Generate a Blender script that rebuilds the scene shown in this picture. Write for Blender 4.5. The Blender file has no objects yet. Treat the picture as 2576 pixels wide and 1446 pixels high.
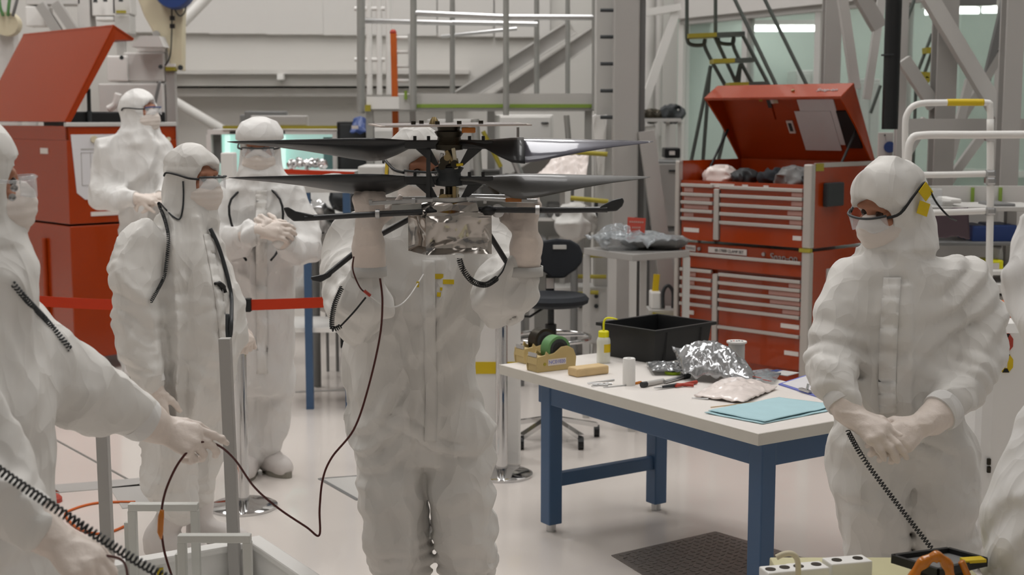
import bpy, math, random
import numpy as np
from mathutils import Vector, Matrix

random.seed(7)
rng = np.random.default_rng(11)
SC = bpy.context.scene
COL = SC.collection

# ---------------------------------------------------------------- camera
FPX, CX, CY = 3500.0, 1288.0, 723.0
CAMH = 1.82
PITCH = math.atan(428.0 / FPX)
cam_d = bpy.data.cameras.new('camera')
cam_d.sensor_width = 36.0
cam_d.lens = FPX / 2576.0 * 36.0
cam_d.clip_start = 0.05
cam_d.clip_end = 100
cam_d.dof.use_dof = True
cam_d.dof.focus_distance = 4.6
cam_d.dof.aperture_fstop = 4.0
cam = bpy.data.objects.new('camera', cam_d)
COL.objects.link(cam)
cam.location = (0, 0, CAMH)
cam.rotation_euler = (math.pi / 2 - PITCH, 0, 0)
SC.camera = cam

# ---------------------------------------------------------------- world, exposure, ceiling lamps
SC.view_settings.view_transform = 'Standard'
SC.view_settings.look = 'None'
SC.view_settings.exposure = -0.06
SC.view_settings.gamma = 1.0
SC.view_settings.use_curve_mapping = False
SC.cycles.use_denoising = True
SC.cycles.max_bounces = 5
SC.cycles.diffuse_bounces = 3
SC.cycles.glossy_bounces = 3
SC.cycles.transmission_bounces = 3
SC.cycles.transparent_max_bounces = 8
SC.cycles.use_adaptive_sampling = True
SC.cycles.adaptive_threshold = 0.08
SC.cycles.adaptive_min_samples = 12
SC.cycles.sample_clamp_indirect = 6.0
SC.cycles.caustics_reflective = False
SC.cycles.caustics_refractive = False
W = bpy.data.worlds.new('world')
SC.world = W
W.use_nodes = True
W.node_tree.nodes['Background'].inputs[0].default_value = (1.0, 1.0, 1.0, 1)
W.node_tree.nodes['Background'].inputs[1].default_value = 0.12

def area(name, loc, size, power, color=(1, 0.985, 0.97), rot=(0, 0, 0)):
    l = bpy.data.lights.new(name, 'AREA')
    l.shape = 'RECTANGLE'
    l.size, l.size_y = size
    l.energy = power
    l.color = color
    o = bpy.data.objects.new(name, l)
    COL.objects.link(o)
    o.location = loc
    o.rotation_euler = rot
    return o
for _x in (-4.5, 0.0, 4.5):
    for _y, _p in ((1.5, 38), (6.0, 120), (10.8, 190)):
        area('ceiling_bay_lamp', (_x, _y, 7.8), (1.5, 3.4), _p)

# ---------------------------------------------------------------- pixel to place
def P(px, py, Y):
    u, v = (px - CX) / FPX, (CY - py) / FPX
    dy = math.cos(PITCH) + v * math.sin(PITCH)
    dz = -math.sin(PITCH) + v * math.cos(PITCH)
    return Vector((u / dy * Y, Y, CAMH + dz / dy * Y))
def G(px, py, z=0.0):
    u, v = (px - CX) / FPX, (CY - py) / FPX
    dy = math.cos(PITCH) + v * math.sin(PITCH)
    dz = -math.sin(PITCH) + v * math.cos(PITCH)
    t = (z - CAMH) / dz
    return Vector((u * t, dy * t, z))
V = Vector

# ---------------------------------------------------------------- materials
MATS = {}
def mat(name, col, rough=0.5, metal=0.0, var=0.0, vscale=8.0, bump=0.0, bscale=60.0, coat=0.0, trans=0.0,
        emit=None, estr=0.0, alpha=1.0, aniso=None, ior=1.45):
    if name in MATS:
        return MATS[name]
    m = bpy.data.materials.new(name)
    m.use_nodes = True
    nt = m.node_tree
    b = nt.nodes['Principled BSDF']
    c = tuple((x / 255.0) ** 2.2 for x in col) if max(col) > 1.0 else tuple(col)
    b.inputs['Base Color'].default_value = (*c, 1)
    b.inputs['Roughness'].default_value = rough
    b.inputs['Metallic'].default_value = metal
    b.inputs['Coat Weight'].default_value = coat
    b.inputs['Transmission Weight'].default_value = trans
    b.inputs['IOR'].default_value = ior
    b.inputs['Alpha'].default_value = alpha
    if emit:
        b.inputs['Emission Color'].default_value = (*emit, 1)
        b.inputs['Emission Strength'].default_value = estr
    if var or bump:
        tc = nt.nodes.new('ShaderNodeTexCoord')
        if var:
            n = nt.nodes.new('ShaderNodeTexNoise')
            n.inputs['Scale'].default_value = vscale
            n.inputs['Detail'].default_value = 4
            nt.links.new(tc.outputs['Object'], n.inputs['Vector'])
            mx = nt.nodes.new('ShaderNodeMix')
            mx.data_type = 'RGBA'
            mx.inputs[6].default_value = (*[max(0, x * (1 - var)) for x in c], 1)
            mx.inputs[7].default_value = (*[min(1, x * (1 + var)) for x in c], 1)
            nt.links.new(n.outputs['Fac'], mx.inputs[0])
            nt.links.new(mx.outputs[2], b.inputs['Base Color'])
        if bump:
            n2 = nt.nodes.new('ShaderNodeTexNoise')
            n2.inputs['Scale'].default_value = bscale
            n2.inputs['Detail'].default_value = 3
            nt.links.new(tc.outputs['Object'], n2.inputs['Vector'])
            bp = nt.nodes.new('ShaderNodeBump')
            bp.inputs['Strength'].default_value = bump
            bp.inputs['Distance'].default_value = 0.01
            nt.links.new(n2.outputs['Fac'], bp.inputs['Height'])
            nt.links.new(bp.outputs['Normal'], b.inputs['Normal'])
    MATS[name] = m
    return m

M = {}
def suit_mat(name, col):
    m = mat(name, col, 0.72, var=0.025, vscale=5)
    nt = m.node_tree
    b = nt.nodes['Principled BSDF']
    tc = nt.nodes.new('ShaderNodeTexCoord')
    mp = nt.nodes.new('ShaderNodeMapping')
    mp.inputs['Scale'].default_value = (1.0, 1.0, 0.55)
    nt.links.new(tc.outputs['Object'], mp.inputs['Vector'])
    hs = []
    wn = nt.nodes.new('ShaderNodeTexNoise')
    wn.inputs['Scale'].default_value = 5.0
    wn.inputs['Detail'].default_value = 2.0
    nt.links.new(mp.outputs['Vector'], wn.inputs['Vector'])
    wa = nt.nodes.new('ShaderNodeVectorMath'); wa.operation = 'MULTIPLY_ADD'
    wa.inputs[1].default_value = (.16, .16, .16)
    nt.links.new(wn.outputs['Color'], wa.inputs[0]); nt.links.new(mp.outputs['Vector'], wa.inputs[2])
    for sc_, wgt in ((7.0, 1.0), (17.0, 0.3)):
        n = nt.nodes.new('ShaderNodeTexVoronoi')
        n.inputs['Scale'].default_value = sc_
        nt.links.new(wa.outputs[0], n.inputs['Vector'])
        ml = nt.nodes.new('ShaderNodeMath')
        ml.operation = 'MULTIPLY'
        ml.inputs[1].default_value = wgt
        nt.links.new(n.outputs['Distance'], ml.inputs[0])
        hs.append(ml)
    ad = nt.nodes.new('ShaderNodeMath')
    nt.links.new(hs[0].outputs[0], ad.inputs[0])
    nt.links.new(hs[1].outputs[0], ad.inputs[1])
    bp = nt.nodes.new('ShaderNodeBump')
    bp.inputs['Strength'].default_value = 0.9
    bp.inputs['Distance'].default_value = 0.035
    nt.links.new(ad.outputs[0], bp.inputs['Height'])
    nt.links.new(bp.outputs['Normal'], b.inputs['Normal'])
    return m
M['suit'] = suit_mat('suit', (222, 219, 214))
M['suit2'] = suit_mat('suit2', (226, 224, 221))
M['mask'] = mat('mask', (224, 214, 206), 0.8, bump=0.15, bscale=40)
M['skin'] = mat('skin', (172, 118, 92), 0.55, var=0.08, vscale=30)
M['eye'] = mat('eye', (60, 45, 38), 0.2)
M['glove'] = mat('glove', (224, 211, 201), 0.42, var=0.06, vscale=25, bump=0.3, bscale=45)
M['boot'] = mat('boot', (214, 208, 204), 0.6, var=0.04, bump=0.2, bscale=30)
M['sole'] = mat('sole', (138, 134, 124), 0.7)
M['black'] = mat('black_plastic', (28, 29, 30), 0.45)
M['blackfab'] = mat('black_fabric', (40, 43, 48), 0.8, bump=0.3, bscale=250)
M['dark'] = mat('dark_grey', (52, 55, 57), 0.5)
M['red'] = mat('chest_red', (154, 55, 8), 0.26, var=0.05, vscale=2, coat=0.35)
M['redin'] = mat('chest_red_inside', (156, 58, 14), 0.45, var=0.06, vscale=3)
M['belt'] = mat('belt_red', (198, 55, 10), 0.6, bump=0.2, bscale=300)
M['trimal'] = mat('trim_aluminium', (196, 190, 184), 0.35, 0.55)
M['label'] = mat('label_white', (216, 208, 202), 0.6)
M['labelpink'] = mat('label_faded', (196, 150, 140), 0.6)
M['steel'] = mat('steel', (188, 188, 188), 0.28, 0.9)
M['chrome'] = mat('chrome', (205, 205, 205), 0.08, 1.0)
M['galv'] = mat('galvanised', (168, 168, 164), 0.45, 0.5, var=0.06, vscale=6)
M['white'] = mat('white_paint', (232, 230, 226), 0.45, var=0.03, vscale=3)
M['wallw'] = mat('wall_paint', (200, 197, 192), 0.7, var=0.03, vscale=1.2, bump=0.05, bscale=30)
M['wallp'] = mat('wall_panel', (206, 203, 199), 0.6, var=0.02, vscale=1.0)
M['seam'] = mat('seam_grey', (120, 117, 112), 0.7)
M['grey'] = mat('grey_paint', (170, 167, 163), 0.5, var=0.04, vscale=2)
M['greyd'] = mat('grey_dark_paint', (118, 118, 117), 0.55, var=0.05, vscale=2)
M['greyl'] = mat('grey_light_paint', (194, 192, 188), 0.5, var=0.04, vscale=2)
M['blue'] = mat('bench_blue', (66, 92, 124), 0.4, var=0.05, vscale=5)
M['lam'] = mat('laminate', (232, 226, 220), 0.4, var=0.02, vscale=6)
M['lamedge'] = mat('laminate_edge', (206, 202, 192), 0.5, var=0.05, vscale=14)
M['tan'] = mat('tan_plastic', (190, 168, 116), 0.45, var=0.05, vscale=20)
M['wood'] = mat('pale_wood', (206, 178, 132), 0.6, var=0.12, vscale=30)
M['yellow'] = mat('yellow', (214, 184, 30), 0.5)
M['yellowd'] = mat('yellow_dark', (160, 148, 52), 0.55)
M['yelbright'] = mat('yellow_bright', (232, 226, 30), 0.4)
M['orange'] = mat('orange', (206, 100, 40), 0.5)
M['kapton'] = mat('amber_tape', (190, 110, 12), 0.25, 0.0, var=0.15, vscale=30, coat=0.5)
M['green'] = mat('green', (96, 142, 90), 0.5)
M['greentrim'] = mat('green_trim', (130, 156, 66), 0.6)
M['lime'] = mat('lime', (176, 214, 30), 0.4)
M['carbon'] = mat('carbon', (40, 41, 43), 0.38, var=0.2, vscale=70, coat=0.25)
M['bladelit'] = mat('blade_gloss_lit', (96, 96, 106), 0.2, 0.2, var=0.05, vscale=30, coat=0.8)  # glossy blade; the ceiling's reflection is painted in as a lighter lilac base
M['carbonlit'] = mat('carbon_toplit', (92, 91, 88), 0.4, var=0.12, vscale=60, coat=0.2)  # same carbon, base colour lifted to stand in for light from above
M['gun'] = mat('gunmetal', (62, 58, 50), 0.35, 0.8, var=0.2, vscale=40)
M['brass'] = mat('bronze_metal', (150, 132, 96), 0.3, 0.9, var=0.2, vscale=60)
M['foil'] = mat('silver_foil', (178, 173, 168), 0.15, 1.0)
M['cyan'] = mat('cyan_cloth', (172, 205, 212), 0.85, var=0.06, vscale=16, bump=0.2, bscale=60)
M['bluep'] = mat('blue_plastic', (46, 68, 122), 0.4)
M['clearbag'] = mat('clear_film', (176, 182, 186), 0.1, 0.1, alpha=0.4, coat=0.6)
M['silverbag'] = mat('static_bag', (176, 178, 180), 0.16, 0.6, alpha=0.8)
M['whitebag'] = mat('white_film', (232, 220, 214), 0.35, coat=0.3, var=0.04, vscale=20)
M['paper'] = mat('paper', (212, 210, 212), 0.8)
M['cream'] = mat('cream_paint', (208, 198, 170), 0.5, var=0.03, vscale=4)
M['glass'] = mat('pane_glass', (196, 222, 214), 0.03, alpha=0.16, coat=0.3)
M['redsign'] = mat('sign_red', (172, 66, 52), 0.5)
M['wirer'] = mat('wire_dark_red', (74, 30, 26), 0.45)
M['clear'] = mat('clear_plastic', (225, 228, 230), 0.06, alpha=0.3, coat=0.5)
M['bottle'] = mat('milky_bottle', (226, 226, 214), 0.35, trans=0.15)
M['purple'] = mat('clipboard_blue', (112, 122, 198), 0.4)

# ---------------------------------------------------------------- mesh builder
def frame_from(a, b, up=V((0, 0, 1))):
    d = (b - a).normalized()
    if abs(d.dot(up)) > 0.99:
        up = V((0, 1, 0))
    s = d.cross(up).normalized()
    t = s.cross(d).normalized()
    return d, s, t

class MB:
    def __init__(self):
        self.v, self.f = [], []
    def add(self, vs, fs):
        n = len(self.v)
        self.v += [tuple(x) for x in vs]
        self.f += [tuple(i + n for i in f) for f in fs]
        return self
    def hexa(self, c8):
        return self.add(c8, [(0, 3, 2, 1), (4, 5, 6, 7), (0, 1, 5, 4), (1, 2, 6, 5), (2, 3, 7, 6), (3, 0, 4, 7)])
    def box(self, c, s, yaw=0.0, R=None):
        if R is None:
            R = Matrix.Rotation(yaw, 3, 'Z')
        c = V(c)
        hx, hy, hz = s[0] / 2, s[1] / 2, s[2] / 2
        pts = [c + R @ V((x, y, z)) for z in (-hz, hz) for x, y in ((-hx, -hy), (hx, -hy), (hx, hy), (-hx, hy))]
        return self.hexa(pts)
    def beam(self, a, b, w, h=None, up=V((0, 0, 1))):
        h = h or w
        a, b = V(a), V(b)
        d, s, t = frame_from(a, b, up)
        pts = [p + s * x * w / 2 + t * z * h / 2 for p in (a, b) for x, z in ((-1, -1), (1, -1), (1, 1), (-1, 1))]
        return self.hexa(pts)
    def tube(self, pts, r, n=10, caps=True, closed=False):
        pts = [V(p) for p in pts]
        rs = r if isinstance(r, (list, tuple)) else [r] * len(pts)
        m = len(pts)
        vs, fs = [], []
        prev = None
        for i in range(m):
            if closed:
                d = pts[(i + 1) % m] - pts[i - 1]
            else:
                d = pts[min(i + 1, m - 1)] - pts[max(i - 1, 0)]
            d.normalize()
            if prev is None:
                _, s, t = frame_from(V((0, 0, 0)), d)
            else:
                s = prev - d * prev.dot(d)
                if s.length < 1e-6:
                    _, s, _t = frame_from(V((0, 0, 0)), d)
                s.normalize()
                t = s.cross(d)
            prev = s
            for k in range(n):
                a = 2 * math.pi * k / n
                vs.append(pts[i] + (s * math.cos(a) + t * math.sin(a)) * rs[i])
        for i in range(m if closed else m - 1):
            j = (i + 1) % m
            for k in range(n):
                k2 = (k + 1) % n
                fs.append((i * n + k, i * n + k2, j * n + k2, j * n + k))
        if caps and not closed:
            fs.append(tuple(range(n - 1, -1, -1)))
            fs.append(tuple((m - 1) * n + k for k in range(n)))
        return self.add(vs, fs)
    def cyl(self, a, b, r, n=20, r2=None):
        return self.tube([a, b], [r, r if r2 is None else r2], n)
    def lathe(self, prof, c=(0, 0, 0), axis=V((0, 0, 1)), n=24, cap=True):
        c, axis = V(c), V(axis).normalized()
        _, s, t = frame_from(V((0, 0, 0)), axis)
        vs, fs = [], []
        for r, h in prof:
            for k in range(n):
                a = 2 * math.pi * k / n
                vs.append(c + axis * h + (s * math.cos(a) + t * math.sin(a)) * r)
        for i in range(len(prof) - 1):
            for k in range(n):
                k2 = (k + 1) % n
                fs.append((i * n + k, i * n + k2, (i + 1) * n + k2, (i + 1) * n + k))
        if cap:
            if prof[0][0] > 1e-5: fs.append(tuple(range(n - 1, -1, -1)))
            if prof[-1][0] > 1e-5: fs.append(tuple((len(prof) - 1) * n + k for k in range(n)))
        return self.add(vs, fs)
    def prism(self, poly, off):
        a = [V(p) for p in poly]
        off = V(off)
        n = len(a)
        vs = a + [p + off for p in a]
        fs = [tuple(range(n - 1, -1, -1)), tuple(range(n, 2 * n))]
        fs += [(i, (i + 1) % n, (i + 1) % n + n, i + n) for i in range(n)]
        return self.add(vs, fs)
    def ball(self, c, r, n=12):
        rr = (r, r, r) if isinstance(r, (int, float)) else r
        vs, fs = [], []
        m = n // 2
        for i in range(m + 1):
            th = math.pi * i / m
            for k in range(n):
                a = 2 * math.pi * k / n
                vs.append((c[0] + rr[0] * math.sin(th) * math.cos(a), c[1] + rr[1] * math.sin(th) * math.sin(a), c[2] + rr[2] * math.cos(th)))
        for i in range(m):
            for k in range(n):
                fs.append((i * n + k, (i + 1) * n + k, (i + 1) * n + (k + 1) % n, i * n + (k + 1) % n))
        return self.add(vs, fs)
    def grid(self, fn, nu, nv):
        vs = [fn(i / nu, j / nv) for j in range(nv + 1) for i in range(nu + 1)]
        fs = [(j * (nu + 1) + i, j * (nu + 1) + i + 1, (j + 1) * (nu + 1) + i + 1, (j + 1) * (nu + 1) + i) for j in range(nv) for i in range(nu)]
        return self.add(vs, fs)
    def mesh(self, name):
        me = bpy.data.meshes.new(name)
        me.from_pydata(self.v, [], self.f)
        me.validate()
        me.update()
        return me
    def build(self, name, m, parent=None, smooth=False, bevel=0.0, solid=0.0, **tags):
        me = self.mesh(name)
        return obj(name, me, m, parent, smooth, bevel, solid, **tags)

def obj(name, me, m, parent=None, smooth=False, bevel=0.0, solid=0.0, **tags):
    if m is not None:
        me.materials.append(M[m] if isinstance(m, str) else m)
    if smooth is True:
        me.polygons.foreach_set('use_smooth', [True] * len(me.polygons))
    elif smooth:
        me.polygons.foreach_set('use_smooth', [True] * len(me.polygons))
        me.set_sharp_from_angle(angle=math.radians(smooth))
    o = bpy.data.objects.new(name, me)
    COL.objects.link(o)
    if parent is not None:
        o.parent = parent
        o.matrix_parent_inverse = world_of(parent).inverted()
    if solid:
        s = o.modifiers.new('solid', 'SOLIDIFY'); s.thickness = solid; s.offset = 0
    if bevel:
        bm = o.modifiers.new('bevel', 'BEVEL'); bm.width = bevel; bm.segments = 2; bm.limit_method = 'ANGLE'
    tag(o, **tags)
    return o

def world_of(o):
    m = Matrix.LocRotScale(o.location, o.rotation_euler, o.scale)
    if o.parent is not None:
        m = world_of(o.parent) @ o.matrix_parent_inverse @ m
    return m

def tag(o, label=None, cat=None, group=None, kind=None):
    if label: o['label'] = label
    if cat: o['category'] = cat
    if group: o['group'] = group
    if kind: o['kind'] = kind
    return o

def thing(name, label, cat, loc, group=None, kind=None):
    o = bpy.data.objects.new(name, None)
    COL.objects.link(o)
    o.empty_display_size = 0.1
    o.location = V(loc)
    return tag(o, label, cat, group, kind)

def share(src, name, loc_shift, parent):
    o = src.copy()
    o.name = name
    COL.objects.link(o)
    o.location = src.location + V(loc_shift)
    if parent is not None:
        o.parent = parent
        o.matrix_parent_inverse = world_of(parent).inverted()
    return o

def text(name, body, size, loc, R, m, parent=None, ext=0.0006, align='CENTER', **tags):
    c = bpy.data.curves.new(name, 'FONT')
    c.body = body
    c.size = size
    c.extrude = ext
    c.align_x = align
    c.align_y = 'CENTER'
    tmp = bpy.data.objects.new(name, c)
    COL.objects.link(tmp)
    me = bpy.data.meshes.new_from_object(tmp.evaluated_get(bpy.context.evaluated_depsgraph_get()))
    bpy.data.objects.remove(tmp)
    me.materials.clear()
    me.materials.append(M[m])
    o = bpy.data.objects.new(name, me)
    COL.objects.link(o)
    mw = Matrix.Translation(V(loc)) @ R.to_4x4()
    o.location, o.rotation_euler = mw.to_translation(), mw.to_euler()
    if parent is not None:
        o.parent = parent
        o.matrix_parent_inverse = world_of(parent).inverted()
    return tag(o, **tags)

def bez(pts, n=8):
    """Catmull-Rom through the points."""
    pts = [V(p) for p in pts]
    out = []
    for i in range(len(pts) - 1):
        p0, p1, p2, p3 = pts[max(i - 1, 0)], pts[i], pts[i + 1], pts[min(i + 2, len(pts) - 1)]
        for k in range(n):
            t = k / n
            out.append(0.5 * ((2 * p1) + (p2 - p0) * t + (2 * p0 - 5 * p1 + 4 * p2 - p3) * t * t + (3 * p1 - p0 - 3 * p2 + p3) * t ** 3))
    out.append(pts[-1])
    return out

def coil(path, R, r, pitch, n=5, per=9):
    """A coiled cord that follows a path."""
    L = [0.0]
    for a, b in zip(path[:-1], path[1:]):
        L.append(L[-1] + (b - a).length)
    turns = L[-1] / pitch
    N = int(turns * per)
    pts = []
    prev = None
    li = 0
    for i in range(N + 1):
        s = L[-1] * i / N
        while li < len(L) - 2 and L[li + 1] < s:
            li += 1
        a, b = path[li], path[li + 1]
        t = (s - L[li]) / max(1e-9, L[li + 1] - L[li])
        c = a.lerp(b, t)
        d = (b - a).normalized()
        if prev is None:
            _, u, _w = frame_from(V((0, 0, 0)), d)
        else:
            u = (prev - d * prev.dot(d)).normalized()
        prev = u
        w = u.cross(d)
        ang = 2 * math.pi * turns * i / N
        pts.append(c + (u * math.cos(ang) + w * math.sin(ang)) * R)
    return MB().tube(pts, r, n)

# ---------------------------------------------------------------- noise and signed-distance mesher
_LAT = rng.random((33, 33, 33)).astype(np.float32)
_LAT[32] = _LAT[0]; _LAT[:, 32] = _LAT[:, 0]; _LAT[:, :, 32] = _LAT[:, :, 0]
def noise3(x, y, z):
    xi, yi, zi = np.floor(x).astype(int), np.floor(y).astype(int), np.floor(z).astype(int)
    fx, fy, fz = x - xi, y - yi, z - zi
    fx, fy, fz = fx * fx * (3 - 2 * fx), fy * fy * (3 - 2 * fy), fz * fz * (3 - 2 * fz)
    xi, yi, zi = xi % 32, yi % 32, zi % 32
    L = _LAT
    c00 = L[xi, yi, zi] * (1 - fx) + L[xi + 1, yi, zi] * fx
    c10 = L[xi, yi + 1, zi] * (1 - fx) + L[xi + 1, yi + 1, zi] * fx
    c01 = L[xi, yi, zi + 1] * (1 - fx) + L[xi + 1, yi, zi + 1] * fx
    c11 = L[xi, yi + 1, zi + 1] * (1 - fx) + L[xi + 1, yi + 1, zi + 1] * fx
    return (c00 * (1 - fy) + c10 * fy) * (1 - fz) + (c01 * (1 - fy) + c11 * fy) * fz

class SDF:
    def __init__(self, lo, hi, res):
        self.lo = np.array(lo, float); self.res = res
        self.n = np.maximum(4, np.ceil((np.array(hi, float) - self.lo) / res).astype(int) + 1)
        self.ax = [self.lo[i] + res * np.arange(self.n[i]) for i in range(3)]
        self.D = np.full(self.n, 0.3, np.float32)
        self.disp = []
    def _blk(self, lo, hi, pad):
        s = []
        for i in range(3):
            a = int(max(0, math.floor((lo[i] - pad - self.lo[i]) / self.res)))
            b = int(min(self.n[i], math.ceil((hi[i] + pad - self.lo[i]) / self.res) + 1))
            if b <= a: return None, None
            s.append(slice(a, b))
        X, Y, Z = np.meshgrid(self.ax[0][s[0]], self.ax[1][s[1]], self.ax[2][s[2]], indexing='ij', sparse=True)
        return tuple(s), (X, Y, Z)
    def _union(self, s, d, k, sub=False):
        a = self.D[s]
        if sub:
            d = -d
            h = np.clip(0.5 - 0.5 * (a - d) / k, 0, 1)
            self.D[s] = a * (1 - h) + d * h + k * h * (1 - h)
        else:
            h = np.clip(0.5 + 0.5 * (d - a) / k, 0, 1)
            self.D[s] = d * (1 - h) + a * h - k * h * (1 - h)
    def cone(self, a, b, ra, rb, k=0.03, sub=False):
        a, b = np.array(a, float), np.array(b, float)
        r = max(ra, rb)
        s, G_ = self._blk(np.minimum(a, b) - r, np.maximum(a, b) + r, 0.1 + k)
        if s is None: return self
        ba = b - a
        L2 = max(1e-9, ba @ ba)
        X, Y, Z = G_
        t = np.clip(((X - a[0]) * ba[0] + (Y - a[1]) * ba[1] + (Z - a[2]) * ba[2]) / L2, 0, 1)
        d = np.sqrt((X - a[0] - ba[0] * t) ** 2 + (Y - a[1] - ba[1] * t) ** 2 + (Z - a[2] - ba[2] * t) ** 2) - (ra + (rb - ra) * t)
        self._union(s, d, k, sub)
        return self
    def limbs(self, chains, k_inner, k):
        """several limbs that meet each other almost hard and blend softly into the rest."""
        keep = self.D
        self.D = np.full(self.n, 0.3, np.float32)
        for pts, rs in chains:
            self.chain(pts, rs, k_inner)
        both = self.D
        self.D = keep
        self._union((slice(None),) * 3, both, k)
        return self
    def chain(self, pts, rs, k=0.03):
        """a limb: its own cones meet almost hard, the whole limb blends into the rest by k."""
        keep = self.D
        self.D = np.full(self.n, 0.3, np.float32)
        for i in range(len(pts) - 1):
            self.cone(pts[i], pts[i + 1], rs[i], rs[i + 1], .012)
        limb = self.D
        self.D = keep
        self._union((slice(None),) * 3, limb, k)
        return self
    def ell(self, c, rad, R=None, k=0.03, sub=False):
        c = np.array(c, float); rad = np.array(rad, float)
        m = rad.max()
        s, G_ = self._blk(c - m, c + m, 0.1 + k)
        if s is None: return self
        X, Y, Z = G_[0] - c[0], G_[1] - c[1], G_[2] - c[2]
        if R is not None:
            R = np.array(R)
            X, Y, Z = (R[0, 0] * X + R[1, 0] * Y + R[2, 0] * Z, R[0, 1] * X + R[1, 1] * Y + R[2, 1] * Z, R[0, 2] * X + R[1, 2] * Y + R[2, 2] * Z)
        q0 = np.sqrt((X / rad[0]) ** 2 + (Y / rad[1]) ** 2 + (Z / rad[2]) ** 2)
        q1 = np.sqrt((X / rad[0] ** 2) ** 2 + (Y / rad[1] ** 2) ** 2 + (Z / rad[2] ** 2) ** 2) + 1e-6
        d = np.where(q0 < 0.3, (q0 - 1) * rad.min(), q0 * (q0 - 1) / q1)
        self._union(s, d, k, sub)
        return self
    def zloft(self, rows, yaw=0.0, k=0.04, pw=2.3):
        """rows of (z, cx, cy, half width, half depth); width lies along the yaw direction."""
        rows = sorted(rows)
        zs, cx, cy, w, dd = [np.array(c, float) for c in zip(*rows)]
        m = max(w.max(), dd.max())
        s, G_ = self._blk((cx.min() - m, cy.min() - m, zs[0]), (cx.max() + m, cy.max() + m, zs[-1]), 0.1 + k)
        if s is None: return self
        X, Y, Z = G_
        def smooth_i(z, a):
            # cubic-like interpolation between rows
            i = np.clip(np.searchsorted(zs, z) - 1, 0, len(zs) - 2)
            t = np.clip((z - zs[i]) / (zs[i + 1] - zs[i]), 0, 1)
            im, ip = np.clip(i - 1, 0, None), np.clip(i + 2, None, len(zs) - 1)
            p0, p1, p2, p3 = a[im], a[i], a[i + 1], a[ip]
            return 0.5 * (2 * p1 + (p2 - p0) * t + (2 * p0 - 5 * p1 + 4 * p2 - p3) * t * t + (3 * p1 - p0 - 3 * p2 + p3) * t ** 3)
        C0, C1, W0, D0 = smooth_i(Z, cx), smooth_i(Z, cy), smooth_i(Z, w), smooth_i(Z, dd)
        c, sn = math.cos(yaw), math.sin(yaw)
        U, Vv = (X - C0) * c + (Y - C1) * sn, -(X - C0) * sn + (Y - C1) * c
        q = (np.abs(U / W0) ** pw + np.abs(Vv / D0) ** pw) ** (1 / pw)
        d = (q - 1) * np.minimum(W0, D0)
        d = np.maximum(d, np.maximum(Z - zs[-1], zs[0] - Z))
        self._union(s, d, k)
        return self
    def mesh(self, name, smooth_it=1):
        D = self.D
        if self.disp:
            band = np.argwhere(np.abs(D) < 0.06)
            p = self.lo + band * self.res
            x, y, z = p[:, 0], p[:, 1], p[:, 2]
            dv = np.zeros(len(p))
            for fn in self.disp:
                dv += fn(x, y, z)
            D[band[:, 0], band[:, 1], band[:, 2]] -= dv.astype(np.float32)
        ins = D < 0
        nx, ny, nz = D.shape
        cnt = np.zeros((nx - 1, ny - 1, nz - 1), np.int8)
        for i in (0, 1):
            for j in (0, 1):
                for k in (0, 1):
                    cnt += ins[i:nx - 1 + i, j:ny - 1 + j, k:nz - 1 + k]
        act = (cnt > 0) & (cnt < 8)
        cells = np.argwhere(act)
        idx = np.full(act.shape, -1, np.int64)
        idx[act] = np.arange(len(cells))
        acc = np.zeros((len(cells), 3)); wt = np.zeros(len(cells))
        corners = [(0, 0, 0), (1, 0, 0), (0, 1, 0), (1, 1, 0), (0, 0, 1), (1, 0, 1), (0, 1, 1), (1, 1, 1)]
        val = [D[cells[:, 0] + c[0], cells[:, 1] + c[1], cells[:, 2] + c[2]] for c in corners]
        for a in range(8):
            for b in range(a + 1, 8):
                df = [corners[b][q] - corners[a][q] for q in range(3)]
                if sum(abs(q) for q in df) != 1: continue
                cr = (val[a] < 0) != (val[b] < 0)
                t = np.where(cr, val[a] / np.where(cr, val[a] - val[b], 1), 0)
                for q in range(3):
                    acc[:, q] += np.where(cr, corners[a][q] + t * df[q], 0)
                wt += cr
        vp = self.lo + (cells + acc / wt[:, None]) * self.res
        faces = []
        for axis in range(3):
            sl0 = [slice(None)] * 3; sl1 = [slice(None)] * 3
            sl0[axis] = slice(0, -1); sl1[axis] = slice(1, None)
            a, b = ins[tuple(sl0)], ins[tuple(sl1)]
            e = np.argwhere(a != b)
            flip = a[e[:, 0], e[:, 1], e[:, 2]]
            u, v = (axis + 1) % 3, (axis + 2) % 3
            ok = (e[:, u] > 0) & (e[:, v] > 0) & (e[:, u] < D.shape[u] - 1) & (e[:, v] < D.shape[v] - 1)
            e, flip = e[ok], flip[ok]
            q = []
            for du, dv2 in ((-1, -1), (0, -1), (0, 0), (-1, 0)):
                c = e.copy(); c[:, u] += du; c[:, v] += dv2
                q.append(idx[c[:, 0], c[:, 1], c[:, 2]])
            q = np.stack(q, 1)
            q[~flip] = q[~flip][:, ::-1]
            faces.append(q)
        F = np.concatenate(faces)
        F = F[(F >= 0).all(1)]
        for _ in range(smooth_it):
            s = np.zeros_like(vp); n = np.zeros(len(vp))
            for a, b in ((0, 1), (1, 2), (2, 3), (3, 0)):
                np.add.at(s, F[:, a], vp[F[:, b]]); np.add.at(n, F[:, a], 1)
                np.add.at(s, F[:, b], vp[F[:, a]]); np.add.at(n, F[:, b], 1)
            vp = 0.5 * vp + 0.5 * s / np.maximum(n, 1)[:, None]
        me = bpy.data.meshes.new(name)
        me.vertices.add(len(vp)); me.vertices.foreach_set('co', vp.astype(np.float32).ravel())
        me.loops.add(F.size); me.loops.foreach_set('vertex_index', F.astype(np.int32).ravel())
        me.polygons.add(len(F)); me.polygons.foreach_set('loop_start', np.arange(0, F.size, 4, dtype=np.int32))
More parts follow.
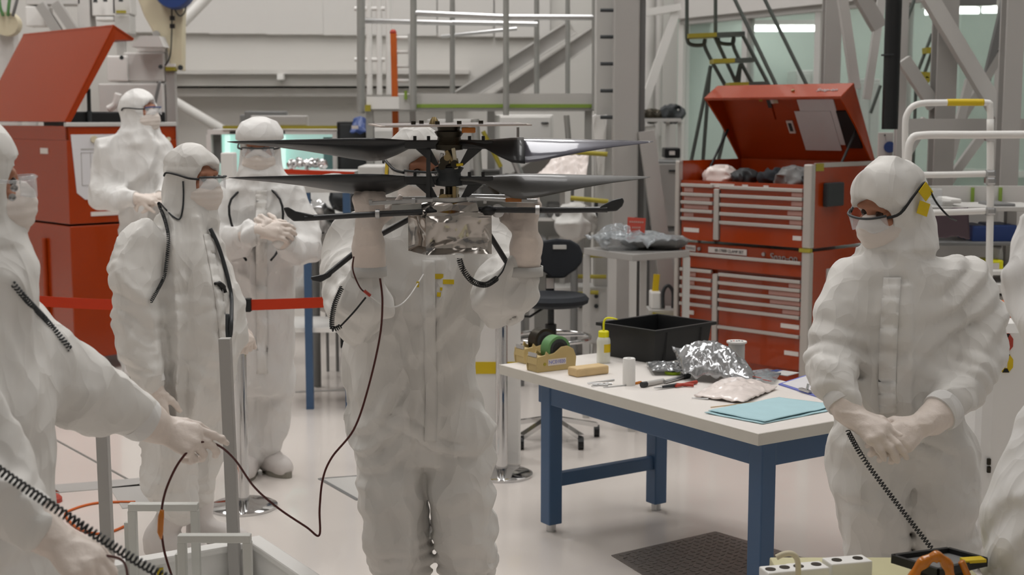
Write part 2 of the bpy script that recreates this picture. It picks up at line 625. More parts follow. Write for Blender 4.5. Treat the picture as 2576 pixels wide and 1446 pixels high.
        me.polygons.foreach_set('loop_total', np.full(len(F), 4, np.int32))
        me.update(calc_edges=True)
        me.validate()
        me.polygons.foreach_set('use_smooth', np.ones(len(F), bool))
        return me
# ================================================================ the setting
class Fr:
    """A local frame: origin and three directions."""
    def __init__(self, O, u, v=None, w=V((0, 0, 1))):
        self.O, self.u, self.w = V(O), V(u).normalized(), V(w).normalized()
        self.v = V(v).normalized() if v is not None else self.w.cross(self.u).normalized()
    def pt(self, a, b, c):
        return self.O + self.u * a + self.v * b + self.w * c
    def box(self, mb, a0, a1, b0, b1, c0, c1):
        q = self.pt
        c8 = [q(a0, b0, c0), q(a1, b0, c0), q(a1, b1, c0), q(a0, b1, c0), q(a0, b0, c1), q(a1, b0, c1), q(a1, b1, c1), q(a0, b1, c1)]
        mb.hexa(c8)
        if self.u.cross(self.v).dot(self.w) < 0:
            mb.f[-6:] = [tuple(reversed(f)) for f in mb.f[-6:]]
        return mb
def zof(py, Y):
    return P(CX, py, Y).z
def pbox(mb, x0, x1, y0, y1, Y, depth):
    """box whose front face spans the given image rectangle at distance Y."""
    a, b = P(x0, y1, Y), P(x1, y0, Y)
    return mb.box(((a.x + b.x) / 2, Y + depth / 2, (a.z + b.z) / 2), (b.x - a.x, depth, b.z - a.z))

floor_m = mat('floor_epoxy', (222, 214, 207), 0.2, var=0.03, vscale=0.8, bump=0.02, bscale=3.0, coat=0.25)
floor = MB().box((0, 7.5, -.05), (22, 23, .1)).build('floor', floor_m, kind='structure')
floor['label'] = 'glossy pinkish grey epoxy floor'
# joints and inlaid plates in the floor
def strip(a, b, w, m, name='floor_joint'):
    a, b = V(a), V(b)
    d = (b - a).normalized(); s = V((-d.y, d.x, 0)) * w / 2
    return MB().prism([a - s, b - s, b + s, a + s], (0, 0, .003)).build(name, m, floor)
strip(G(690, 988), G(1180, 968), .05, 'grey')
strip(G(0, 1030), G(320, 1205), .012, 'seam')
strip(G(-60, 1246), G(362, 1212), .16, 'grey')
strip(G(318, 1222), G(352, 1275), .16, 'grey')
strip(G(804, 1204), G(900, 1258), .02, 'greyd')
strip(G(804, 1204), G(1000, 1190), .012, 'greyd')
MB().prism([G(806, 1205), G(1010, 1190), G(1010, 1300), G(900, 1258)], (0, 0, .002)).build('floor_plate', 'greyl', floor)
plate_m = mat('tread_plate', (128, 122, 118), 0.4, 0.5, var=0.2, vscale=45, bump=0.5, bscale=70)
c = [G(1538, 1398), G(1800, 1338), G(2240, 1470), G(1800, 1560)]
hp = MB().prism(c, (0, 0, .004)).build('floor_plate', plate_m, floor)
lug = MB()
for i in range(1, 26):
    for j in range(1, 17):
        p = c[0].lerp(c[1], j / 17).lerp(c[3].lerp(c[2], j / 17), i / 26)
        a = .7 if (i + j) % 2 else -.7
        d = V((math.cos(a), math.sin(a), 0)); s = V((-d.y, d.x, 0))
        p = V((p.x, p.y, .004))
        lug.prism([p - d * .013, p - s * .004, p + d * .013, p + s * .004], (0, 0, .002))
lg = lug.build('tread_lugs', plate_m, hp, kind='stuff')

wall = MB().box((-3.2, 14.15, 3.5), (14.4, .2, 7)).build('wall_back', 'wallw', kind='structure')
wall['label'] = 'cream back wall with a row of flat panels'
for k in range(-1, 7):
    x0, x1 = 382 + 143.5 * k, 382 + 143.5 * (k + 1)
    for r0, r1 in ((-180, 86), (-440, -186)):
        a, b = P(x0 + 2, r1 + .012 * (x0 - 525), 14.03), P(x1 - 2, r0, 14.03)
        MB().box(((a.x + b.x) / 2, 14.02, (a.z + b.z) / 2), (b.x - a.x, .05, b.z - a.z)).build('wall_panel', 'wallp', wall, bevel=.006)
a, b = P(240, 92, 14.0), P(1180, 82, 14.0)
MB().box(((a.x + b.x) / 2, 14.02, (a.z + b.z) / 2 + 1.32), (b.x - a.x, .03, 2.6)).build('panel_backing', 'seam', wall)
wl = MB().box((-10.3, 6.5, 3.5), (.2, 16, 7)).build('wall_left', 'wallw', kind='structure')
wb = MB().box((0, -3.6, 3.5), (21, .2, 7)).build('wall_front', 'wallw', kind='structure')
ceil = MB().box((0, 6, 8.4), (21, 20, .2)).build('ceiling', 'wallp', kind='structure')
t1 = MB()
pbox(t1, 395, 1180, 182, 216, 13.75, .3)
pbox(t1, 395, 1180, 176, 186, 13.68, .37)
trim1 = t1.build('trim_1', 'wallw', kind='structure'); trim1['label'] = 'boxed duct along the back wall'
t2 = MB()
pbox(t2, 395, 1180, 222, 242, 13.85, .2)
trim2 = t2.build('trim_2', 'wallp', kind='structure'); trim2['label'] = 'lower ledge along the back wall'
cl = MB(); pbox(cl, 697, 712, 186, 200, 13.6, .12); cl.build('duct_clamp', 'white', trim1)
br = MB().tube([P(425, 248, 13.2), P(590, 345, 13.2)], .05, 12)
br.build('wall_brace_pipe', 'wallp', smooth=40, label='pale diagonal brace pipe under the wall duct', cat='pipe')
br = MB().tube([P(440, 78, 13.0), P(525, -10, 13.0)], .05, 12)
br.build('wall_brace_pipe', 'white', smooth=40, label='white diagonal pipe above the beige crane arm', cat='pipe')

# ---- the glazed wall of the next room
GA, GB = V((1.525, 12.5, 0)), V((3.7, 8.58, 0))
gd = (GB - GA); gl = gd.length; gd.normalize()
GF = Fr(GA, gd, V((-gd.y, gd.x, 0)))          # v points into the next room
if GF.v.x < 0: GF.v = -GF.v
win = thing('window_1', None, None, GA, kind='structure'); win['label'] = 'tall glazed wall into the lit neighbouring room'
ZT = 2.66
n_pan = 5
for i in range(n_pan + 1):
    a = gl * i / n_pan
    m = MB(); GF.box(m, a - .035, a + .035, -.04, .04, 0, ZT); m.build('mullion', 'greyl' if i else 'white', win, bevel=.004)
for i in range(n_pan):
    m = MB(); GF.box(m, gl * i / n_pan + .035, gl * (i + 1) / n_pan - .035, -.006, .006, .08, ZT - .03); m.build('pane', 'glass', win)
m = MB(); GF.box(m, 0, gl, -.05, .05, 0, .08); m.build('window_sill', 'greyl', win)
m = MB(); GF.box(m, 0, gl, -.045, .045, ZT - .03, ZT + .02); m.build('window_head', 'greyl', win)
m = MB(); GF.box(m, -.05, gl + 2, -.08, .3, ZT + .02, 6.5); wr_ = m.build('wall_right', 'wallp', kind='structure')
wr_['label'] = 'white wall above the glazed screen'
m = MB(); GF.box(m, -1.5, gl + 3, 3.4, 3.5, 0, 4.5)
green_w = mat('wall_pale_green', (196, 210, 200), 0.6, var=0.03, vscale=1.5)
rw = m.build('wall_far_right', green_w, kind='structure'); rw['label'] = 'pale green wall of the neighbouring room'
for a0 in (.6, 1.5, 2.4, 3.3, 4.2, 5.1):
    m = MB(); GF.box(m, a0, a0 + .05, 3.36, 3.4, 0, 3.6); m.build('wall_batten', 'white', rw)
m = MB(); GF.box(m, -1.5, gl + 3, 3.34, 3.4, 1.25, 1.31); m.build('dado_rail', 'white', rw)
m = MB(); GF.box(m, -.1, .0, 0, 3.5, 0, 4.5); rw2 = m.build('wall_room_end', green_w, kind='structure')
m = MB(); m.box((1.9, 14.3, 3.2), (3.6, .2, 6.4)); rw3 = m.build('wall_back_right', 'wallw', kind='structure')
lampm = mat('lamp_tube', (255, 255, 255), 0.4, emit=(.92, 1, .96), estr=5.0)
for i, (x0, x1, y, Y) in enumerate(((1895, 2072, 72, 12.6), (2092, 2130, 72, 12.4), (2328, 2362, 30, 11.6), (2410, 2462, 27, 11.4), (2472, 2528, 25, 11.2))):
    a, b = P(x0, y, Y), P(x1, y, Y)
    t = thing('fluorescent_lamp', ['long lit fluorescent lamp seen through the glazed wall above the rolling ladder', 'short lit lamp in the next room beside the first steel column', 'small lit lamp in the next room beside the black pole',
              'lit lamp in the next room behind the steel truss, middle of three', 'lit lamp in the next room behind the steel truss, nearest the picture edge'][i], 'lamp', ((a.x + b.x) / 2, Y, a.z))
    MB().box(((a.x + b.x) / 2, Y, a.z + .05), (b.x - a.x + .04, .16, .04)).build('lamp_housing', 'white', t)
    MB().tube([a, b], .026, 10).build('lamp_tube', lampm, t)
    for e in (a, b):
        MB().cyl((e.x, Y, a.z + .06), (e.x, Y, 3.7), .006, 6).build('hanger', 'grey', t)
# things standing in the next room
for i, (x0, x1, y0, y1, Y, mm, lab) in enumerate(((1770, 1850, 300, 405, 13.3, 'greyl', 'pale grey cabinet behind the glass near the rolling ladder foot'), (1985, 2065, 178, 400, 12.8, 'white', 'tall white cabinet behind the glass below the long lamp'),
        (2140, 2200, 200, 400, 12.2, 'greyl', 'tall pale cabinet behind the glass beside the black pole'))):
    a, b = P(x0, 400, Y), P(x1, y0, Y)
    t = thing('storage_cabinet', lab, 'cabinet', ((a.x + b.x) / 2, Y, 0))
    MB().box(((a.x + b.x) / 2, Y, b.z / 2), (b.x - a.x, .4, b.z)).build('body', mm, t, bevel=.01)
    for sx in (-1, 1):
        MB().box(((a.x + b.x) / 2 + sx * (b.x - a.x) / 4, Y - .205, b.z / 2), ((b.x - a.x) / 2 - .02, .012, b.z - .06)).build('door', mm, t, bevel=.004)

# ---- columns and trusses
def hcol(name, lab, x0, x1, Y, mm, top=6.3, depth=None, bolts=0):
    a, b = P(x0, 300, Y), P(x1, 300, Y)
    w = b.x - a.x
    d = depth or w
    t = thing(name, lab, 'column', ((a.x + b.x) / 2, Y, 0))
    cx = (a.x + b.x) / 2
    MB().box((cx, Y, top / 2), (w, .02, top)).build('flange', mm, t)
    MB().box((cx, Y + d, top / 2), (w, .02, top)).build('flange', mm, t)
    MB().box((cx, Y + d / 2, top / 2), (.02, d - .02, top)).build('web', mm, t)
    MB().box((cx, Y + d / 2, .01), (w * 1.4, d * 1.4, .02)).build('base_plate', mm, t)
    return t
big = thing('steel_column', 'wide warm grey column beside the raised platform', 'column', (P(1578, 300, 9.2).x, 9.3, 0))
m = MB(); a, b = P(1543, 300, 9.2), P(1607, 300, 9.2); m.box(((a.x + b.x) / 2, 9.3, 3.1), (b.x - a.x, .2, 6.2)); m.build('column_body', 'grey', big, bevel=.01)
m = MB(); a2, b2 = P(1607, 300, 9.3), P(1622, 300, 9.3); m.box(((a2.x + b2.x) / 2, 9.36, 3.1), (b2.x - a2.x, .1, 6.2)); m.build('side_channel', 'greyd', big)
for yy in (25, 92, 160, 228, 295):
    m = MB(); p = P(1530, yy, 9.25); m.cyl((p.x - .05, 9.28, p.z), (p.x + .05, 9.28, p.z), .012, 8); m.build('step_bolt', 'dark', big)
m = MB(); m.beam(P(1625, 330, 9.15), P(1668, 640, 9.15), .1, .1); m.beam(P(1668, 640, 9.15), P(1690, 860, 9.15), .1, .1); m.build('raking_leg', 'grey', big)
side = MB(); a, b = P(1497, 300, 9.45), P(1541, 300, 9.45); side.box(((a.x + b.x) / 2, 9.5, 3.1), (b.x - a.x, .14, 6.2))
side.build('steel_column', 'greyl', label='narrower pale column just behind the wide warm grey one', cat='column', bevel=.008)
hcol('steel_column', 'steel column right behind the open lid of the drawered red chest', 2070, 2110, 9.6, 'grey')
hcol('steel_column', 'pale narrow column right beside the black pole', 2256, 2276, 8.6, 'greyl')
hcol('steel_column', 'steel column carrying the long diagonal brace behind the handrail', 2352, 2402, 8.4, 'grey')
hcol('steel_column', 'steel column at the picture edge with a dark seam', 2522, 2566, 7.9, 'grey')
bp = MB(); bp.cyl(P(2238, 325, 8.2), V((P(2238, 325, 8.2).x, 8.2, 6.3)), .047, 20)
bpo = thing('black_pole', 'thick black hanging pole beside the pale column', 'pole', P(2238, 325, 8.2))
bp.build('tube', 'black', bpo, smooth=40)
MB().cyl(P(2238, 140, 8.2), P(2238, 136, 8.2), .0485, 20).build('collar', 'dark', bpo, smooth=40)
for i, (p0, p1, Y, w, mm, lab) in enumerate((
        ((2335, -10), (2515, 290), 8.3, .085, 'greyl', 'long pale diagonal brace crossing the top corner behind the handrail'),
        ((2272, 150), (2350, 268), 8.5, .075, 'greyl', 'short diagonal brace above the yellow-wrapped handrail'),
        ((2160, -20), (2212, 70), 9.0, .09, 'grey', 'stubby diagonal brace beside the black pole top'),
        ((2118, -10), (2152, 225), 9.2, .06, 'greyl', 'thin pale strut leaning behind the red chest lid'),
        ((2218, -5), (2180, 250), 9.4, .05, 'greyl', 'thin strut leaning against the black pole'),
        ((2440, 200), (2390, 400), 8.8, .05, 'greyl', 'short slim strut behind the upper handrail'),
        ((2520, 130), (2400, 330), 9.0, .05, 'grey', 'slim rising strut between the last two steel columns'),
        ((2530, -5), (2470, 250), 9.0, .045, 'greyd', 'dark slim strut near the picture edge'),
        ((2330, 300), (2200, 520), 8.9, .06, 'greyl', 'pale strut falling behind the hooded head'),
        ((2500, 300), (2340, 520), 8.6, .05, 'greyl', 'pale strut crossing behind the lower handrail'))):
    MB().beam(P(p0[0], p0[1], Y), P(p1[0], p1[1], Y), w).build('diagonal_brace', mm, label=lab, cat='brace', group='steel truss braces')
MB().beam(P(2275, 318, 8.2), P(2576, 318, 8.2), .06, .09).build('cross_beam', 'grey', label='dull grey horizontal beam behind the handrail', cat='beam')
MB().beam(P(2330, 3, 8.8), P(2500, 3, 8.8), .1, .05).build('cross_beam', 'greyd', label='dark horizontal beam at the top picture edge', cat='beam')
# ================================================================ red tool chests
def textR(xa, ya):
    xa, ya = V(xa).normalized(), V(ya).normalized()
    return Matrix((xa, ya, xa.cross(ya))).transposed()

RO = V((1.745, 8.07, 0)); RL = V((1.042, 8.78, 0))
RW = (RL - RO).length; RD = .66
RF = Fr(RO, RL - RO, V(((RL - RO).y, -(RL - RO).x, 0)))
if RF.v.y < 0: RF.v = -RF.v
chest = thing('tool_chest', 'red tool chest with many shallow drawers and an open lid behind the bench', 'tool chest', (RO + RL) / 2 + RF.v * .33)
Z0, Z1, Z2 = .13, 1.05, 1.55
m = MB(); RF.box(m, 0, RW, .02, RD, Z0, Z1 - .01); lowb = m.build('lower_cabinet', 'red', chest, bevel=.004)
m = MB()
RF.box(m, 0, RW, .02, RD, Z1 + .01, Z2 - .16)
RF.box(m, 0, RW, .0, .02, Z2 - .17, Z2 - .12)
RF.box(m, 0, .02, .0, RD, Z2 - .16, Z2); RF.box(m, RW - .02, RW, .0, RD, Z2 - .16, Z2); RF.box(m, 0, RW, RD - .02, RD, Z2 - .16, Z2)
upb = m.build('upper_cabinet', 'red', chest)
for a0, a1, z0, z1 in ((-.004, .055, Z1 + .01, Z2), (RW - .03, RW + .004, Z1 + .01, Z2), (-.004, .055, Z0, Z1 - .01), (RW - .03, RW + .004, Z0, Z1 - .01)):
    m = MB(); RF.box(m, a0, a1, -.022, .02, z0, z1); m.build('corner_trim', 'trimal', chest, bevel=.008)
AD0, AD1 = RW * .665, RW * .705           # divider between the two drawer banks
m = MB(); RF.box(m, -.002, .012, .02, RD, Z2 - .02, Z2 + .006); m.build('top_trim', 'trimal', chest)
m = MB(); RF.box(m, AD0, AD1, -.015, .02, Z1 + .02, Z2 - .165); m.build('divider', 'trimal', upb, bevel=.005)
m = MB(); RF.box(m, AD0, AD1, -.015, .02, Z0 + .18, Z1 - .19); m.build('divider', 'trimal', lowb, bevel=.005)
YL = 8.72
rowsU_l = [zof(y, YL) for y in (464, 487, 507, 528, 548, 604)]
rowsU_r = [zof(y, 8.5) for y in (470, 491, 514, 537, 559, 611)]
rowsL_l = [zof(y, YL) for y in (676, 698, 719, 741, 762, 803, 900)]
rowsL_r = [zof(y, 8.5) for y in (690, 711, 733, 754, 776, 822, 905)]
def drawer(par, a0, a1, zt, zb, lab=None, side=1):
    m = MB(); RF.box(m, a0, a1, -.004, .02, zb + .004, zt - .004)
    d = m.build('drawer', 'red', par, bevel=.002)
    m = MB(); RF.box(m, a0, a1, -.02, -.002, zt - .013, zt + .008); m.build('drawer_handle', 'trimal', d, bevel=.004)
    if lab:
        l0, l1, mm = lab
        zc = (zt + zb) / 2 - .003
        h = min(.013, (zt - zb) * .22)
        m = MB(); RF.box(m, l0, l1, -.0065, -.0045, zc - h, zc + h); m.build('drawer_label', mm, d)
for i in range(5):
    w_ = (.07, .2, .19, .075, .12)[i]
    drawer(upb, AD1 + .006, RW - .04, rowsU_l[i], rowsU_l[i + 1], (RW - .06 - w_, RW - .06, 'labelpink' if i < 4 else 'label'))
    w_ = (.075, .075, .1, .085, .06)[i]
    drawer(upb, .062, AD0 - .006, rowsU_r[i] if i else rowsU_r[0], rowsU_r[i + 1], (.068, .068 + w_, 'labelpink' if i < 4 else 'label'))
zf = zof(636, YL)
drawer(lowb, .062, RW - .04, zf, zof(672, YL), None)
for i in range(6):
    w_ = (.1, .09, .055, .055, .09, 0)[i]
    drawer(lowb, AD1 + .006, RW - .04, rowsL_l[i], rowsL_l[i + 1], (RW - .06 - w_, RW - .06, 'labelpink' if i < 4 else 'label') if w_ else None)
    w_ = (.08, .22, .21, .12, .13, .1)[i]
    drawer(lowb, .062, AD0 - .006, rowsL_r[i], rowsL_r[i + 1], (.068, .068 + w_, 'labelpink' if i < 4 else 'label'))
# header of the lower cabinet: labels, locks, maker's name
zh = (Z1 - .02 + zf) / 2 + .002
for l0, l1 in ((RW - .14, RW - .06), (RW * .47, RW - .24)):
    m = MB(); RF.box(m, l0, l1, .014, .0185, zh - .018, zh + .018); m.build('name_label', 'label', lowb)
text('label_text', '60-17000 CLAMP SET', .024, RF.pt(RW * .6, .0125, zh), textR(-RF.u, RF.w), 'dark', lowb)
text('label_text', 'TOOLS', .022, RF.pt(RW - .1, .0125, zh), textR(-RF.u, RF.w), 'dark', lowb)
for a in (RW * .345, RW - .17):
    MB().cyl(RF.pt(a, .02, zh), RF.pt(a, .008, zh), .011, 14).build('lock', 'steel', lowb, smooth=40)
text('maker_badge', 'Snap-on', .06, RF.pt(RW * .2, .014, zh - .012), textR(-RF.u, RF.w), 'steel', lowb, ext=.002)
zu = Z2 - .145
for l0, l1 in ((RW * .56, RW * .74), (RW * .46, RW * .5), (RW * .31, RW * .345)):
    m = MB(); RF.box(m, l0, l1, -.003, .0, zu - .012, zu + .012); m.build('name_label', 'label', upb)
# side: dark box, small plate, yellow tape
m = MB(); RF.box(m, -.035, 0, .1, .28, 1.3, 1.44); m.build('side_pocket', 'dark', upb, bevel=.008)
m = MB(); RF.box(m, -.004, 0, .16, .34, .86, .93); m.build('side_plate', 'greyl', lowb)
m = MB(); RF.box(m, -.006, .07, -.026, -.0, Z1 - .012, Z1 + .01); m.build('tape_patch', 'yellowd', chest)
m = MB(); RF.box(m, -.004, .0, .02, .1, Z2 - .04, Z2 + .004); m.build('tape_patch', 'yellowd', chest)
for a in (.08, RW - .08):
    for b in (.08, RD - .08):
        c = MB().cyl(RF.pt(a, b - .02, .06), RF.pt(a, b + .02, .06), .06, 18); c.build('caster', 'dark', chest, smooth=40)
        m = MB(); RF.box(m, a - .03, a + .03, b - .03, b + .03, .06, Z0); m.build('caster_fork', 'steel', chest)
# lid, opened
th = math.radians(60)
ld = (-RF.v * math.cos(th) + RF.w * math.sin(th)).normalized()
ln = (-RF.v * math.sin(th) - RF.w * math.cos(th)).normalized()
LF = Fr(RF.pt(0, RD, Z2), RF.u, ld, ln)
m = MB(); LF.box(m, 0, RW, 0, .53, -.012, 0)
lid = m.build('lid', 'redin', chest)
m = MB(); LF.box(m, -.004, RW + .004, .52, .54, -.012, .15); m.build('lid_lip', 'red', lid, bevel=.004)
for a in (0, RW - .012):
    m = MB(); m.prism([LF.pt(a, 0, 0), LF.pt(a, .53, 0), LF.pt(a, .53, .15), LF.pt(a, .3, .08), LF.pt(a, 0, .02)], RF.u * .012); m.build('lid_cheek', 'red', lid)
m = MB(); LF.box(m, RW * .62, RW * .9, .3, .5, 0, .012); m.build('lid_recess', 'redin', lid)
m = MB(); LF.box(m, .16, .42, .12, .44, 0, .006); m.build('paper_sheet', 'paper', lid)
m = MB(); LF.box(m, .2, .46, .08, .36, .006, .01); m.build('paper_sheet', 'paper', lid)
m = MB(); LF.box(m, .05, .16, .1, .36, 0, .012); m.build('black_holder', 'black', lid)
m = MB(); LF.box(m, .5, .545, .2, .29, 0, .008); m.build('white_tag', 'label', lid)
m = MB(); LF.box(m, .51, .535, .215, .275, .008, .01); m.build('tag_window', 'dark', lid)
m = MB(); LF.box(m, .1, .38, .47, .505, 0, .008); m.build('white_label', 'label', lid)
for i in range(9):
    q = (rng.random(4))
    m = MB(); LF.box(m, .55 + .2 * q[0], .57 + .2 * q[0] + .02 * q[1], .38 + .08 * q[2], .41 + .08 * q[2], .012, .014)
    m.build('sticker', ('label', 'cream', 'yellowd', 'dark')[i % 4], lid)
text('lid_badge', 'Snap-on', .045, LF.pt(RW * .13, .542, .075), textR(-RF.u, LF.w * -1), 'steel', lid, ext=.002)
MB().cyl(LF.pt(RW * .37, .54, .08), LF.pt(RW * .37, .55, .08), .01, 12).build('lid_lock', 'brass', lid)
st = MB().cyl(RF.pt(RW - .025, .3, Z2 - .05), LF.pt(RW - .02, .25, .05), .008, 8); st.build('gas_strut', 'black', chest)
st = MB().cyl(RF.pt(.03, .3, Z2 - .05), LF.pt(.03, .25, .05), .008, 8); st.build('gas_strut', 'black', chest)
# clutter in the top tray
def lump(name, c, r, m_, lab, cat, amp=.35, res=None, freq=30, parent=None, **kw):
    r = V(r)
    s = SDF([c[i] - r[i] * 1.5 for i in range(3)], [c[i] + r[i] * 1.5 for i in range(3)], res or max(r) / 11)
    s.ell(c, r, k=.01)
    o = random.random() * 20
    mr = min(r)
    s.disp.append(lambda x, y, z: mr * amp * 2 * (1 - np.abs(2 * noise3(x * freq + o, y * freq, z * freq) - 1) - .55))
    return obj(name, s.mesh(name), m_, parent, label=lab, cat=cat, **kw)
tr = [(RW - .15, 'whitebag', .09, 'crumpled white bag in the tray of the drawered red chest', 'bag'), (RW - .34, 'dark', .07, 'dark cloth bundle beside the white bag in the chest tray', 'cloth'),
      (RW * .45, 'blackfab', .08, 'black cable bundle in the middle of the chest tray', 'cable'), (RW * .3, 'greyd', .1, 'grey fabric pouch heaped in the chest tray', 'pouch'), (.14, 'dark', .07, 'dark pouch at the corner of the chest tray beside the trim', 'pouch')]
for a, mm, r, lab, cat in tr:
    lump('tray_bundle', RF.pt(a, .25, Z2 - .1), (r * 1.15, r * 1.0, r * .65), mm, lab, cat, amp=.4, freq=22)

# ---- the tall chest
CO = V((-3.12, 9.8, 0)); r_ = V((.73, .68, 0)).normalized(); l_ = V((-.68, .73, 0)).normalized()
TF = Fr(CO, r_, l_)
TW, TL = .86, 1.5
tc = thing('tool_chest', 'tall red tool chest with its lid raised, behind the farthest hooded person', 'tool chest', TF.pt(TW / 2, TL / 2, 0))
m = MB(); TF.box(m, 0, TW, 0, TL, .1, 1.055); lo_ = m.build('lower_cabinet', 'red', tc, bevel=.006)
m = MB(); TF.box(m, 0, TW, 0, TL, 1.07, 1.66)
TF.box(m, 0, TW, 0, .02, 1.66, 1.76); TF.box(m, 0, .02, 0, TL, 1.66, 1.76); TF.box(m, TW - .02, TW, 0, TL, 1.66, 1.76)
up_ = m.build('upper_cabinet', 'red', tc, bevel=.004)
m = MB(); TF.box(m, -.005, TW, -.012, .03, 1.755, 1.785); m.build('top_trim', 'greyl', tc, bevel=.005)
m = MB(); TF.box(m, .06, TW - .05, .06, .5, 1.66, 1.86); m.build('tray_box', 'black', tc, bevel=.01)
m = MB(); m.prism([TF.pt(.03, -.004, 1.7), TF.pt(.37, -.004, 1.7), TF.pt(.42, -.004, 1.66), TF.pt(.42, -.004, 1.24), TF.pt(.12, -.004, 1.24), TF.pt(.06, -.004, 1.29)], TF.v * .003); pa = m.build('paper_sheet', 'paper', up_)
for i, (a0, a1, c0, c1) in enumerate(((.1, .2, 1.592, 1.6), (.1, .104, 1.34, 1.57), (.17, .173, 1.34, 1.57), (.24, .243, 1.34, 1.57), (.1, .33, 1.57, 1.573), (.1, .33, 1.34, 1.343))):
    m = MB(); TF.box(m, a0, a1, -.006, -.004, c0, c1); m.build('printed_line', 'grey', pa)
MB().cyl(TF.pt(.2, -.004, 1.665), TF.pt(.2, -.016, 1.665), .025, 18).build('magnet', 'cream', up_)
m = MB(); m.prism([TF.pt(.5, -.004, 1.7), TF.pt(.72, -.004, 1.7), TF.pt(.76, -.004, 1.3), TF.pt(.5, -.004, 1.3)], TF.v * .003); m.build('paper_sheet', 'paper', up_)
MB().cyl(TF.pt(.79, -.0, 1.66), TF.pt(.79, -.014, 1.66), .016, 14).build('magnet', 'cream', up_)
m = MB(); TF.box(m, .16, .45, -.006, 0, 1.12, 1.15); m.build('name_label', 'label', up_)
m = MB(); TF.box(m, -.006, 0, .3, .42, 1.56, 1.6); m.build('name_label', 'label', up_)
m = MB(); TF.box(m, -.03, 0, .38, .42, .3, .95); m.build('vertical_handle', 'redin', lo_, bevel=.01)
th = math.radians(60)
ld = (r_ * math.cos(th) + TF.w * math.sin(th)).normalized()
ln = (r_ * math.sin(th) - TF.w * math.cos(th)).normalized()
TLF = Fr(TF.pt(0, 0, 1.785), l_, ld, ln)
m = MB(); TLF.box(m, 0, TL, 0, .78, -.012, 0)
lid2 = m.build('lid', 'red', tc, bevel=.004)
m = MB(); TLF.box(m, 0, TL, .77, .79, -.012, .17); m.build('lid_lip', 'red', lid2)
m = MB(); m.prism([TLF.pt(0, 0, 0), TLF.pt(0, .78, 0), TLF.pt(0, .78, .17), TLF.pt(0, .7, .05), TLF.pt(0, 0, .03)], l_ * .012); m.build('lid_cheek', 'red', lid2)
MB().cyl(TF.pt(.2, .05, 1.76), TLF.pt(.03, .3, .05), .014, 10).build('gas_strut', 'black', tc)
MB().cyl(TF.pt(.2, .05, 1.76), TLF.pt(.03, .3, .05).lerp(TF.pt(.2, .05, 1.76), .6), .018, 10).build('strut_sleeve', 'dark', tc)
for a in (.1, TW - .1):
    for b in (.1, TL - .1):
        MB().cyl(TF.pt(a, b - .02, .05), TF.pt(a, b + .02, .05), .05, 16).build('caster', 'dark', tc)

# ================================================================ the bench with blue legs
TZ = .72
BA, BB = G(1258, 916, TZ), G(1908, 1090, TZ)
BF = Fr(V((BA.x, BA.y, 0)), BB - BA)
if BF.v.y < 0: BF.v = -BF.v
BL, BW_ = (BB - BA).length, .78
bench = thing('work_bench', 'white-topped work bench on blue steel legs, tools laid out on it', 'bench', BF.pt(BL / 2, BW_ / 2, 0))
tm = MB(); BF.box(tm, 0, BL, 0, BW_, TZ - .045, TZ); top = tm.build('bench_top', 'lam', bench, bevel=.004)
for a0, a1, b0, b1 in ((-.003, BL + .003, -.003, .0), (BL, BL + .003, 0, BW_), (-.003, 0, 0, BW_)):
    m = MB(); BF.box(m, a0, a1, b0, b1, TZ - .044, TZ - .002); m.build('edge_band', 'lamedge', top)
for a0, a1, b0, b1 in ((.2, BL - .05, .07, .12), (.2, BL - .05, BW_ - .1, BW_ - .05), (.23, .29, .08, BW_ - .06), (BL - .11, BL - .05, .08, BW_ - .06)):
    m = MB(); BF.box(m, a0, a1, b0, b1, TZ - .145, TZ - .046); m.build('apron', 'blue', bench, bevel=.004)
for a in (.26, BL - .08):
    for b in (.1, BW_ - .08):
        m = MB(); BF.box(m, a - .035, a + .035, b - .035, b + .035, .035, TZ - .046); lgo = m.build('leg', 'blue', bench, bevel=.005)
        MB().cyl(BF.pt(a, b, 0), BF.pt(a, b, .04), .022, 12).build('levelling_foot', 'steel', lgo)
    if a < 1:
        m = MB(); BF.box(m, a - .02, a + .02, .1, BW_ - .08, .2, .26); m.build('stretcher', 'blue', bench, bevel=.004)

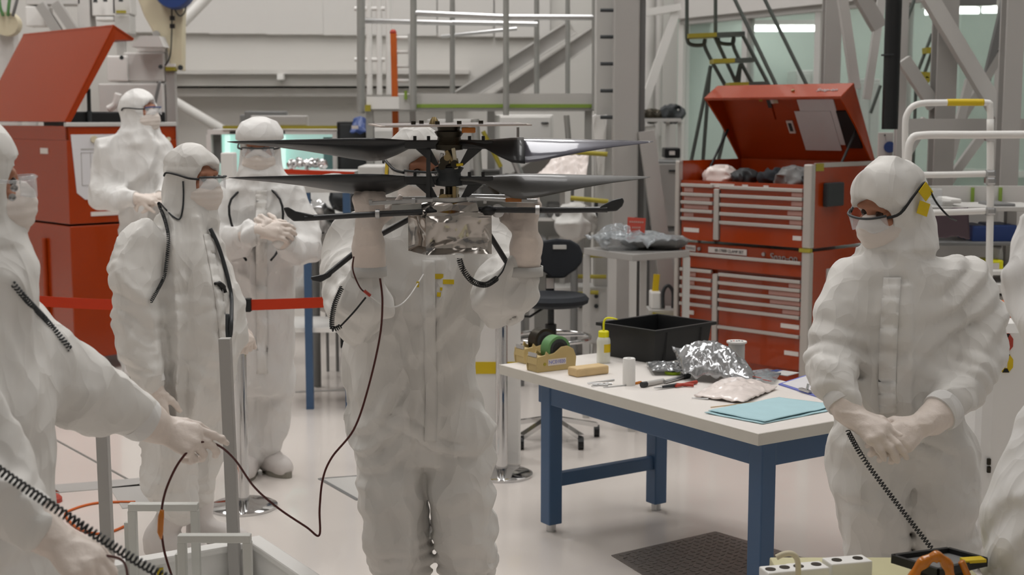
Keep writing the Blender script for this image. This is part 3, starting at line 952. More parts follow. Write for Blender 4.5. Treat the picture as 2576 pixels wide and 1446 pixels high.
def on(px, py, z=TZ):
    return G(px, py, z)
ex = (on(1505, 905) - on(1357, 922)).normalized()    # roughly along the picture
def dispenser(px, py, lab, tape_m, sc=1.0, with_label=False):
    o = on(px, py)
    F = Fr(o, ex, None)
    if F.v.y < 0: F.v = -F.v
    t = thing('tape_dispenser', lab, 'tape dispenser', o, group='tape dispensers on the bench')
    prof = [(0, 0), (.19, 0), (.195, .05), (.18, .085), (.15, .1), (.12, .098), (.085, .075), (.06, .07), (.045, .085), (.04, .07), (.0, .065), (-.005, .03)]
    for b in (0, .072):
        m = MB(); m.prism([F.pt(a * sc, b * sc, h * sc) for a, h in prof], F.v * .008 * sc); m.build('side_wall', 'tan', t, bevel=.003)
    m = MB(); F.box(m, .0, .19 * sc, .008 * sc, .072 * sc, 0, .035 * sc); m.build('weighted_base', 'tan', t, bevel=.004)
    m = MB(); m.prism([F.pt(-.004 * sc, .004, .03 * sc), F.pt(.05 * sc, .004, .03 * sc), F.pt(.045 * sc, .004, .062 * sc), F.pt(0, .004, .06 * sc)], F.v * .07 * sc); m.build('nose', 'tan', t, bevel=.003)
    m = MB(); F.box(m, .0, .006, .01 * sc, .07 * sc, .062 * sc, .078 * sc); m.build('cutter_blade', 'steel', t)
    c = F.pt(.115 * sc, .012 * sc, .085 * sc)
    ro = MB().lathe([(.033 * sc, 0), (.056 * sc, 0), (.056 * sc, .055 * sc), (.033 * sc, .055 * sc), (.033 * sc, 0)], c, F.v, 32, cap=False)
    rl = ro.build('tape_roll', tape_m, t, smooth=40)
    MB().lathe([(.03 * sc, -.002), (.044 * sc, -.002), (.044 * sc, .0), (.03 * sc, .0)], c, F.v, 32, cap=False).build('hub_ring', 'dark', rl, smooth=40)
    MB().cyl(c + F.v * -.003, c + F.v * .06 * sc, .031 * sc, 24).build('hub', 'black', rl, smooth=40)
    if with_label:
        m = MB(); F.box(m, .055, .15, -.0015, .0, .026, .054); lb = m.build('name_label', 'label', t)
        text('label_text', 'NC01020', .022, F.pt(.102, -.0018, .04), textR(F.u, F.w), 'purple', lb)
        m = MB(); m.cyl(F.pt(.038, 0, .035), F.pt(.038, -.002, .035), .007, 12); m.build('sticker', 'yellowd', t)
    return t
dispenser(1352, 938, 'tan tape dispenser holding green tape, name label on its side', 'green', 1.06, True)
dispenser(1320, 916, 'tan tape dispenser holding dark tape, behind the one with green tape', 'gun', 1.06)
# wash bottle
o = on(1518, 912)
t = thing('wash_bottle', 'milky wash bottle with bright yellow cap and bent spout', 'bottle', o)
MB().lathe([(.0, 0), (.028, 0), (.031, .006), (.031, .1), (.028, .112), (.02, .122)], o, n=28).build('bottle_body', 'bottle', t, smooth=40)
MB().lathe([(.024, .118), (.024, .142), (.02, .146), (.0, .146)], o, n=24).build('cap', 'yelbright', t, smooth=40)
MB().tube(bez([o + V((0, 0, .145)), o + V((.001, 0, .185)), o + V((.012, 0, .202)), o + V((.035, 0, .203)), o + V((.062, 0, .198))], 5), [.0048] * 16 + [.0042, .0036, .003, .0026, .0022], 10).build('spout', 'yelbright', t, smooth=True)
m = MB().lathe([(.0315, .05), (.0315, .088)], o, n=28, cap=False)
m.f = m.f[15:21]; m.build('hazard_label', 'yellow', t)
# wood block
o = on(1452, 950); F = Fr(o, ex)
if F.v.y < 0: F.v = -F.v
m = MB(); F.box(m, 0, .17, 0, .075, 0, .038); m.build('wood_block', 'wood', bevel=.008, label='pale wooden block in front of the tape dispensers', cat='block')
# white roll
o = on(1582, 968)
t = thing('wipe_roll', 'white upright roll standing on the bench beside the wooden block', 'roll', o)
MB().lathe([(.008, .0), (.026, .0), (.0265, .01), (.026, .11), (.024, .113), (.009, .113), (.008, .11)], o, n=28, cap=False).build('roll_body', 'white', t, smooth=40)
MB().lathe([(.0081, .002), (.0081, .1)], o, n=20, cap=False).build('core', 'grey', t)
# black bin
bo = on(1612, 905); F = Fr(bo, (on(1830, 880) - on(1650, 912)).normalized())
F.O = on(1648, 915)
if F.v.y < 0: F.v = -F.v
F.O = F.O - F.u * 0.005
t = thing('parts_bin', 'black open plastic bin at the back of the bench', 'bin', F.pt(.17, .12, 0))
Lb, Wb, Hb, fl_ = .36, .3, .155, .018
m = MB()
def ringpts(s, z):
    return [F.pt(-s, -s, z), F.pt(Lb + s, -s, z), F.pt(Lb + s, Wb + s, z), F.pt(-s, Wb + s, z)]
rings = [ringpts(0, 0), ringpts(fl_, Hb), ringpts(fl_ + .016, Hb), ringpts(fl_ + .016, Hb - .012), ringpts(fl_ + .013, Hb - .012)]
inn = [ringpts(-.004, .006), ringpts(fl_ - .004, Hb)]
vs = sum(rings[:2], []) + sum(inn, [])
m.add(vs, [(0, 3, 2, 1), (0, 1, 5, 4), (1, 2, 6, 5), (2, 3, 7, 6), (3, 0, 4, 7), (8, 9, 10, 11), (8, 12, 13, 9), (9, 13, 14, 10), (10, 14, 15, 11), (11, 15, 12, 8), (4, 5, 13, 12), (5, 6, 14, 13), (6, 7, 15, 14), (7, 4, 12, 15)])
m.build('bin_shell', 'black', t)
m = MB()
a, b = ringpts(fl_ - .002, Hb - .012), ringpts(fl_ + .016, Hb - .012)
a2, b2 = ringpts(fl_ - .002, Hb + .002), ringpts(fl_ + .016, Hb + .002)
m.add(a + b + a2 + b2, [(i, (i + 1) % 4, (i + 1) % 4 + 4, i + 4) for i in range(4)] + [(i + 12, (i + 1) % 4 + 12, (i + 1) % 4 + 8, i + 8) for i in range(4)] + [(i + 4, (i + 1) % 4 + 4, (i + 1) % 4 + 12, i + 12) for i in range(4)])
m.build('bin_rim', 'black', t)
for a in (.06, .3):
    m = MB(); m.beam(F.pt(a, -.004, .0), F.pt(a, -.016, Hb - .014), .012, .006); m.build('rib', 'black', t)
# spool
o = on(1852, 925)
t = thing('wire_spool', 'grey spool with a white flange standing behind the crumpled silver bag', 'spool', o)
MB().lathe([(.043, 0), (.043, .004), (.036, .006), (.036, .112)], o, n=32).build('winding', 'greyl', t, smooth=40)
fl2 = MB().lathe([(.0, .112), (.044, .112), (.045, .116), (.044, .12), (.0, .12)], o, n=32); flo = fl2.build('flange', 'white', t, smooth=40)
for q in range(5):
    m = MB(); m.box(o + V((-.025 + .012 * q, -.005 + .006 * (q % 2), .1208)), (.008, .016, .001)); m.build('printed_mark', 'redsign' if q == 1 else 'dark', flo)
# crumpled sheets
def crumple(name, pts, mm, lab, cat, amp, freq, n=36, thick=.002, base=TZ + .004):
    p00, p10, p11, p01, bulge = pts
    o = random.random() * 30
    mb = MB()
    def fn(u, v):
        p = V(p00).lerp(V(p10), u).lerp(V(p01).lerp(V(p11), u), v)
        x = np.array([p.x * freq + o]), np.array([p.y * freq]), np.array([p.z * freq + o])
        nz = float(1 - abs(2 * noise3(*x)[0] - 1)) + .5 * float(1 - abs(2 * noise3(x[0] * 2.3, x[1] * 2.3, x[2] * 2.3)[0] - 1))
        e = math.sin(math.pi * u) * math.sin(math.pi * v)
        p = p + V((0, 0, bulge * e ** .7 + amp * nz))
        p.z = max(p.z, base)
        return p
    mb.grid(fn, n, n)
    return mb.build(name, mm, smooth=28, solid=thick, label=lab, cat=cat)
z_ = TZ + .004
crumple('static_shield_bag', (on(1720, 958), on(1905, 975), on(1880, 935), P(1690, 890, on(1710, 935).y), .1), 'silverbag', 'large crumpled silver anti-static bag standing up in the middle of the bench', 'bag', .025, 26)
crumple('static_shield_bag', (on(1640, 945), on(1720, 945), on(1705, 925), on(1625, 922), .02), 'silverbag', 'small crumpled silver bag beside the white roll', 'bag', .018, 40, 20)
wbag = crumple('plastic_bag', (on(1745, 1000), on(1870, 1018), on(1955, 980), on(1840, 950), .035), 'whitebag', 'white plastic bag with red print lying near the bench front', 'bag', .01, 30)
crumple('plastic_bag', (on(1880, 965), on(1950, 968), on(1965, 945), on(1890, 938), .02), 'clearbag', 'clear flat bag beside the large silver bag', 'bag', .012, 36, 20)
for q in range(3):
    a = on(1868 + 25 * q, 965 + 4 * q) + V((0, 0, .045 - .007 * q))
    MB().beam(a, a + V((.035, -.008, -.006)), .008, .0015).build('red_print_mark', 'redsign', wbag)
# flat packets at the back corner
for q, (px, py, mm) in enumerate(((1925, 935, 'clearbag'), (1955, 940, 'bluep'), (1975, 945, 'greyl'), (1930, 950, 'dark'))):
    o = on(px, py) + V((0, 0, .0015 + .004 * q)); F = Fr(o, (ex + V((0, .2 * q, 0))).normalized())
    m = MB(); F.box(m, -.05, .05, -.04, .04, 0, .003); m.build('flat_packet', mm, label=['clear flat packet at the back of the bench behind the silver bag', 'blue flat packet in the stack behind the white plastic bag', 'pale grey flat packet topmost at the back corner', 'dark flat packet beside the clear bag'][q], cat='packet', group='packets at the back of the bench')
# clipboard
o = on(1962, 962); F = Fr(o, (on(2060, 940) - on(1962, 962)).normalized())
if F.v.y < 0: F.v = -F.v
t = thing('clipboard', 'blue clipboard with white paper and a metal clip, partly behind the sleeve', 'clipboard', o)
cb = [on(1958, 968), on(2062, 1002), on(2120, 965), on(2030, 945)]
MB().prism([p + V((0, 0, .001)) for p in cb], (0, 0, .004)).build('board', 'purple', t)
cc = sum(cb, V((0, 0, 0))) / 4
MB().prism([cc + (p - cc) * .88 + V((0, 0, .005)) for p in cb], (0, 0, .002)).build('paper_sheet', 'paper', t)
p = cb[1].lerp(cb[0], .2)
MB().beam(p + V((0, .015, .012)), p.lerp(cb[0], .3) + V((0, .015, .012)), .02, .01).build('clip', 'steel', t, bevel=.003)
MB().cyl(p.lerp(cb[0], .1) + V((0, .015, .015)), p.lerp(cb[0], .1) + V((.005, .015, .04)), .006, 8).build('clip_lever', 'steel', t)
# cyan cloths
for q, dz in enumerate((0.001, .0065)):
    cw = [on(1772 + 10 * q, 1040 - 2 * q), on(1918 + 6 * q, 1068 - 2 * q), on(2112, 1030 - 6 * q), on(1960, 1006 - 2 * q)]
    mb = MB()
    def fn(u, v, cw=cw, dz=dz):
        p = cw[0].lerp(cw[1], u).lerp(cw[3].lerp(cw[2], u), v)
        return p + V((0, 0, dz + .005 * float(noise3(np.array([p.x * 14]), np.array([p.y * 14]), np.array([q * 3.]))[0])))
    mb.grid(fn, 24, 18)
    mb.build('cleaning_cloth', 'cyan', smooth=True, solid=.002, label=['pale cyan cloth spread beneath another at the bench corner', 'upper pale cyan cloth with crease marks at the bench corner'][q], cat='cloth', group='cyan cloths on the bench')
# hand tools
def tool(name, lab, pts, rs, mm, extra=()):
    t = thing(name, lab, 'tool', on(*pts[0]))
    qs = [on(*p) + V((0, 0, max(rs) + .001)) for p in pts]
    MB().tube(qs, rs, 12).build('tool_body', mm, t, smooth=40)
    for nm, a, b, r0, r1, m2 in extra:
        MB().tube([on(*a) + V((0, 0, max(rs) + .001)), on(*b) + V((0, 0, max(rs) + .001))], [r0, r1], 12).build(nm, m2, t, smooth=40)
    return t
tool('screwdriver', 'screwdriver with amber handle in front of the white roll', [(1518, 976), (1580, 970)], [.002, .0025], 'steel', [('handle', (1580, 970), (1612, 964), .006, .007, 'kapton')])
tool('flashlight', 'grey cylindrical flashlight lying on the bench', [(1618, 974), (1668, 964)], [.011, .01], 'greyl', [('lamp_head', (1614, 975), (1626, 973), .0125, .0115, 'dark')])
tool('flashlight', 'second slim grey cylinder ending in a dark lens beside the flashlight', [(1672, 966), (1722, 952)], [.008, .008], 'steel', [('dark_cap', (1720, 953), (1732, 949), .012, .012, 'dark')])
tool('pliers', 'pliers with red grips lying near the crumpled bag', [(1662, 979), (1700, 974)], [.006, .008], 'dark', [('grip', (1700, 976), (1752, 966), .006, .008, 'redsign'), ('grip', (1700, 972), (1745, 974), .006, .007, 'redsign'), ('jaw', (1645, 981), (1664, 979), .002, .006, 'steel')])
tool('tweezers', 'steel tweezers at the bench front near the wooden block', [(1478, 966), (1545, 958)], [.0015, .004], 'steel', [('arm', (1478, 967), (1540, 968), .0015, .004, 'steel')])
tool('scissors', 'small steel scissors behind the screwdriver tip', [(1488, 974), (1530, 966)], [.002, .004], 'steel', [('blade', (1490, 970), (1530, 972), .002, .004, 'steel')])
tool('cotton_swab', 'long thin wooden swab at the bench front by the cyan cloth', [(1788, 1026), (1905, 1012)], [.0018, .0018], 'wood')
tool('tweezers', 'fine tweezers peeking from under the white plastic bag', [(1740, 1003), (1782, 1006)], [.0015, .003], 'steel')
o = on(1692, 940)
t = thing('tape_roll', 'lime green tape ring with a dark core by the black bin', 'tape', o)
MB().lathe([(.026, 0), (.034, 0), (.034, .012), (.026, .012), (.026, 0)], o, n=28, cap=False).build('tape_ring', 'lime', t, smooth=40)
MB().lathe([(.018, 0.001), (.0255, 0.001), (.0255, .016), (.018, .016), (.018, .001)], o, n=24, cap=False).build('core', 'dark', t, smooth=40)
# ================================================================ people
def head_frame(yaw, pitch, roll=0.0):
    f = V((math.sin(yaw), -math.cos(yaw), 0))
    u = V((0, 0, 1))
    r = f.cross(u)
    q = Matrix.Rotation(-pitch, 3, r)
    f, u = q @ f, q @ u
    q = Matrix.Rotation(roll, 3, f)
    u, r = q @ u, q @ r
    return Matrix((r, f, u)).transposed()

def make_head_meshes():
    s = SDF((-.1, -.11, -.14), (.1, .14, .13), 0.0045)
    s.ell((0, -.005, .012), (.074, .09, .105), k=.02)
    s.ell((0, .03, -.05), (.058, .062, .068), k=.03)
    s.cone((0, .085, .018), (0, .108, -.022), .008, .013, k=.016)
    s.cone((-.045, .078, .034), (.045, .078, .034), .012, .012, k=.02)
    for sx in (-1, 1):
        s.ell((sx * .032, .094, .014), (.017, .014, .011), k=.012, sub=True)
        s.ell((sx * .045, .07, -.02), (.022, .02, .02), k=.02)
    face = s.mesh('face')
    s = SDF((-.1, -.01, -.15), (.1, .15, .05), 0.0045)
    s.ell((0, .052, -.056), (.082, .076, .064), k=.02)
    s.ell((0, .1, -.03), (.03, .026, .04), k=.03)
    s.ell((0, .05, -.1), (.05, .05, .04), k=.03)
    s.ell((0, -.06, -.05), (.2, .085, .2), k=.01, sub=True)
    s.disp.append(lambda x, y, z: .003 * np.abs(np.sin((z + .25 * x * x) * 130)) + .006 * (noise3(x * 30 + 5, y * 30, z * 30) - .5))
    mask = s.mesh('face_mask')
    eye = MB().ball((0, 0, 0), .0125, 12).mesh('eye')
    eye.materials.append(M['eye'])
    face.materials.append(M['skin']); mask.materials.append(M['mask'])
    return face, mask, eye
FACE, MASK, EYE = make_head_meshes()

def link_mesh(name, me, mw, parent, label=None):
    o = bpy.data.objects.new(name, me)
    COL.objects.link(o)
    o.location, o.rotation_euler = mw.to_translation(), mw.to_euler()
    o.parent = parent
    o.matrix_parent_inverse = world_of(parent).inverted()
    return tag(o, label)

def glasses(root, mw, style='clear', tilt=0.0):
    g = MB()
    fr = bez([V((-.078, .095, .022)), V((-.05, .128, .024)), V((0, .136, .022)), V((.05, .128, .024)), V((.078, .095, .022))], 5)
    lo = bez([V((-.078, .095, -.018)), V((-.045, .13, -.026)), V((0, .134, -.012)), V((.045, .13, -.026)), V((.078, .095, -.018))], 5)
    pts = fr + lo
    n = len(fr)
    lens = MB().add([mw @ p for p in pts], [(i, i + 1, n + i + 1, n + i) for i in range(n - 1)])
    fo = MB().tube([mw @ p for p in fr], .0042, 6)
    o = fo.build('safety_glasses', {'blue': 'bluep', 'lite': 'clear'}.get(style, 'dark'), root, smooth=True)
    lens.build('lens', 'clear', o, smooth=True, solid=.002)
    for sx in (-1, 1):
        tp = [V((sx * .078, .095, .015)), V((sx * .1, .06, .018)), V((sx * .106, 0, .03 + tilt)), V((sx * .103, -.05, .034 + 1.8 * tilt)), V((sx * .1, -.065, .02 + 1.8 * tilt))]
        MB().tube([mw @ p for p in bez(tp, 4)], [.005] * 6 + [.0042] * 11, 6).build('temple', 'clear' if style == 'lite' else 'black', o, smooth=True)
    return o

def glove(root, wrist, d, nrm, hand, curls, gaunt, rw=.034, thumb=(.6, .65, -.35), size=1.0, spread=0.06, res=.004, tcurl=.4, cuff=True):
    """wrist: place; d: towards the fingers; nrm: out of the back of the hand; hand +1/-1: thumb side."""
    d = V(d).normalized(); n = V(nrm); n = (n - d * n.dot(d)).normalized()
    x = d.cross(n).normalized() * hand
    w = V(wrist)
    q = lambda p: np.array(w + (x * p[0] + d * p[1] + n * p[2]) * size)
    pts = [w + d * .2 * size, w + x * .08 * size, w - x * .08 * size, w + n * .07, w - n * .1, w + d * .12 - n * .1]
    prev = w
    gl = []
    for g_, r in gaunt:
        pts += [V(g_) + V((r, r, r)), V(g_) - V((r, r, r))]
    lo = [min(p[i] for p in pts) - .03 for i in range(3)]
    hi = [max(p[i] for p in pts) + .03 for i in range(3)]
    s = SDF(lo, hi, res)
    k = .012
    s.cone(q((.0, .0, 0)), q((.018, .085, 0)), .025 * size, .018 * size, k)
    s.cone(q((.0, .0, 0)), q((-.006, .088, 0.002)), .025 * size, .018 * size, k)
    s.cone(q((-.005, .01, 0)), q((-.03, .08, 0)), .022 * size, .016 * size, k)
    s.cone(q((.012, .02, -.008)), q((.03, .08, 0)), .022 * size, .016 * size, k)
    base = [(.031, .087), (.011, .092), (-.010, .089), (-.030, .081)]
    lens = [(.042, .024, .02), (.046, .028, .021), (.043, .026, .021), (.034, .02, .018)]
    for i in range(4):
        c = curls[i]
        p = V((base[i][0], base[i][1], 0))
        a = 0.0
        sx = (1.5 - i) * spread
        for j in range(3):
            a += c * (.95, 1.05, .7)[j]
            v = V((math.sin(sx) * math.cos(a), math.cos(sx) * math.cos(a), -math.sin(a)))
            e = p + v * lens[i][j]
            s.cone(q(p), q(e), (.0105 - .0008 * j) * size, (.0098 - .001 * j) * size, .006)
            p = e
    t = V(thumb).normalized()
    p0 = V((.022, .02, -.006)); p1 = p0 + t * .042
    t2 = (t + V((-.5 * tcurl, .4 * tcurl, -.4 * tcurl))).normalized(); p2 = p1 + t2 * .034
    t3 = (t2 + V((-.5 * tcurl, .3 * tcurl, -.3 * tcurl))).normalized(); p3 = p2 + t3 * .026
    s.cone(q(p0), q(p1), .018 * size, .014 * size, k)
    s.cone(q(p1), q(p2), .0125 * size, .0115 * size, .006)
    s.cone(q(p2), q(p3), .0112 * size, .009 * size, .006)
    ch = [tuple(w)] + [tuple(g_) for g_, r in gaunt]
    rs = [rw * size * .85] + [r for g_, r in gaunt]
    for i in range(len(ch) - 1):
        s.cone(ch[i], ch[i + 1], rs[i], rs[i + 1], .02)
    ox = random.random() * 20
    s.disp.append(lambda x_, y_, z_: .0035 * (1 - np.abs(2 * noise3(x_ * 22 + ox, y_ * 22, z_ * 40) - 1)) ** 2 - .001)
    if cuff:
        ge, gr = V(gaunt[-1][0]), gaunt[-1][1]
        gp = V(gaunt[-2][0]) if len(gaunt) > 1 else w
        ax = (ge - gp).normalized()
        MB().lathe([(gr * .9, -.012), (gr + .003, -.012), (gr + .0055, 0), (gr + .0055, .02), (gr + .002, .032), (gr * .9, .032)], ge, ax, 28, cap=False).build('sleeve_cuff', 'suit2', root, smooth=40)
    return obj('glove', s.mesh('glove'), 'glove', root)

def boot(root, heel, toe, top, r=.05, ankle=None):
    """soft cleanroom boot from a shaft to a sole, as one mesh plus sole."""
    heel, toe, top = V(heel), V(toe), V(top)
    f = (toe - heel); f.z = 0; L = f.length; f.normalize()
    s = SDF([min(heel[i], toe[i], top[i]) - .12 for i in range(3)], [max(heel[i], toe[i], top[i]) + .12 for i in range(3)], .008)
    z = heel.z
    a = heel + f * .05; a.z = z + .1
    s.cone(top, a, r * 1.25, r * .95, .03)
    s.cone(a, V((heel.x, heel.y, z + .06)) + f * .045, r * .9, .045, .03)
    s.cone(V((heel.x, heel.y, z + .05)) + f * .04, V((toe.x, toe.y, z + .045)) - f * .05, .045, .045, .03)
    s.cone(V((a.x, a.y, z + .09)), V((toe.x, toe.y, z + .05)) - f * .07, .045, .045, .03)
    o_ = random.random() * 9
    s.disp.append(lambda x, y, zz:   .006 * (1 - np.abs(2 * noise3(x * 12 + o_, y * 12, zz * 16) - 1)) ** 2)
    s.D[:, :, s.ax[2] < z + .012] = .05
    b = obj('boot', s.mesh('boot'), 'boot', root)
    side = f.cross(V((0, 0, 1)))
    poly = []
    for k in range(20):
        t = 2 * math.pi * k / 20
        c = heel.lerp(toe, .5)
        poly.append(V((c.x, c.y, z)) + f * math.cos(t) * (L / 2 + .005) + side * math.sin(t) * (.05 if math.cos(t) > 0 else .042))
    MB().prism(poly, (0, 0, .03)).build('sole', 'sole', b)
    return b

def person(label, Y, head, torso, arms, legs, res=.011, hood_r=(.1, .118, .142), folds=.016, material='suit', face=True,
           flap=None, rings=(), extra=None, glasses_style='clear', gtilt=0.0, neck_k=.06, floor=0.0, hat=True, dirs=None):
    hc = P(*head['p'])
    R = head_frame(math.radians(head['yaw']), math.radians(head.get('pitch', 0)), math.radians(head.get('roll', 0)))
    mw = Matrix.Translation(hc) @ R.to_4x4()
    feet = [P(*l[-1][:3]) for l in legs] or [P(*torso[-1][:1], torso[-1][1], torso[-1][4])]
    mid = sum(feet, V((0, 0, 0))) / len(feet)
    root = thing('person', label, 'person', (mid.x, mid.y, floor))
    rows = []
    for py, L, Rr, hd, yc in torso:
        c = P((L + Rr) / 2, py, yc)
        rows.append((c.z, c.x, c.y, (Rr - L) / 2 / FPX * (c.y), hd))
    pts = [hc + V((.2, .2, .2)), hc - V((.2, .2, .2))]
    for z, x, y, w, d in rows:
        pts += [V((x - w, y - d, z)), V((x + w, y + d, z))]
    A = []
    for ch in arms + legs:
        A.append([(P(a, b, c), r) for a, b, c, r in ch])
        for p, r in A[-1]:
            pts += [p - V((r, r, r)), p + V((r, r, r))]
    lo = [min(p[i] for p in pts) - .05 for i in range(3)]
    hi = [max(p[i] for p in pts) + .05 for i in range(3)]
    s = SDF(lo, hi, res)
    s.zloft(rows, k=.04)
    for ch in A[:len(arms)]:
        s.chain([p for p, r in ch], [r for p, r in ch], .045)
    s.limbs([([p for p, r in ch], [r for p, r in ch]) for ch in A[len(arms):]], .008, .055)
    # hood: skull, crown, drape over the neck and shoulders
    Rn = np.array(R)
    s.ell(hc + R @ V((0, -.008, .012)), hood_r, Rn, k=.03)
    s.ell(hc + R @ V((0, -.006, .06)), (hood_r[0] * 1.03, hood_r[1] * .95, .08), Rn, k=.025)
    s.ell(hc + R @ V((0, -.012, -.09)), (.097, .102, .085), Rn, k=.04)
    top = max(rows)
    nb = V((top[1], top[2], top[0]))
    s.cone(hc + R @ V((0, -.02, -.08)), nb + V((0, 0, .01)), .092, .114, .05)
    s.cone(hc + R @ V((0, -.0, -.1)), nb + V((0, -.03, -.03)), .07, .1, .05)
    if face:
        s.ell(hc + R @ V((0, .128, .0)), (.088, .095, .072), Rn, k=.008, sub=True)
    ox = random.random() * 30
    hz = hc.z - .13
    def drape(x, y, z):
        tri = lambda t: 1 - 2 * np.abs(t - np.floor(t) - .5)
        w1 = noise3(x * 4 + ox, y * 4, z * 2.2 + ox)
        w2 = noise3(x * 3 + 7, y * 3 + ox, z * 4 + 3)
        n1 = noise3(x * 6 + ox, y * 6 + 4, z * 6)
        a1 = np.clip(noise3(x * 3.1 + 11 + ox, y * 3.1, z * 2.3) * 2.2 - .6, 0, 1)
        a2 = np.clip(noise3(x * 4.3 + 2, y * 4.3 + ox, z * 4.1) * 2.2 - .6, 0, 1)
        # long drapes down the cloth, diagonal pulls, crumples
        d1 = tri(x * 4.0 + y * 2.6 + z * .5 + w1 * 2.6) ** 1.4 * a1
        d2 = tri(z * 5.5 + x * 4.0 + w2 * 3.4) * a2
        d3 = tri(z * 6.5 - x * 5.0 - y * 3 + w1 * 4.0 + 1.3) * np.clip(1.2 - a1 - a2, 0, 1)
        d4 = 1 - np.abs(2 * noise3(x * 13 + ox, y * 13, z * 10) - 1)
        m = np.where(z > hz, .35, 1.0)
        return m * folds * (2.6 * (d1 - .25) + .7 * (d2 - .25) + 1.2 * (d3 - .25)) + folds * .5 * (d4 ** 1.5 - .5)
    s.disp.append(drape)
    for (px, py, yy), rad, axis, freq, amp in rings:
        c = P(px, py, yy)
        def ring(x, y, z, c=c, rad=rad, axis=axis, freq=freq, amp=amp):
            r2 = ((x - c.x) ** 2 + (y - c.y) ** 2 + (z - c.z) ** 2) / rad ** 2
            n = noise3(x * 9 + ox, y * 9, z * 9)
            ph = ((x - c.x) * axis[0] + (y - c.y) * axis[1] + (z - c.z) * axis[2]) * freq + n * 5
            return amp * np.exp(-r2) * (np.abs(np.sin(ph)) ** .8 - .4) * (.4 + 1.2 * noise3(x * 5 + 3, y * 5, z * 5 + ox))
        s.disp.append(ring)
    if flap:
        (fx0, fy0), (fx1, fy1), fw, fy = flap
        a, b = P(fx0, fy0, fy), P(fx1, fy1, fy)
        def fl(x, y, z):
            t = np.clip((z - a.z) / (b.z - a.z), -.02, 1.02)
            e = np.abs(x - (a.x + (b.x - a.x) * t)) - fw
            on = 1 / (1 + np.exp(np.clip(e / .0025, -30, 30)))
            return .013 * on * ((z < a.z) & (z > b.z)) * (y < np.interp(z, [r[0] for r in sorted(rows)], [r[2] for r in sorted(rows)]))
        s.disp.append(fl)
    # seam across the hood
    def seam(x, y, z):
        dx, dy, dz = x - hc.x, y - hc.y, z - hc.z
        lz = R[0][2] * dx + R[1][2] * dy + R[2][2] * dz
        return -.0045 * np.exp(-((lz - .062) / .006) ** 2) * (z > hz)
    s.disp.append(seam)
    if extra:
        extra(s, hc, R)
    body = obj('coverall', s.mesh('coverall'), material, root)
    if face:
        link_mesh('face', FACE, mw, root)
        link_mesh('face_mask', MASK, mw, root)
        for sx in (-1, 1):
            link_mesh('eye', EYE, mw @ Matrix.Translation((sx * .031, .079, .014)), root)
        if glasses_style:
            glasses(root, mw, glasses_style, gtilt)
    root['_'] = 0
    del root['_']
    return root, hc, mw, A

def dirv(a, b):
    return (V(b) - V(a)).normalized()

# ---- the one who carries the rotorcraft, facing the camera
Y5 = 4.6
p5, h5, mw5, A5 = person(
    'person in white coverall holding the twin-rotor aircraft up in front of their chest', Y5,
    dict(p=(1052, 432, Y5 - .02), yaw=22, pitch=8),
    [(565, 985, 1165, .085, Y5), (600, 905, 1240, .12, Y5), (690, 890, 1235, .16, Y5), (800, 880, 1212, .165, Y5), (930, 872, 1208, .16, Y5), (1050, 880, 1228, .165, Y5), (1120, 895, 1238, .13, Y5), (1165, 925, 1215, .09, Y5)],
    [[(925, 610, Y5, .11), (880, 690, Y5 - .12, .1), (900, 778, Y5 - .32, .092), (918, 755, Y5 - .4, .085), (926, 690, Y5 - .42, .06), (928, 655, Y5 - .43, .047)],
     [(1222, 612, Y5, .11), (1268, 690, Y5 - .12, .1), (1258, 748, Y5 - .32, .088), (1288, 728, Y5 - .4, .08), (1310, 680, Y5 - .42, .06), (1316, 650, Y5 - .43, .047)]],
    [[(982, 1090, Y5, .122), (990, 1230, Y5 - .02, .126), (1002, 1340, Y5, .12), (1008, 1405, Y5 + .02, .112), (1005, 1440, Y5 + .02, .078)],
     [(1150, 1090, Y5, .118), (1156, 1230, Y5 - .04, .118), (1166, 1340, Y5 - .02, .114), (1176, 1405, Y5, .106), (1172, 1440, Y5, .078)]],
    res=.0078, folds=.017, flap=((1102, 640), (1082, 1160), .034, Y5), glasses_style='clear',
    rings=[((900, 780, Y5 - .3), .14, (.5, .3, .9), 60, .014), ((1270, 750, Y5 - .3), .14, (-.5, .3, .9), 60, .014),
           ((1006, 1400, Y5), .13, (0, .2, 1), 70, .02), ((1174, 1400, Y5), .13, (0, .2, 1), 70, .02),
           ((1075, 1140, Y5 - .1), .22, (.4, 0, .9), 38, .012)])
for i, (xx, hand) in enumerate(((925, 1), (1322, -1))):
    wr = P(xx, 575 if i == 0 else 590, Y5 - .47)
    gaunt = [(P(xx + 2, 615, Y5 - .45), .044), (P(xx + 3 - 4 * i, 668, Y5 - .43), .052 if i == 0 else .047)]
    glove(p5, wr, (0.05 if i == 0 else -.02, .12, 1), (0, -1, 0.1) if i == 0 else (0.1, -1, .1), hand, [.5, .55, .6, .6], gaunt, rw=.036,
          thumb=(.75, .6, -.2), size=1.08, cuff=False)
    cf = MB().lathe([(.052, 0), (.0545, .0), (.0545, .03), (.05, .03)], P(xx + 3 - 4 * i, 694, Y5 - .43), V((0, 0, 1)), 28, cap=False)
    cf.build('sleeve_cuff', 'greyl', p5, smooth=True)
for toe, heel, sh in (((985, 1660), (1010, 1600), (1008, 1440)), ((1195, 1650), (1175, 1595), (1173, 1440))):
    h_, t_ = G(*heel), G(*toe)
    h_.y, t_.y = Y5 + .04, Y5 - .2
    boot(p5, V((P(sh[0], 1440, Y5).x, Y5 + .06, 0)), V((P(sh[0], 1440, Y5).x + (.02 if sh[0] > 1100 else -.02), Y5 - .2, 0)), P(sh[0], 1435, Y5 + .02), .055)
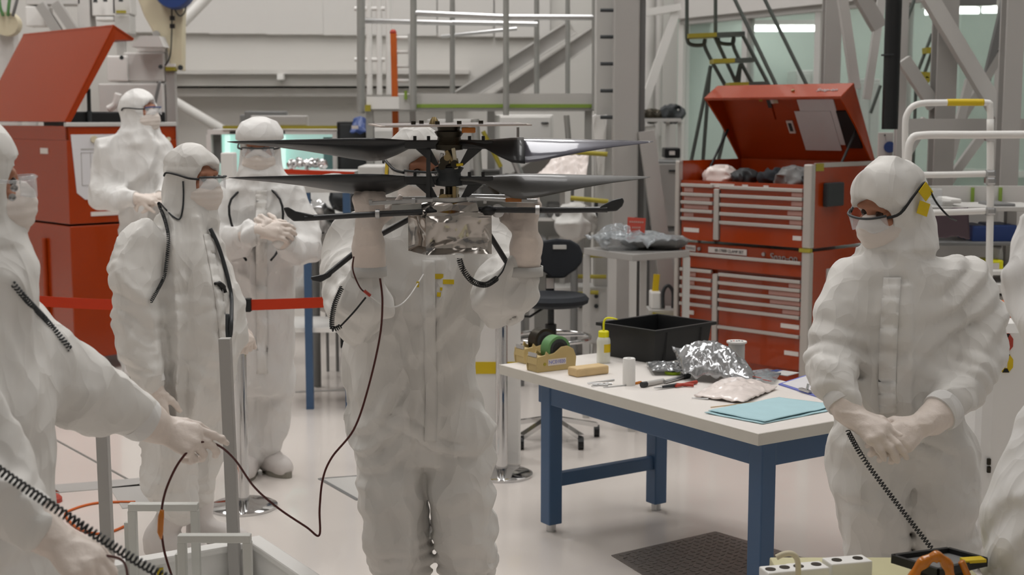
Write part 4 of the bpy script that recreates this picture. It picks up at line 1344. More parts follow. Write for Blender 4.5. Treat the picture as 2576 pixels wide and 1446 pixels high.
def yellow_tape(root, c, w, h, rot, nrm=V((0, -1, 0)), m='yellow'):
    t = V((0, 0, 1))
    s = nrm.cross(t).normalized(); t = s.cross(nrm)
    cr, sr = math.cos(rot), math.sin(rot)
    a, b = s * cr + t * sr, -s * sr + t * cr
    c = V(c)
    n = nrm.normalized() * .002
    return MB().prism([c + a * w + b * h, c - a * w + b * h, c - a * w - b * h, c + a * w - b * h], n).build('tape_patch', m, root)

# ---- the one with clasped hands beside the bench
Y6 = 4.3
p6, h6, mw6, A6 = person(
    'person in white coverall with clasped gloved hands, looking down beside the blue-legged bench', Y6,
    dict(p=(2243, 520, Y6), yaw=-62, pitch=22, roll=-4),
    [(640, 2190, 2335, .09, Y6 + .02), (672, 2135, 2410, .12, Y6), (740, 2105, 2450, .155, Y6), (850, 2105, 2435, .165, Y6), (960, 2100, 2425, .165, Y6), (1060, 2100, 2430, .17, Y6), (1130, 2098, 2448, .15, Y6), (1200, 2130, 2430, .09, Y6)],
    [[(2150, 712, Y6, .095), (2108, 800, Y6 - .05, .085), (2092, 905, Y6 - .12, .082), (2098, 960, Y6 - .2, .075), (2122, 1010, Y6 - .25, .055), (2135, 1035, Y6 - .27, .045)],
     [(2418, 715, Y6, .1), (2462, 800, Y6 - .03, .092), (2458, 900, Y6 - .08, .09), (2432, 965, Y6 - .15, .08), (2385, 1015, Y6 - .22, .062), (2350, 1042, Y6 - .26, .048)]],
    [[(2185, 1160, Y6, .13), (2196, 1260, Y6 - .02, .124), (2208, 1340, Y6, .108), (2208, 1398, Y6, .105), (2208, 1440, Y6, .07)],
     [(2358, 1160, Y6, .13), (2362, 1260, Y6 - .02, .124), (2368, 1340, Y6, .112), (2375, 1398, Y6, .108), (2372, 1440, Y6, .07)]],
    res=.0078, folds=.016, flap=((2235, 700), (2232, 1075), .032, Y6), glasses_style='clear', gtilt=.02,
    rings=[((2095, 930, Y6 - .15), .13, (.3, .3, .9), 58, .014), ((2440, 940, Y6 - .12), .14, (.5, .3, .9), 52, .014),
           ((2206, 1395, Y6), .13, (0, .2, 1), 70, .018), ((2374, 1395, Y6), .13, (0, .2, 1), 70, .018),
           ((2270, 1180, Y6 - .12), .2, (.5, 0, .9), 40, .014)])
wl, wr = P(2140, 1040, Y6 - .29), P(2335, 1058, Y6 - .29)
glove(p6, P(2150, 1052, Y6 - .29), dirv(P(2150, 1052, Y6 - .29), P(2235, 1105, Y6 - .37)), (.15, -.9, .45), -1, [.35, .4, .45, .5], [(P(2132, 1030, Y6 - .265), .04), (P(2122, 1010, Y6 - .245), .05)], size=1.05)
glove(p6, P(2322, 1068, Y6 - .31), dirv(P(2322, 1068, Y6 - .31), P(2235, 1118, Y6 - .36)), (-.2, -.9, .45), 1, [.5, .55, .6, .6], [(P(2342, 1055, Y6 - .28), .042), (P(2368, 1035, Y6 - .255), .055)], size=1.08)
for sx in (2208, 2373):
    c = P(sx, 1440, Y6)
    boot(p6, V((c.x, Y6 + .08, 0)), V((c.x - .03, Y6 - .19, 0)), V((c.x, Y6 + .02, .36)), .058)
yt = P(2275, 490, Y6)
tl = mw6 @ V((-.111, -.01, .035))
nn = (mw6.to_3x3() @ V((-1, 0, .05))).normalized()
nn2 = -nn if nn.y > 0 else nn
for off in (.016, -.03):
    pc = h6 + mw6.to_3x3() @ V(((-.112 if nn2.dot(mw6.to_3x3() @ V((-1, 0, 0))) > 0 else .112), -.035 - off * .5, .03 + off))
    yellow_tape(p6, pc, .022, .02, .6 + off * 10, nn2)
sgn = -1 if nn2.dot(mw6.to_3x3() @ V((-1, 0, 0))) > 0 else 1
MB().tube(bez([mw6 @ V((sgn * .108, -.06, .06)), mw6 @ V((sgn * .118, -.07, 0)), mw6 @ V((sgn * .125, -.1, -.06)), mw6 @ V((sgn * .1, -.15, -.1))], 6), .003, 6).build('neck_cord', 'black', p6, smooth=True)

# ---- standing in profile by the stanchion
Y2 = 5.67
p2, h2, mw2, A2 = person(
    'person in white coverall in profile by the chrome stanchion, black cords over chest', Y2,
    dict(p=(485, 455, Y2), yaw=64, pitch=2),
    [(560, 405, 545, .1, Y2), (600, 340, 560, .16, Y2), (690, 318, 592, .19, Y2), (790, 312, 618, .2, Y2), (870, 325, 612, .2, Y2), (960, 345, 592, .19, Y2), (1030, 352, 572, .15, Y2), (1085, 375, 555, .09, Y2)],
    [[(372, 622, Y2 - .14, .1), (338, 710, Y2 - .2, .095), (338, 810, Y2 - .22, .088), (350, 890, Y2 - .24, .08), (376, 950, Y2 - .25, .062), (383, 968, Y2 - .25, .05)],
     [(500, 640, Y2 + .15, .09), (545, 730, Y2 + .2, .08), (570, 790, Y2 + .16, .07), (590, 815, Y2 + .12, .05)]],
    [[(440, 1040, Y2 - .07, .12), (440, 1120, Y2 - .08, .11), (432, 1200, Y2 - .08, .105), (440, 1250, Y2 - .08, .1), (446, 1290, Y2 - .08, .06)],
     [(500, 1040, Y2 + .07, .115), (505, 1120, Y2 + .08, .105), (490, 1190, Y2 + .08, .1), (492, 1232, Y2 + .08, .09), (498, 1270, Y2 + .08, .06)]],
    res=.00785, folds=.015,
    rings=[((335, 800, Y2 - .2), .18, (.3, .2, 1), 48, .014), ((350, 900, Y2 - .2), .14, (.3, .2, 1), 55, .014),
           ((440, 1230, Y2), .16, (0.2, .2, 1), 55, .02), ((450, 800, Y2 - .2), .25, (.5, .2, -.8), 26, .01)])
glove(p2, P(388, 978, Y2 - .26), (.12, -.1, -1), (-.2, -.95, .1), -1, [.6, .65, .7, .7], [(P(382, 958, Y2 - .255), .047)], size=1.05)
glove(p2, P(592, 815, Y2 + .1), (.45, -.35, -.75), (.5, -.6, .5), -1, [1.2, 1.25, 1.3, 1.3], [(P(575, 795, Y2 + .14), .045)], size=1.05)
boot(p2, V((P(440, 1290, Y2).x - .1, Y2 - .06, 0)), V((P(440, 1290, Y2).x + .17, Y2 - .14, 0)), P(446, 1280, Y2 - .08), .05)
boot(p2, V((P(500, 1290, Y2).x - .06, Y2 + .08, 0)), V((P(500, 1290, Y2).x + .2, Y2 + .05, 0)), P(498, 1262, Y2 + .08), .05)

# ---- at the tall red chest, looking sideways
Y3 = 8.9
step3 = thing('step_stool', 'low grey step under the person by the tall red tool chest', 'step', (P(350, 900, Y3).x, Y3, 0))
MB().box((P(350, 900, Y3).x, Y3, .13), (.6, .5, .04)).build('tread', 'greyl', step3, bevel=.006)
for sx in (-.27, .27):
    MB().box((P(350, 900, Y3).x + sx, Y3, .055), (.03, .46, .11)).build('leg', 'greyl', step3)
p3, h3, mw3, A3 = person(
    'person in white coverall standing by the tall red tool chest, head turned sideways', Y3,
    dict(p=(352, 284, Y3), yaw=70, pitch=-6),
    [(338, 305, 395, .1, Y3), (362, 272, 418, .14, Y3), (410, 280, 420, .16, Y3), (480, 300, 418, .15, Y3), (560, 302, 412, .15, Y3), (640, 302, 412, .16, Y3), (690, 308, 408, .14, Y3)],
    [[(280, 380, Y3 - .05, .09), (258, 440, Y3 - .08, .085), (256, 495, Y3 - .12, .09), (300, 503, Y3 - .25, .07), (335, 500, Y3 - .3, .05)],
     [(405, 385, Y3, .09), (425, 440, Y3 - .06, .08), (420, 490, Y3 - .15, .075), (395, 500, Y3 - .26, .05)]],
    [[(332, 660, Y3, .11), (330, 780, Y3, .09), (330, 890, Y3, .085), (330, 925, Y3, .06)],
     [(382, 660, Y3, .11), (385, 780, Y3, .09), (385, 890, Y3, .085), (385, 925, Y3, .06)]],
    res=.013, folds=.016, material='suit2', glasses_style='blue', floor=.15)
glove(p3, P(352, 500, Y3 - .32), (1, -.1, 0.02), (0, -.6, .8), 1, [.6, .6, .6, .6], [(P(338, 500, Y3 - .31), .045)], res=.006)
glove(p3, P(398, 500, Y3 - .3), (-1, -.2, 0), (0, -.6, .8), -1, [.6, .6, .6, .6], [(P(408, 495, Y3 - .27), .045)], res=.006)
for sx in (330, 385):
    boot(p3, V((P(sx, 900, Y3).x, Y3 + .07, .15)), V((P(sx, 900, Y3).x + .05, Y3 - .17, .15)), V((P(sx, 900, Y3).x, Y3, .42)), .05)

# ---- facing the camera in a long coat
Y4 = 7.0
p4, h4, mw4, A4 = person(
    'person in long white coat and cap facing the camera, hands held together behind red belt', Y4,
    dict(p=(654, 378, Y4), yaw=4, pitch=4),
    [(448, 612, 700, .1, Y4), (472, 572, 742, .14, Y4), (540, 566, 748, .16, Y4), (640, 566, 745, .16, Y4), (760, 562, 748, .17, Y4), (880, 562, 745, .18, Y4), (960, 575, 738, .18, Y4), (985, 578, 735, .16, Y4)],
    [[(590, 492, Y4, .095), (556, 560, Y4 - .05, .088), (548, 615, Y4 - .12, .088), (590, 608, Y4 - .26, .072), (630, 590, Y4 - .33, .055), (645, 585, Y4 - .35, .045)],
     [(725, 492, Y4, .095), (756, 560, Y4 - .05, .088), (764, 625, Y4 - .12, .085), (740, 630, Y4 - .24, .07), (718, 612, Y4 - .3, .055), (708, 604, Y4 - .33, .045)]],
    [[(622, 960, Y4, .1), (622, 1040, Y4, .095), (626, 1100, Y4, .095), (632, 1135, Y4 - .01, .085), (632, 1152, Y4 - .01, .06)],
     [(692, 960, Y4, .1), (690, 1030, Y4, .095), (684, 1085, Y4, .085), (678, 1115, Y4, .075), (676, 1132, Y4, .055)]],
    res=.011, folds=.013, material='suit2', flap=((657, 470), (658, 960), .03, Y4), glasses_style='clear',
    rings=[((560, 615, Y4 - .1), .14, (.6, .3, .7), 50, .014), ((750, 630, Y4 - .1), .14, (.6, .3, .7), 50, .014)])
glove(p4, P(650, 582, Y4 - .36), (1, -.15, .05), (0, -.85, .5), -1, [.5, .55, .6, .6], [(P(632, 588, Y4 - .34), .043), (P(615, 595, Y4 - .31), .05)], size=1.1, res=.005)
glove(p4, P(706, 600, Y4 - .34), (-.75, -.2, .6), (.3, -.9, .2), 1, [.7, .75, .8, .8], [(P(716, 612, Y4 - .31), .045)], size=1.1, res=.005)
boot(p4, V((P(632, 1150, Y4).x, Y4 + .06, 0)), V((P(626, 1150, Y4).x, Y4 - .2, 0)), P(630, 1135, Y4), .05)
boot(p4, V((P(658, 1150, Y4).x, Y4 + .06, 0)), V((P(735, 1150, Y4).x, Y4 - .1, 0)), P(676, 1115, Y4 + .02), .046)
MB().lathe([(.094, 0), (.12, .015), (.118, .05), (.09, .095), (.04, .118), (0, .122)], mw4 @ V((0, -.005, .045)), mw4.to_3x3() @ V((0, .1, 1)), 24).build('cap', 'suit2', p4, smooth=True)
for sx in (-1, 1):
    MB().tube(bez([mw4 @ V((sx * .1, .02, -.1)), V((h4.x + sx * .12, Y4 - .15, 1.42)), V((h4.x + sx * .1 + .02, Y4 - .2, 1.2)), V((h4.x + sx * .06 + .03, Y4 - .27, 1.13))], 6), .006, 6).build('lanyard', 'black', p4, smooth=True)

# ---- nearest, cut by the edge of the picture, paying out the cable
Y1 = 3.2
p1, h1, mw1, A1 = person(
    'person in white coverall at the picture edge, holding out the thin dark cable', Y1,
    dict(p=(-62, 475, Y1 + .05), yaw=112, pitch=-2),
    [(705, -120, 50, .1, Y1), (745, -200, 75, .16, Y1), (850, -215, 92, .19, Y1), (1000, -210, 122, .2, Y1), (1150, -205, 130, .21, Y1), (1300, -200, 130, .22, Y1), (1420, -195, 130, .21, Y1), (1520, -180, 120, .16, Y1)],
    [[(0, 830, Y1 + .14, .115), (95, 910, Y1 + .2, .108), (190, 970, Y1 + .26, .102), (260, 1005, Y1 + .32, .092), (335, 1042, Y1 + .38, .068), (372, 1062, Y1 + .41, .05)],
     [(-150, 830, Y1 - .16, .1), (-120, 1000, Y1 - .22, .095), (-60, 1150, Y1 - .25, .09), (20, 1250, Y1 - .28, .075), (90, 1322, Y1 - .3, .05)]],
    [[(-95, 1500, Y1 - .08, .13), (-90, 1800, Y1 - .08, .11), (-90, 2050, Y1 - .08, .08)],
     [(20, 1500, Y1 + .1, .13), (20, 1800, Y1 + .1, .11), (20, 2020, Y1 + .1, .08)]],
    res=.0078, folds=.014, hood_r=(.108, .112, .162), glasses_style='lite',
    rings=[((255, 1000, Y1 + .3), .1, (.85, .3, -.4), 55, .012), ((150, 930, Y1 + .25), .13, (.85, .3, -.4), 40, .009), ((20, 1240, Y1 - .28), .13, (.7, 0, -.7), 48, .014)])
hw = P(398, 1078, Y1 + .43)
glove(p1, hw, dirv(hw, P(500, 1112, Y1 + .44)), (.1, -.75, .65), -1, [.28, .55, .8, .95], [(P(382, 1066, Y1 + .415), .045), (P(358, 1054, Y1 + .395), .056)], size=1.12, thumb=(.5, .8, -.3), res=.0035)
hw = P(128, 1352, Y1 - .31)
glove(p1, hw, dirv(hw, P(215, 1420, Y1 - .33)), (.5, -.6, .65), -1, [.55, .6, .65, .7], [(P(100, 1330, Y1 - .3), .045), (P(70, 1305, Y1 - .295), .058)], size=1.15, res=.0035)
for sx, yy in ((-90, -.08), (20, .1)):
    c = P(sx, 2000, Y1 + yy)
    boot(p1, V((c.x - .08, Y1 + yy, 0)), V((c.x + .2, Y1 + yy - .03, 0)), V((c.x, Y1 + yy, .3)), .058)
def snap(root, c, n):
    n = V(n).normalized()
    return MB().lathe([(.006, 0), (.006, .002), (.0085, .003), (.0085, 0)], c, n, 14).build('snap_button', 'steel', root, smooth=True)

# ---- cut by the opposite edge, seen from behind
Y7 = 3.6
p7, h7, mw7, A7 = person(
    'person in white coverall cut off by the picture edge beside the striped cabinet', Y7,
    dict(p=(2760, 420, Y7), yaw=165, pitch=10),
    [(600, 2680, 2830, .1, Y7), (640, 2610, 2900, .15, Y7), (760, 2620, 2910, .18, Y7), (900, 2650, 2900, .18, Y7), (1050, 2590, 2910, .2, Y7), (1200, 2510, 2920, .21, Y7), (1320, 2490, 2920, .21, Y7), (1420, 2490, 2920, .2, Y7)],
    [[(2650, 610, Y7 - .02, .11), (2592, 700, Y7 - .06, .078), (2628, 830, Y7 - .15, .07), (2700, 900, Y7 - .25, .05)],
     [(2860, 660, Y7, .11), (2900, 780, Y7 - .06, .09), (2880, 900, Y7 - .2, .06)]],
    [[(2600, 1350, Y7, .13), (2600, 1600, Y7, .12), (2600, 1880, Y7, .07)],
     [(2800, 1350, Y7, .13), (2800, 1600, Y7, .12), (2800, 1880, Y7, .07)]],
    res=.011, folds=.018, material='suit2')
for sx in (2600, 2800):
    c = P(sx, 1850, Y7)
    boot(p7, V((c.x, Y7 - .06, 0)), V((c.x, Y7 + .2, 0)), V((c.x, Y7, .25)), .056)

from mathutils.bvhtree import BVHTree
def bvh_of(root):
    b = [c for c in root.children if c.name.startswith('coverall')][0]
    return BVHTree.FromPolygons([v.co for v in b.data.vertices], [tuple(pp.vertices) for pp in b.data.polygons])
def placket(root, bvh, path, hw, n=40, lift=.004):
    """front closure: a strip of cloth lying on the suit along a path."""
    org = V((0, 0, CAMH))
    pts = bez([V((x, y, 0)) for x, y in path], 10)
    idx = [pts[min(len(pts) - 1, int(i * (len(pts) - 1) / n))] for i in range(n + 1)]
    rows = []
    for q in idx:
        row = []
        for k in (-1, -.4, .4, 1):
            h = bvh.ray_cast(org, (P(q.x + k * hw, q.y, 3.0) - org).normalized())[0]
            row.append((q.x + k * hw, q.y, h.y if h else None))
        rows.append(row)
    ys = np.array([[c[2] if c[2] else np.nan for c in r] for r in rows])
    ys = np.where(np.isnan(ys), np.nanmedian(ys), ys)
    for _ in range(3):
        ys[1:-1] = np.minimum(ys[1:-1], (ys[:-2] + ys[1:-1] + ys[2:]) / 3)
    mb = MB()
    vs = [P(rows[i][j][0], rows[i][j][1], ys[i][j] - lift) for i in range(n + 1) for j in range(4)]
    mb.add(vs, [(i * 4 + j, i * 4 + j + 1, i * 4 + j + 5, i * 4 + j + 4) for i in range(n) for j in range(3)])
    return mb.build('front_placket', 'suit', root, smooth=True, solid=.006)
placket(p5, bvh_of(p5), [(1078, 655), (1080, 760), (1082, 900), (1086, 1000), (1082, 1110)], 15)
placket(p6, bvh_of(p6), [(2245, 700), (2238, 800), (2232, 950), (2234, 1040)], 22)
placket(p4, bvh_of(p4), [(657, 480), (658, 540), (658, 700), (660, 940)], 14)
placket(p2, bvh_of(p2), [(522, 590), (540, 680), (556, 780), (565, 880)], 10)
PR = {1: p1, 2: p2, 4: p4, 5: p5, 6: p6}
# ================================================================ stanchions and belts
def stanchion(px, py, lab, top=.93, r=.16):
    o = G(px, py)
    t = thing('stanchion', lab, 'stanchion', o, group='chrome belt stanchions')
    MB().lathe([(r, 0), (r, .012), (r - .02, .022), (.06, .032), (.035, .04), (0, .04)], o, n=40).build('base', 'chrome', t, smooth=40)
    MB().cyl(o + V((0, 0, .03)), o + V((0, 0, top)), .03, 28).build('post', 'chrome', t, smooth=40)
    MB().lathe([(.036, top), (.037, top + .005), (.037, top + .06), (.03, top + .068), (0, top + .068)], o, n=28).build('belt_head', 'steel', t, smooth=40)
    MB().box(o + V((.045, 0, top + .03)), (.03, .04, .062)).build('belt_slot', 'black', t, bevel=.004)
    return o
s1 = stanchion(612, 1276, 'chrome stanchion between the profile figure and the long-coated one')
s2 = stanchion(1262, 1195, 'chrome stanchion behind the person carrying the aircraft')
s0 = stanchion(62, 1252, 'chrome stanchion behind the nearest person at the picture edge')
def belt(a, b, lab):
    a, b = a + V((.06, 0, .93)), b + V((-.04, 0, .93))
    pts = []
    for i in range(13):
        t = i / 12
        p = a.lerp(b, t); p.z -= .03 * 4 * t * (1 - t) * .4
        pts.append(p)
    vs = [p + V((0, 0, .005)) for p in pts] + [p + V((0, 0, .055)) for p in pts]
    MB().add(vs, [(i, i + 1, i + 14, i + 13) for i in range(12)]).build('barrier_belt', 'belt', solid=.003, label=lab, cat='belt')
belt(s1, s2, 'red barrier belt running behind the person with the aircraft')
belt(s0, s1, 'red barrier belt running behind the profile figure')
# white box with yellow bands
a, b = P(1186, 775, 7.15), P(1310, 775, 7.15)
t = thing('barrier_box', 'white box with yellow bands behind the second stanchion', 'box', ((a.x + b.x) / 2, 7.3, 0))
cx, w = (a.x + b.x) / 2, b.x - a.x
MB().box((cx, 7.25, a.z / 2), (w, .2, a.z)).build('box_body', 'white', t, bevel=.012)
for z0, z1 in ((a.z - .05, a.z - .005), (zof(940, 7.15), zof(910, 7.15))):
    MB().box((cx, 7.25, (z0 + z1) / 2), (w + .006, .206, z1 - z0)).build('yellow_band', 'yellow', t)

# ================================================================ drafting chair and the steel table behind the bench
YC = 7.75
t = thing('drafting_chair', 'black drafting chair with a slotted backrest beside the steel table', 'chair', (P(1385, 800, YC).x, YC, 0))
prof = [(1400, 601), (1435, 604), (1458, 617), (1467, 640), (1464, 662), (1448, 680), (1432, 690), (1420, 700), (1388, 700), (1374, 688), (1352, 676), (1341, 660), (1338, 640), (1346, 619), (1368, 606)]
m = MB(); m.prism([P(x, y, YC + .16) for x, y in prof], (0, .04, 0)); bk = m.build('backrest', 'blackfab', t, bevel=.012)
m = MB(); pbox(m, 1391, 1425, 616, 627, YC + .155, .006); m.build('handle_slot', 'greyl', bk, bevel=.002)
se = MB().lathe([(0, 0), (.17, 0), (.205, .018), (.21, .04), (.19, .062), (.1, .055), (0, .05)], (P(1388, 768, YC).x, YC, zof(768, YC)), n=32)
so = se.build('seat', 'blackfab', t, smooth=40)
so.scale = (1, 1, 1)
cxx, zs = P(1386, 768, YC).x, zof(768, YC)
MB().beam((cxx, YC + .1, zs), (cxx, YC + .2, zs + .06), .05, .012).build('back_bracket', 'black', t)
MB().beam((cxx, YC + .2, zs + .04), (cxx, YC + .2, zof(690, YC + .2)), .05, .012).build('back_bracket', 'black', t)
MB().box((cxx, YC + .19, zof(712, YC + .2)), (.045, .004, .06)).build('care_tag', 'label', t)
MB().cyl((cxx, YC, .12), (cxx, YC, zs), .018, 16).build('gas_column', 'dark', t, smooth=40)
MB().cyl((cxx, YC, zof(850, YC)), (cxx, YC, zof(815, YC)), .032, 16).build('column_sleeve', 'black', t, smooth=40)
zr = zof(848, YC)
ringp = [V((cxx + .22 * math.cos(k * math.pi / 18), YC + .22 * math.sin(k * math.pi / 18), zr)) for k in range(36)]
fr = MB().tube(ringp, .012, 10, closed=True); fr.build('foot_ring', 'chrome', t, smooth=True)
for k in range(4):
    a = k * math.pi / 2 + .4
    MB().cyl((cxx, YC, zr + .01), (cxx + .22 * math.cos(a), YC + .22 * math.sin(a), zr), .008, 8).build('ring_spoke', 'chrome', t)
for k in range(5):
    a = k * math.pi * .4 + .3
    e = V((cxx + .28 * math.cos(a), YC + .28 * math.sin(a), .07))
    MB().beam((cxx, YC, .13), e, .04, .025).build('base_arm', 'chrome', t)
    MB().cyl(e + V((-.015, 0, -.035)), e + V((.015, 0, -.035)), .034, 14).build('caster', 'black', t)
MB().tube([V((cxx - .03, YC - .05, zs)), V((cxx - .12, YC - .1, zs - .05)), V((cxx - .2, YC - .1, zs - .045))], .007, 8).build('tilt_lever', 'black', t, smooth=True)

YT = 8.0
tz = zof(632, YT)
A, B, C2, D2 = P(1468, 622, YT + .35), P(1592, 640, YT - .05), P(1735, 632, YT + .2), P(1620, 615, YT + .65)
tz = B.z
A, B, C2, D2 = [V((p.x, p.y, tz)) for p in (A, B, C2, D2)]
t = thing('steel_table', 'grey steel side table holding bagged parts and a red sign', 'table', (A + C2) / 2 - V((0, 0, tz)))
MB().prism([A, B, C2, D2], (0, 0, -.04)).build('table_top', 'grey', t, bevel=.004)
for p in (A, B, C2, D2):
    q = p.lerp((A + C2) / 2, .06)
    MB().beam((q.x, q.y, 0), (q.x, q.y, tz - .04), .04).build('leg', 'greyl', t)
MB().beam(V((A.x, A.y, .3)), V((B.x, B.y, .3)), .03).build('stretcher', 'greyl', t)
MB().beam(V((B.x, B.y, .3)), V((C2.x, C2.y, .3)), .03).build('stretcher', 'greyl', t)
def sheet(name, pts, bulge, amp, freq, mm, lab, cat, n=28, base=0):
    return crumple(name, (*pts, bulge), mm, lab, cat, amp, freq, n, base=base)
up = lambda p, h=.01: p + V((0, 0, h))
sheet('film_bag', (up(A), up(B), up(C2), up(D2)), .03, .05, 14, 'clearbag', 'big crumpled clear plastic sheet over the steel side table', 'sheet', base=tz + .006)
lump('bagged_part', (A + B) / 2 + V((.08, .1, .06)), (.13, .1, .07), 'clearbag', 'crumpled clear bag bulging at the steel table corner near the chair', 'bag', amp=.5, freq=18)
lump('bagged_part', (B + C2) / 2 + V((-.02, .2, .045)), (.2, .12, .04), 'greyd', 'dark bagged part lying flat on the steel side table', 'bag', amp=.4, freq=16)
sg = thing('red_sign', 'small red sign with white lines standing on the steel side table', 'sign', P(1600, 597, YT + .25))
q = [P(1577, 598, YT + .25), P(1621, 596, YT + .25), P(1625, 549, YT + .28), P(1579, 546, YT + .28)]
MB().prism(q, (0, .006, 0)).build('sign_board', 'redsign', sg)
for k, (e0, e1) in enumerate(((.1, .9), (.25, .75), (.1, .88))):
    y = (.78, .5, .22)[k]
    a = q[0].lerp(q[1], e0).lerp(q[3].lerp(q[2], e0), y); b = q[0].lerp(q[1], e1).lerp(q[3].lerp(q[2], e1), y)
    nseg = 7 if k != 1 else 5
    for i in range(nseg):
        p0, p1 = a.lerp(b, i / nseg), a.lerp(b, (i + .78) / nseg)
        MB().beam(p0 + V((0, -.002, 0)), p1 + V((0, -.002, 0)), .002, .010).build('white_lettering', 'labelpink', sg)
MB().beam(P(1600, 546, YT + .3), P(1601, 598, YT + .36), .012, .004).build('sign_prop', 'dark', sg)

# ================================================================ raised platform with handrails
YP = 9.9
pl = thing('access_platform', 'raised aluminium access platform with handrails and green edge strip', 'platform', (P(1270, 270, YP).x, YP, 0))
def ppost(px, y0, y1, Y, r=.022, mm='galv', nm='post'):
    a, b = P(px, y0, Y), P(px, y1, Y)
    return MB().cyl(a, b, r, 14).build(nm, mm, pl, smooth=40)
ppost(1040, -60, 276, YP - .05, .023); ppost(1273, -60, 290, YP - .1, .021); ppost(1496, -60, 276, YP - .05, .02)
ppost(908, -60, 285, YP + .3, .03); ppost(1138, -60, 240, YP + .7, .02); ppost(1350, -60, 240, YP + .7, .02); ppost(1428, -60, 240, YP + .7, .018)
for a, b, Y, r in (((1045, 33), (1273, 43), YP - .05, .02), ((1273, 43), (1496, 44), YP - .05, .02), ((915, 52), (1138, 58), YP + .5, .019), ((1138, 57), (1352, 61), YP + .6, .019), ((1110, 92), (1300, 72), YP + .7, .014)):
    MB().cyl(P(*a, Y), P(*b, Y), r, 12).build('rail', 'steel', pl, smooth=40)
for x0, x1 in ((1046, 1268), (1280, 1490)):
    m = MB(); pbox(m, x0, x1, 235, 262, YP - .02, .02); m.build('kick_plate', 'greyl', pl)
    m = MB(); pbox(m, x0 + 2, x1 - 1, 262, 271, YP - .03, .03); m.build('green_edge_strip', 'greentrim', pl)
    m = MB(); pbox(m, x0, x1, 271, 279, YP - .02, .05); m.build('deck_edge', 'galv', pl)
m = MB(); a, b = P(915, 275, YP), P(1500, 275, YP); m.box(((a.x + b.x) / 2, YP + .4, zof(275, YP) + .01), (b.x - a.x, .8, .04)); m.build('deck', 'galv', pl)
m = MB(); pbox(m, 922, 1004, 243, 274, YP - .01, .04); m.build('side_plate', 'white', pl)
m = MB(); pbox(m, 1004, 1034, 238, 276, YP - .01, .04); m.build('side_plate', 'greyl', pl)
m = MB(); pbox(m, 1017, 1024, 228, 250, YP - .03, .02); m.build('green_tag', 'greentrim', pl)
m = MB(); pbox(m, 918, 932, 264, 280, YP - .03, .02); m.build('yellow_tag', 'yellowd', pl)
for px in (930, 1480):
    for dy in (.05, .75):
        p = P(px, 275, YP + dy)
        MB().beam((p.x, YP + dy, 0), (p.x, YP + dy, p.z), .05).build('support_leg', 'galv', pl)
for i, (p0, p1) in enumerate((((1440, 68), (1130, 262)), ((1545, 52), (1235, 262)))):
    sgn_ = thing('stair_stringer', ['upper pale channel beam sloping behind the platform handrail', 'lower pale channel beam sloping behind the platform handrail'][i], 'beam', P(*p1, 10.9 + .2 * i))
    a, b = P(*p0, 10.9 + .2 * i), P(*p1, 10.9 + .2 * i)
    MB().beam(a, b, .03, .11).build('web', 'wallp', sgn_)
    for s_ in (1, -1):
        d, sd, tt = frame_from(a, b)
        MB().beam(a + tt * .055 * s_ - V((0, .04, 0)), b + tt * .055 * s_ - V((0, .04, 0)), .09, .014).build('flange', 'white', sgn_)
    MB().beam(V((b.x, b.y + .03, 0)), b + V((0, .03, -.04)), .06).build('foot_post', 'galv', sgn_)
# orange ladder
t = thing('orange_ladder', 'orange-railed ladder leaning behind the platform', 'ladder', (P(1000, 300, 10.7).x, 10.7, 0))
for px in (990, 1034):
    a, b = P(px, 85, 10.7), P(px + 6, 345, 10.7)
    MB().beam(a, b, .045, .06).build('rail', 'orange' if px < 1000 else 'greyl', t)
for y in range(95, 345, 36):
    MB().cyl(P(992, y, 10.7), P(1036, y, 10.7), .013, 8).build('rung', 'white', t)
MB().ball(P(989, 82, 10.7), .026).build('end_cap', 'redsign', t, smooth=True)
# white caged ladder
t = thing('white_ladder', 'white fixed wall ladder behind the platform post', 'ladder', (P(940, 200, 11.6).x, 11.6, 0))
for px in (928, 953, 977):
    MB().cyl(P(px, -60, 11.6), P(px + 2, 238, 11.6), .024, 10).build('rail', 'white', t, smooth=40)
for y in (22, 150):
    MB().cyl(P(892, y, 11.6), P(968, y, 11.6), .018, 10).build('hoop', 'white', t, smooth=40)
# equipment under and behind the platform
def rack(name, lab, x0, x1, y0, Y, mm, depth=.5, cat='cabinet', panels=0, pm='white', base=0.0):
    a, b = P(x0, y0, Y), P(x1, y0, Y)
    t = thing(name, lab, cat, ((a.x + b.x) / 2, Y + depth / 2, base))
    MB().box(((a.x + b.x) / 2, Y + depth / 2, (a.z + base) / 2), (b.x - a.x, depth, a.z - base)).build('body', mm, t, bevel=.01)
    for k in range(panels):
        z0, z1 = base + (a.z - base) * k / panels + .02, base + (a.z - base) * (k + 1) / panels - .02
        p = MB().box(((a.x + b.x) / 2, Y - .006, (z0 + z1) / 2), (b.x - a.x - .05, .02, z1 - z0)).build('front_panel', pm, t, bevel=.004)
        MB().box((b.x - .07, Y - .022, z1 - .05), (.06, .012, .012)).build('handle', 'dark', p)
    return t
rack('equipment_cabinet', 'white equipment cabinet under the platform, behind the rotor mast', 1248, 1392, 288, 11.6, 'white', .5, panels=2)
rack('equipment_cabinet', 'grey equipment cabinet under the platform behind the hooded carrier', 1075, 1190, 300, 11.9, 'greyl', .5, panels=3, pm='greyl')
rack('equipment_cabinet', 'pale cabinet behind the orange ladder', 935, 1050, 322, 12.3, 'wallp', .5, panels=2, pm='wallp')
rack('equipment_cabinet', 'low grey cabinet right of the sloping leg, behind the steel table', 1628, 1716, 405, 10.3, 'greyd', .5, panels=3, pm='grey')
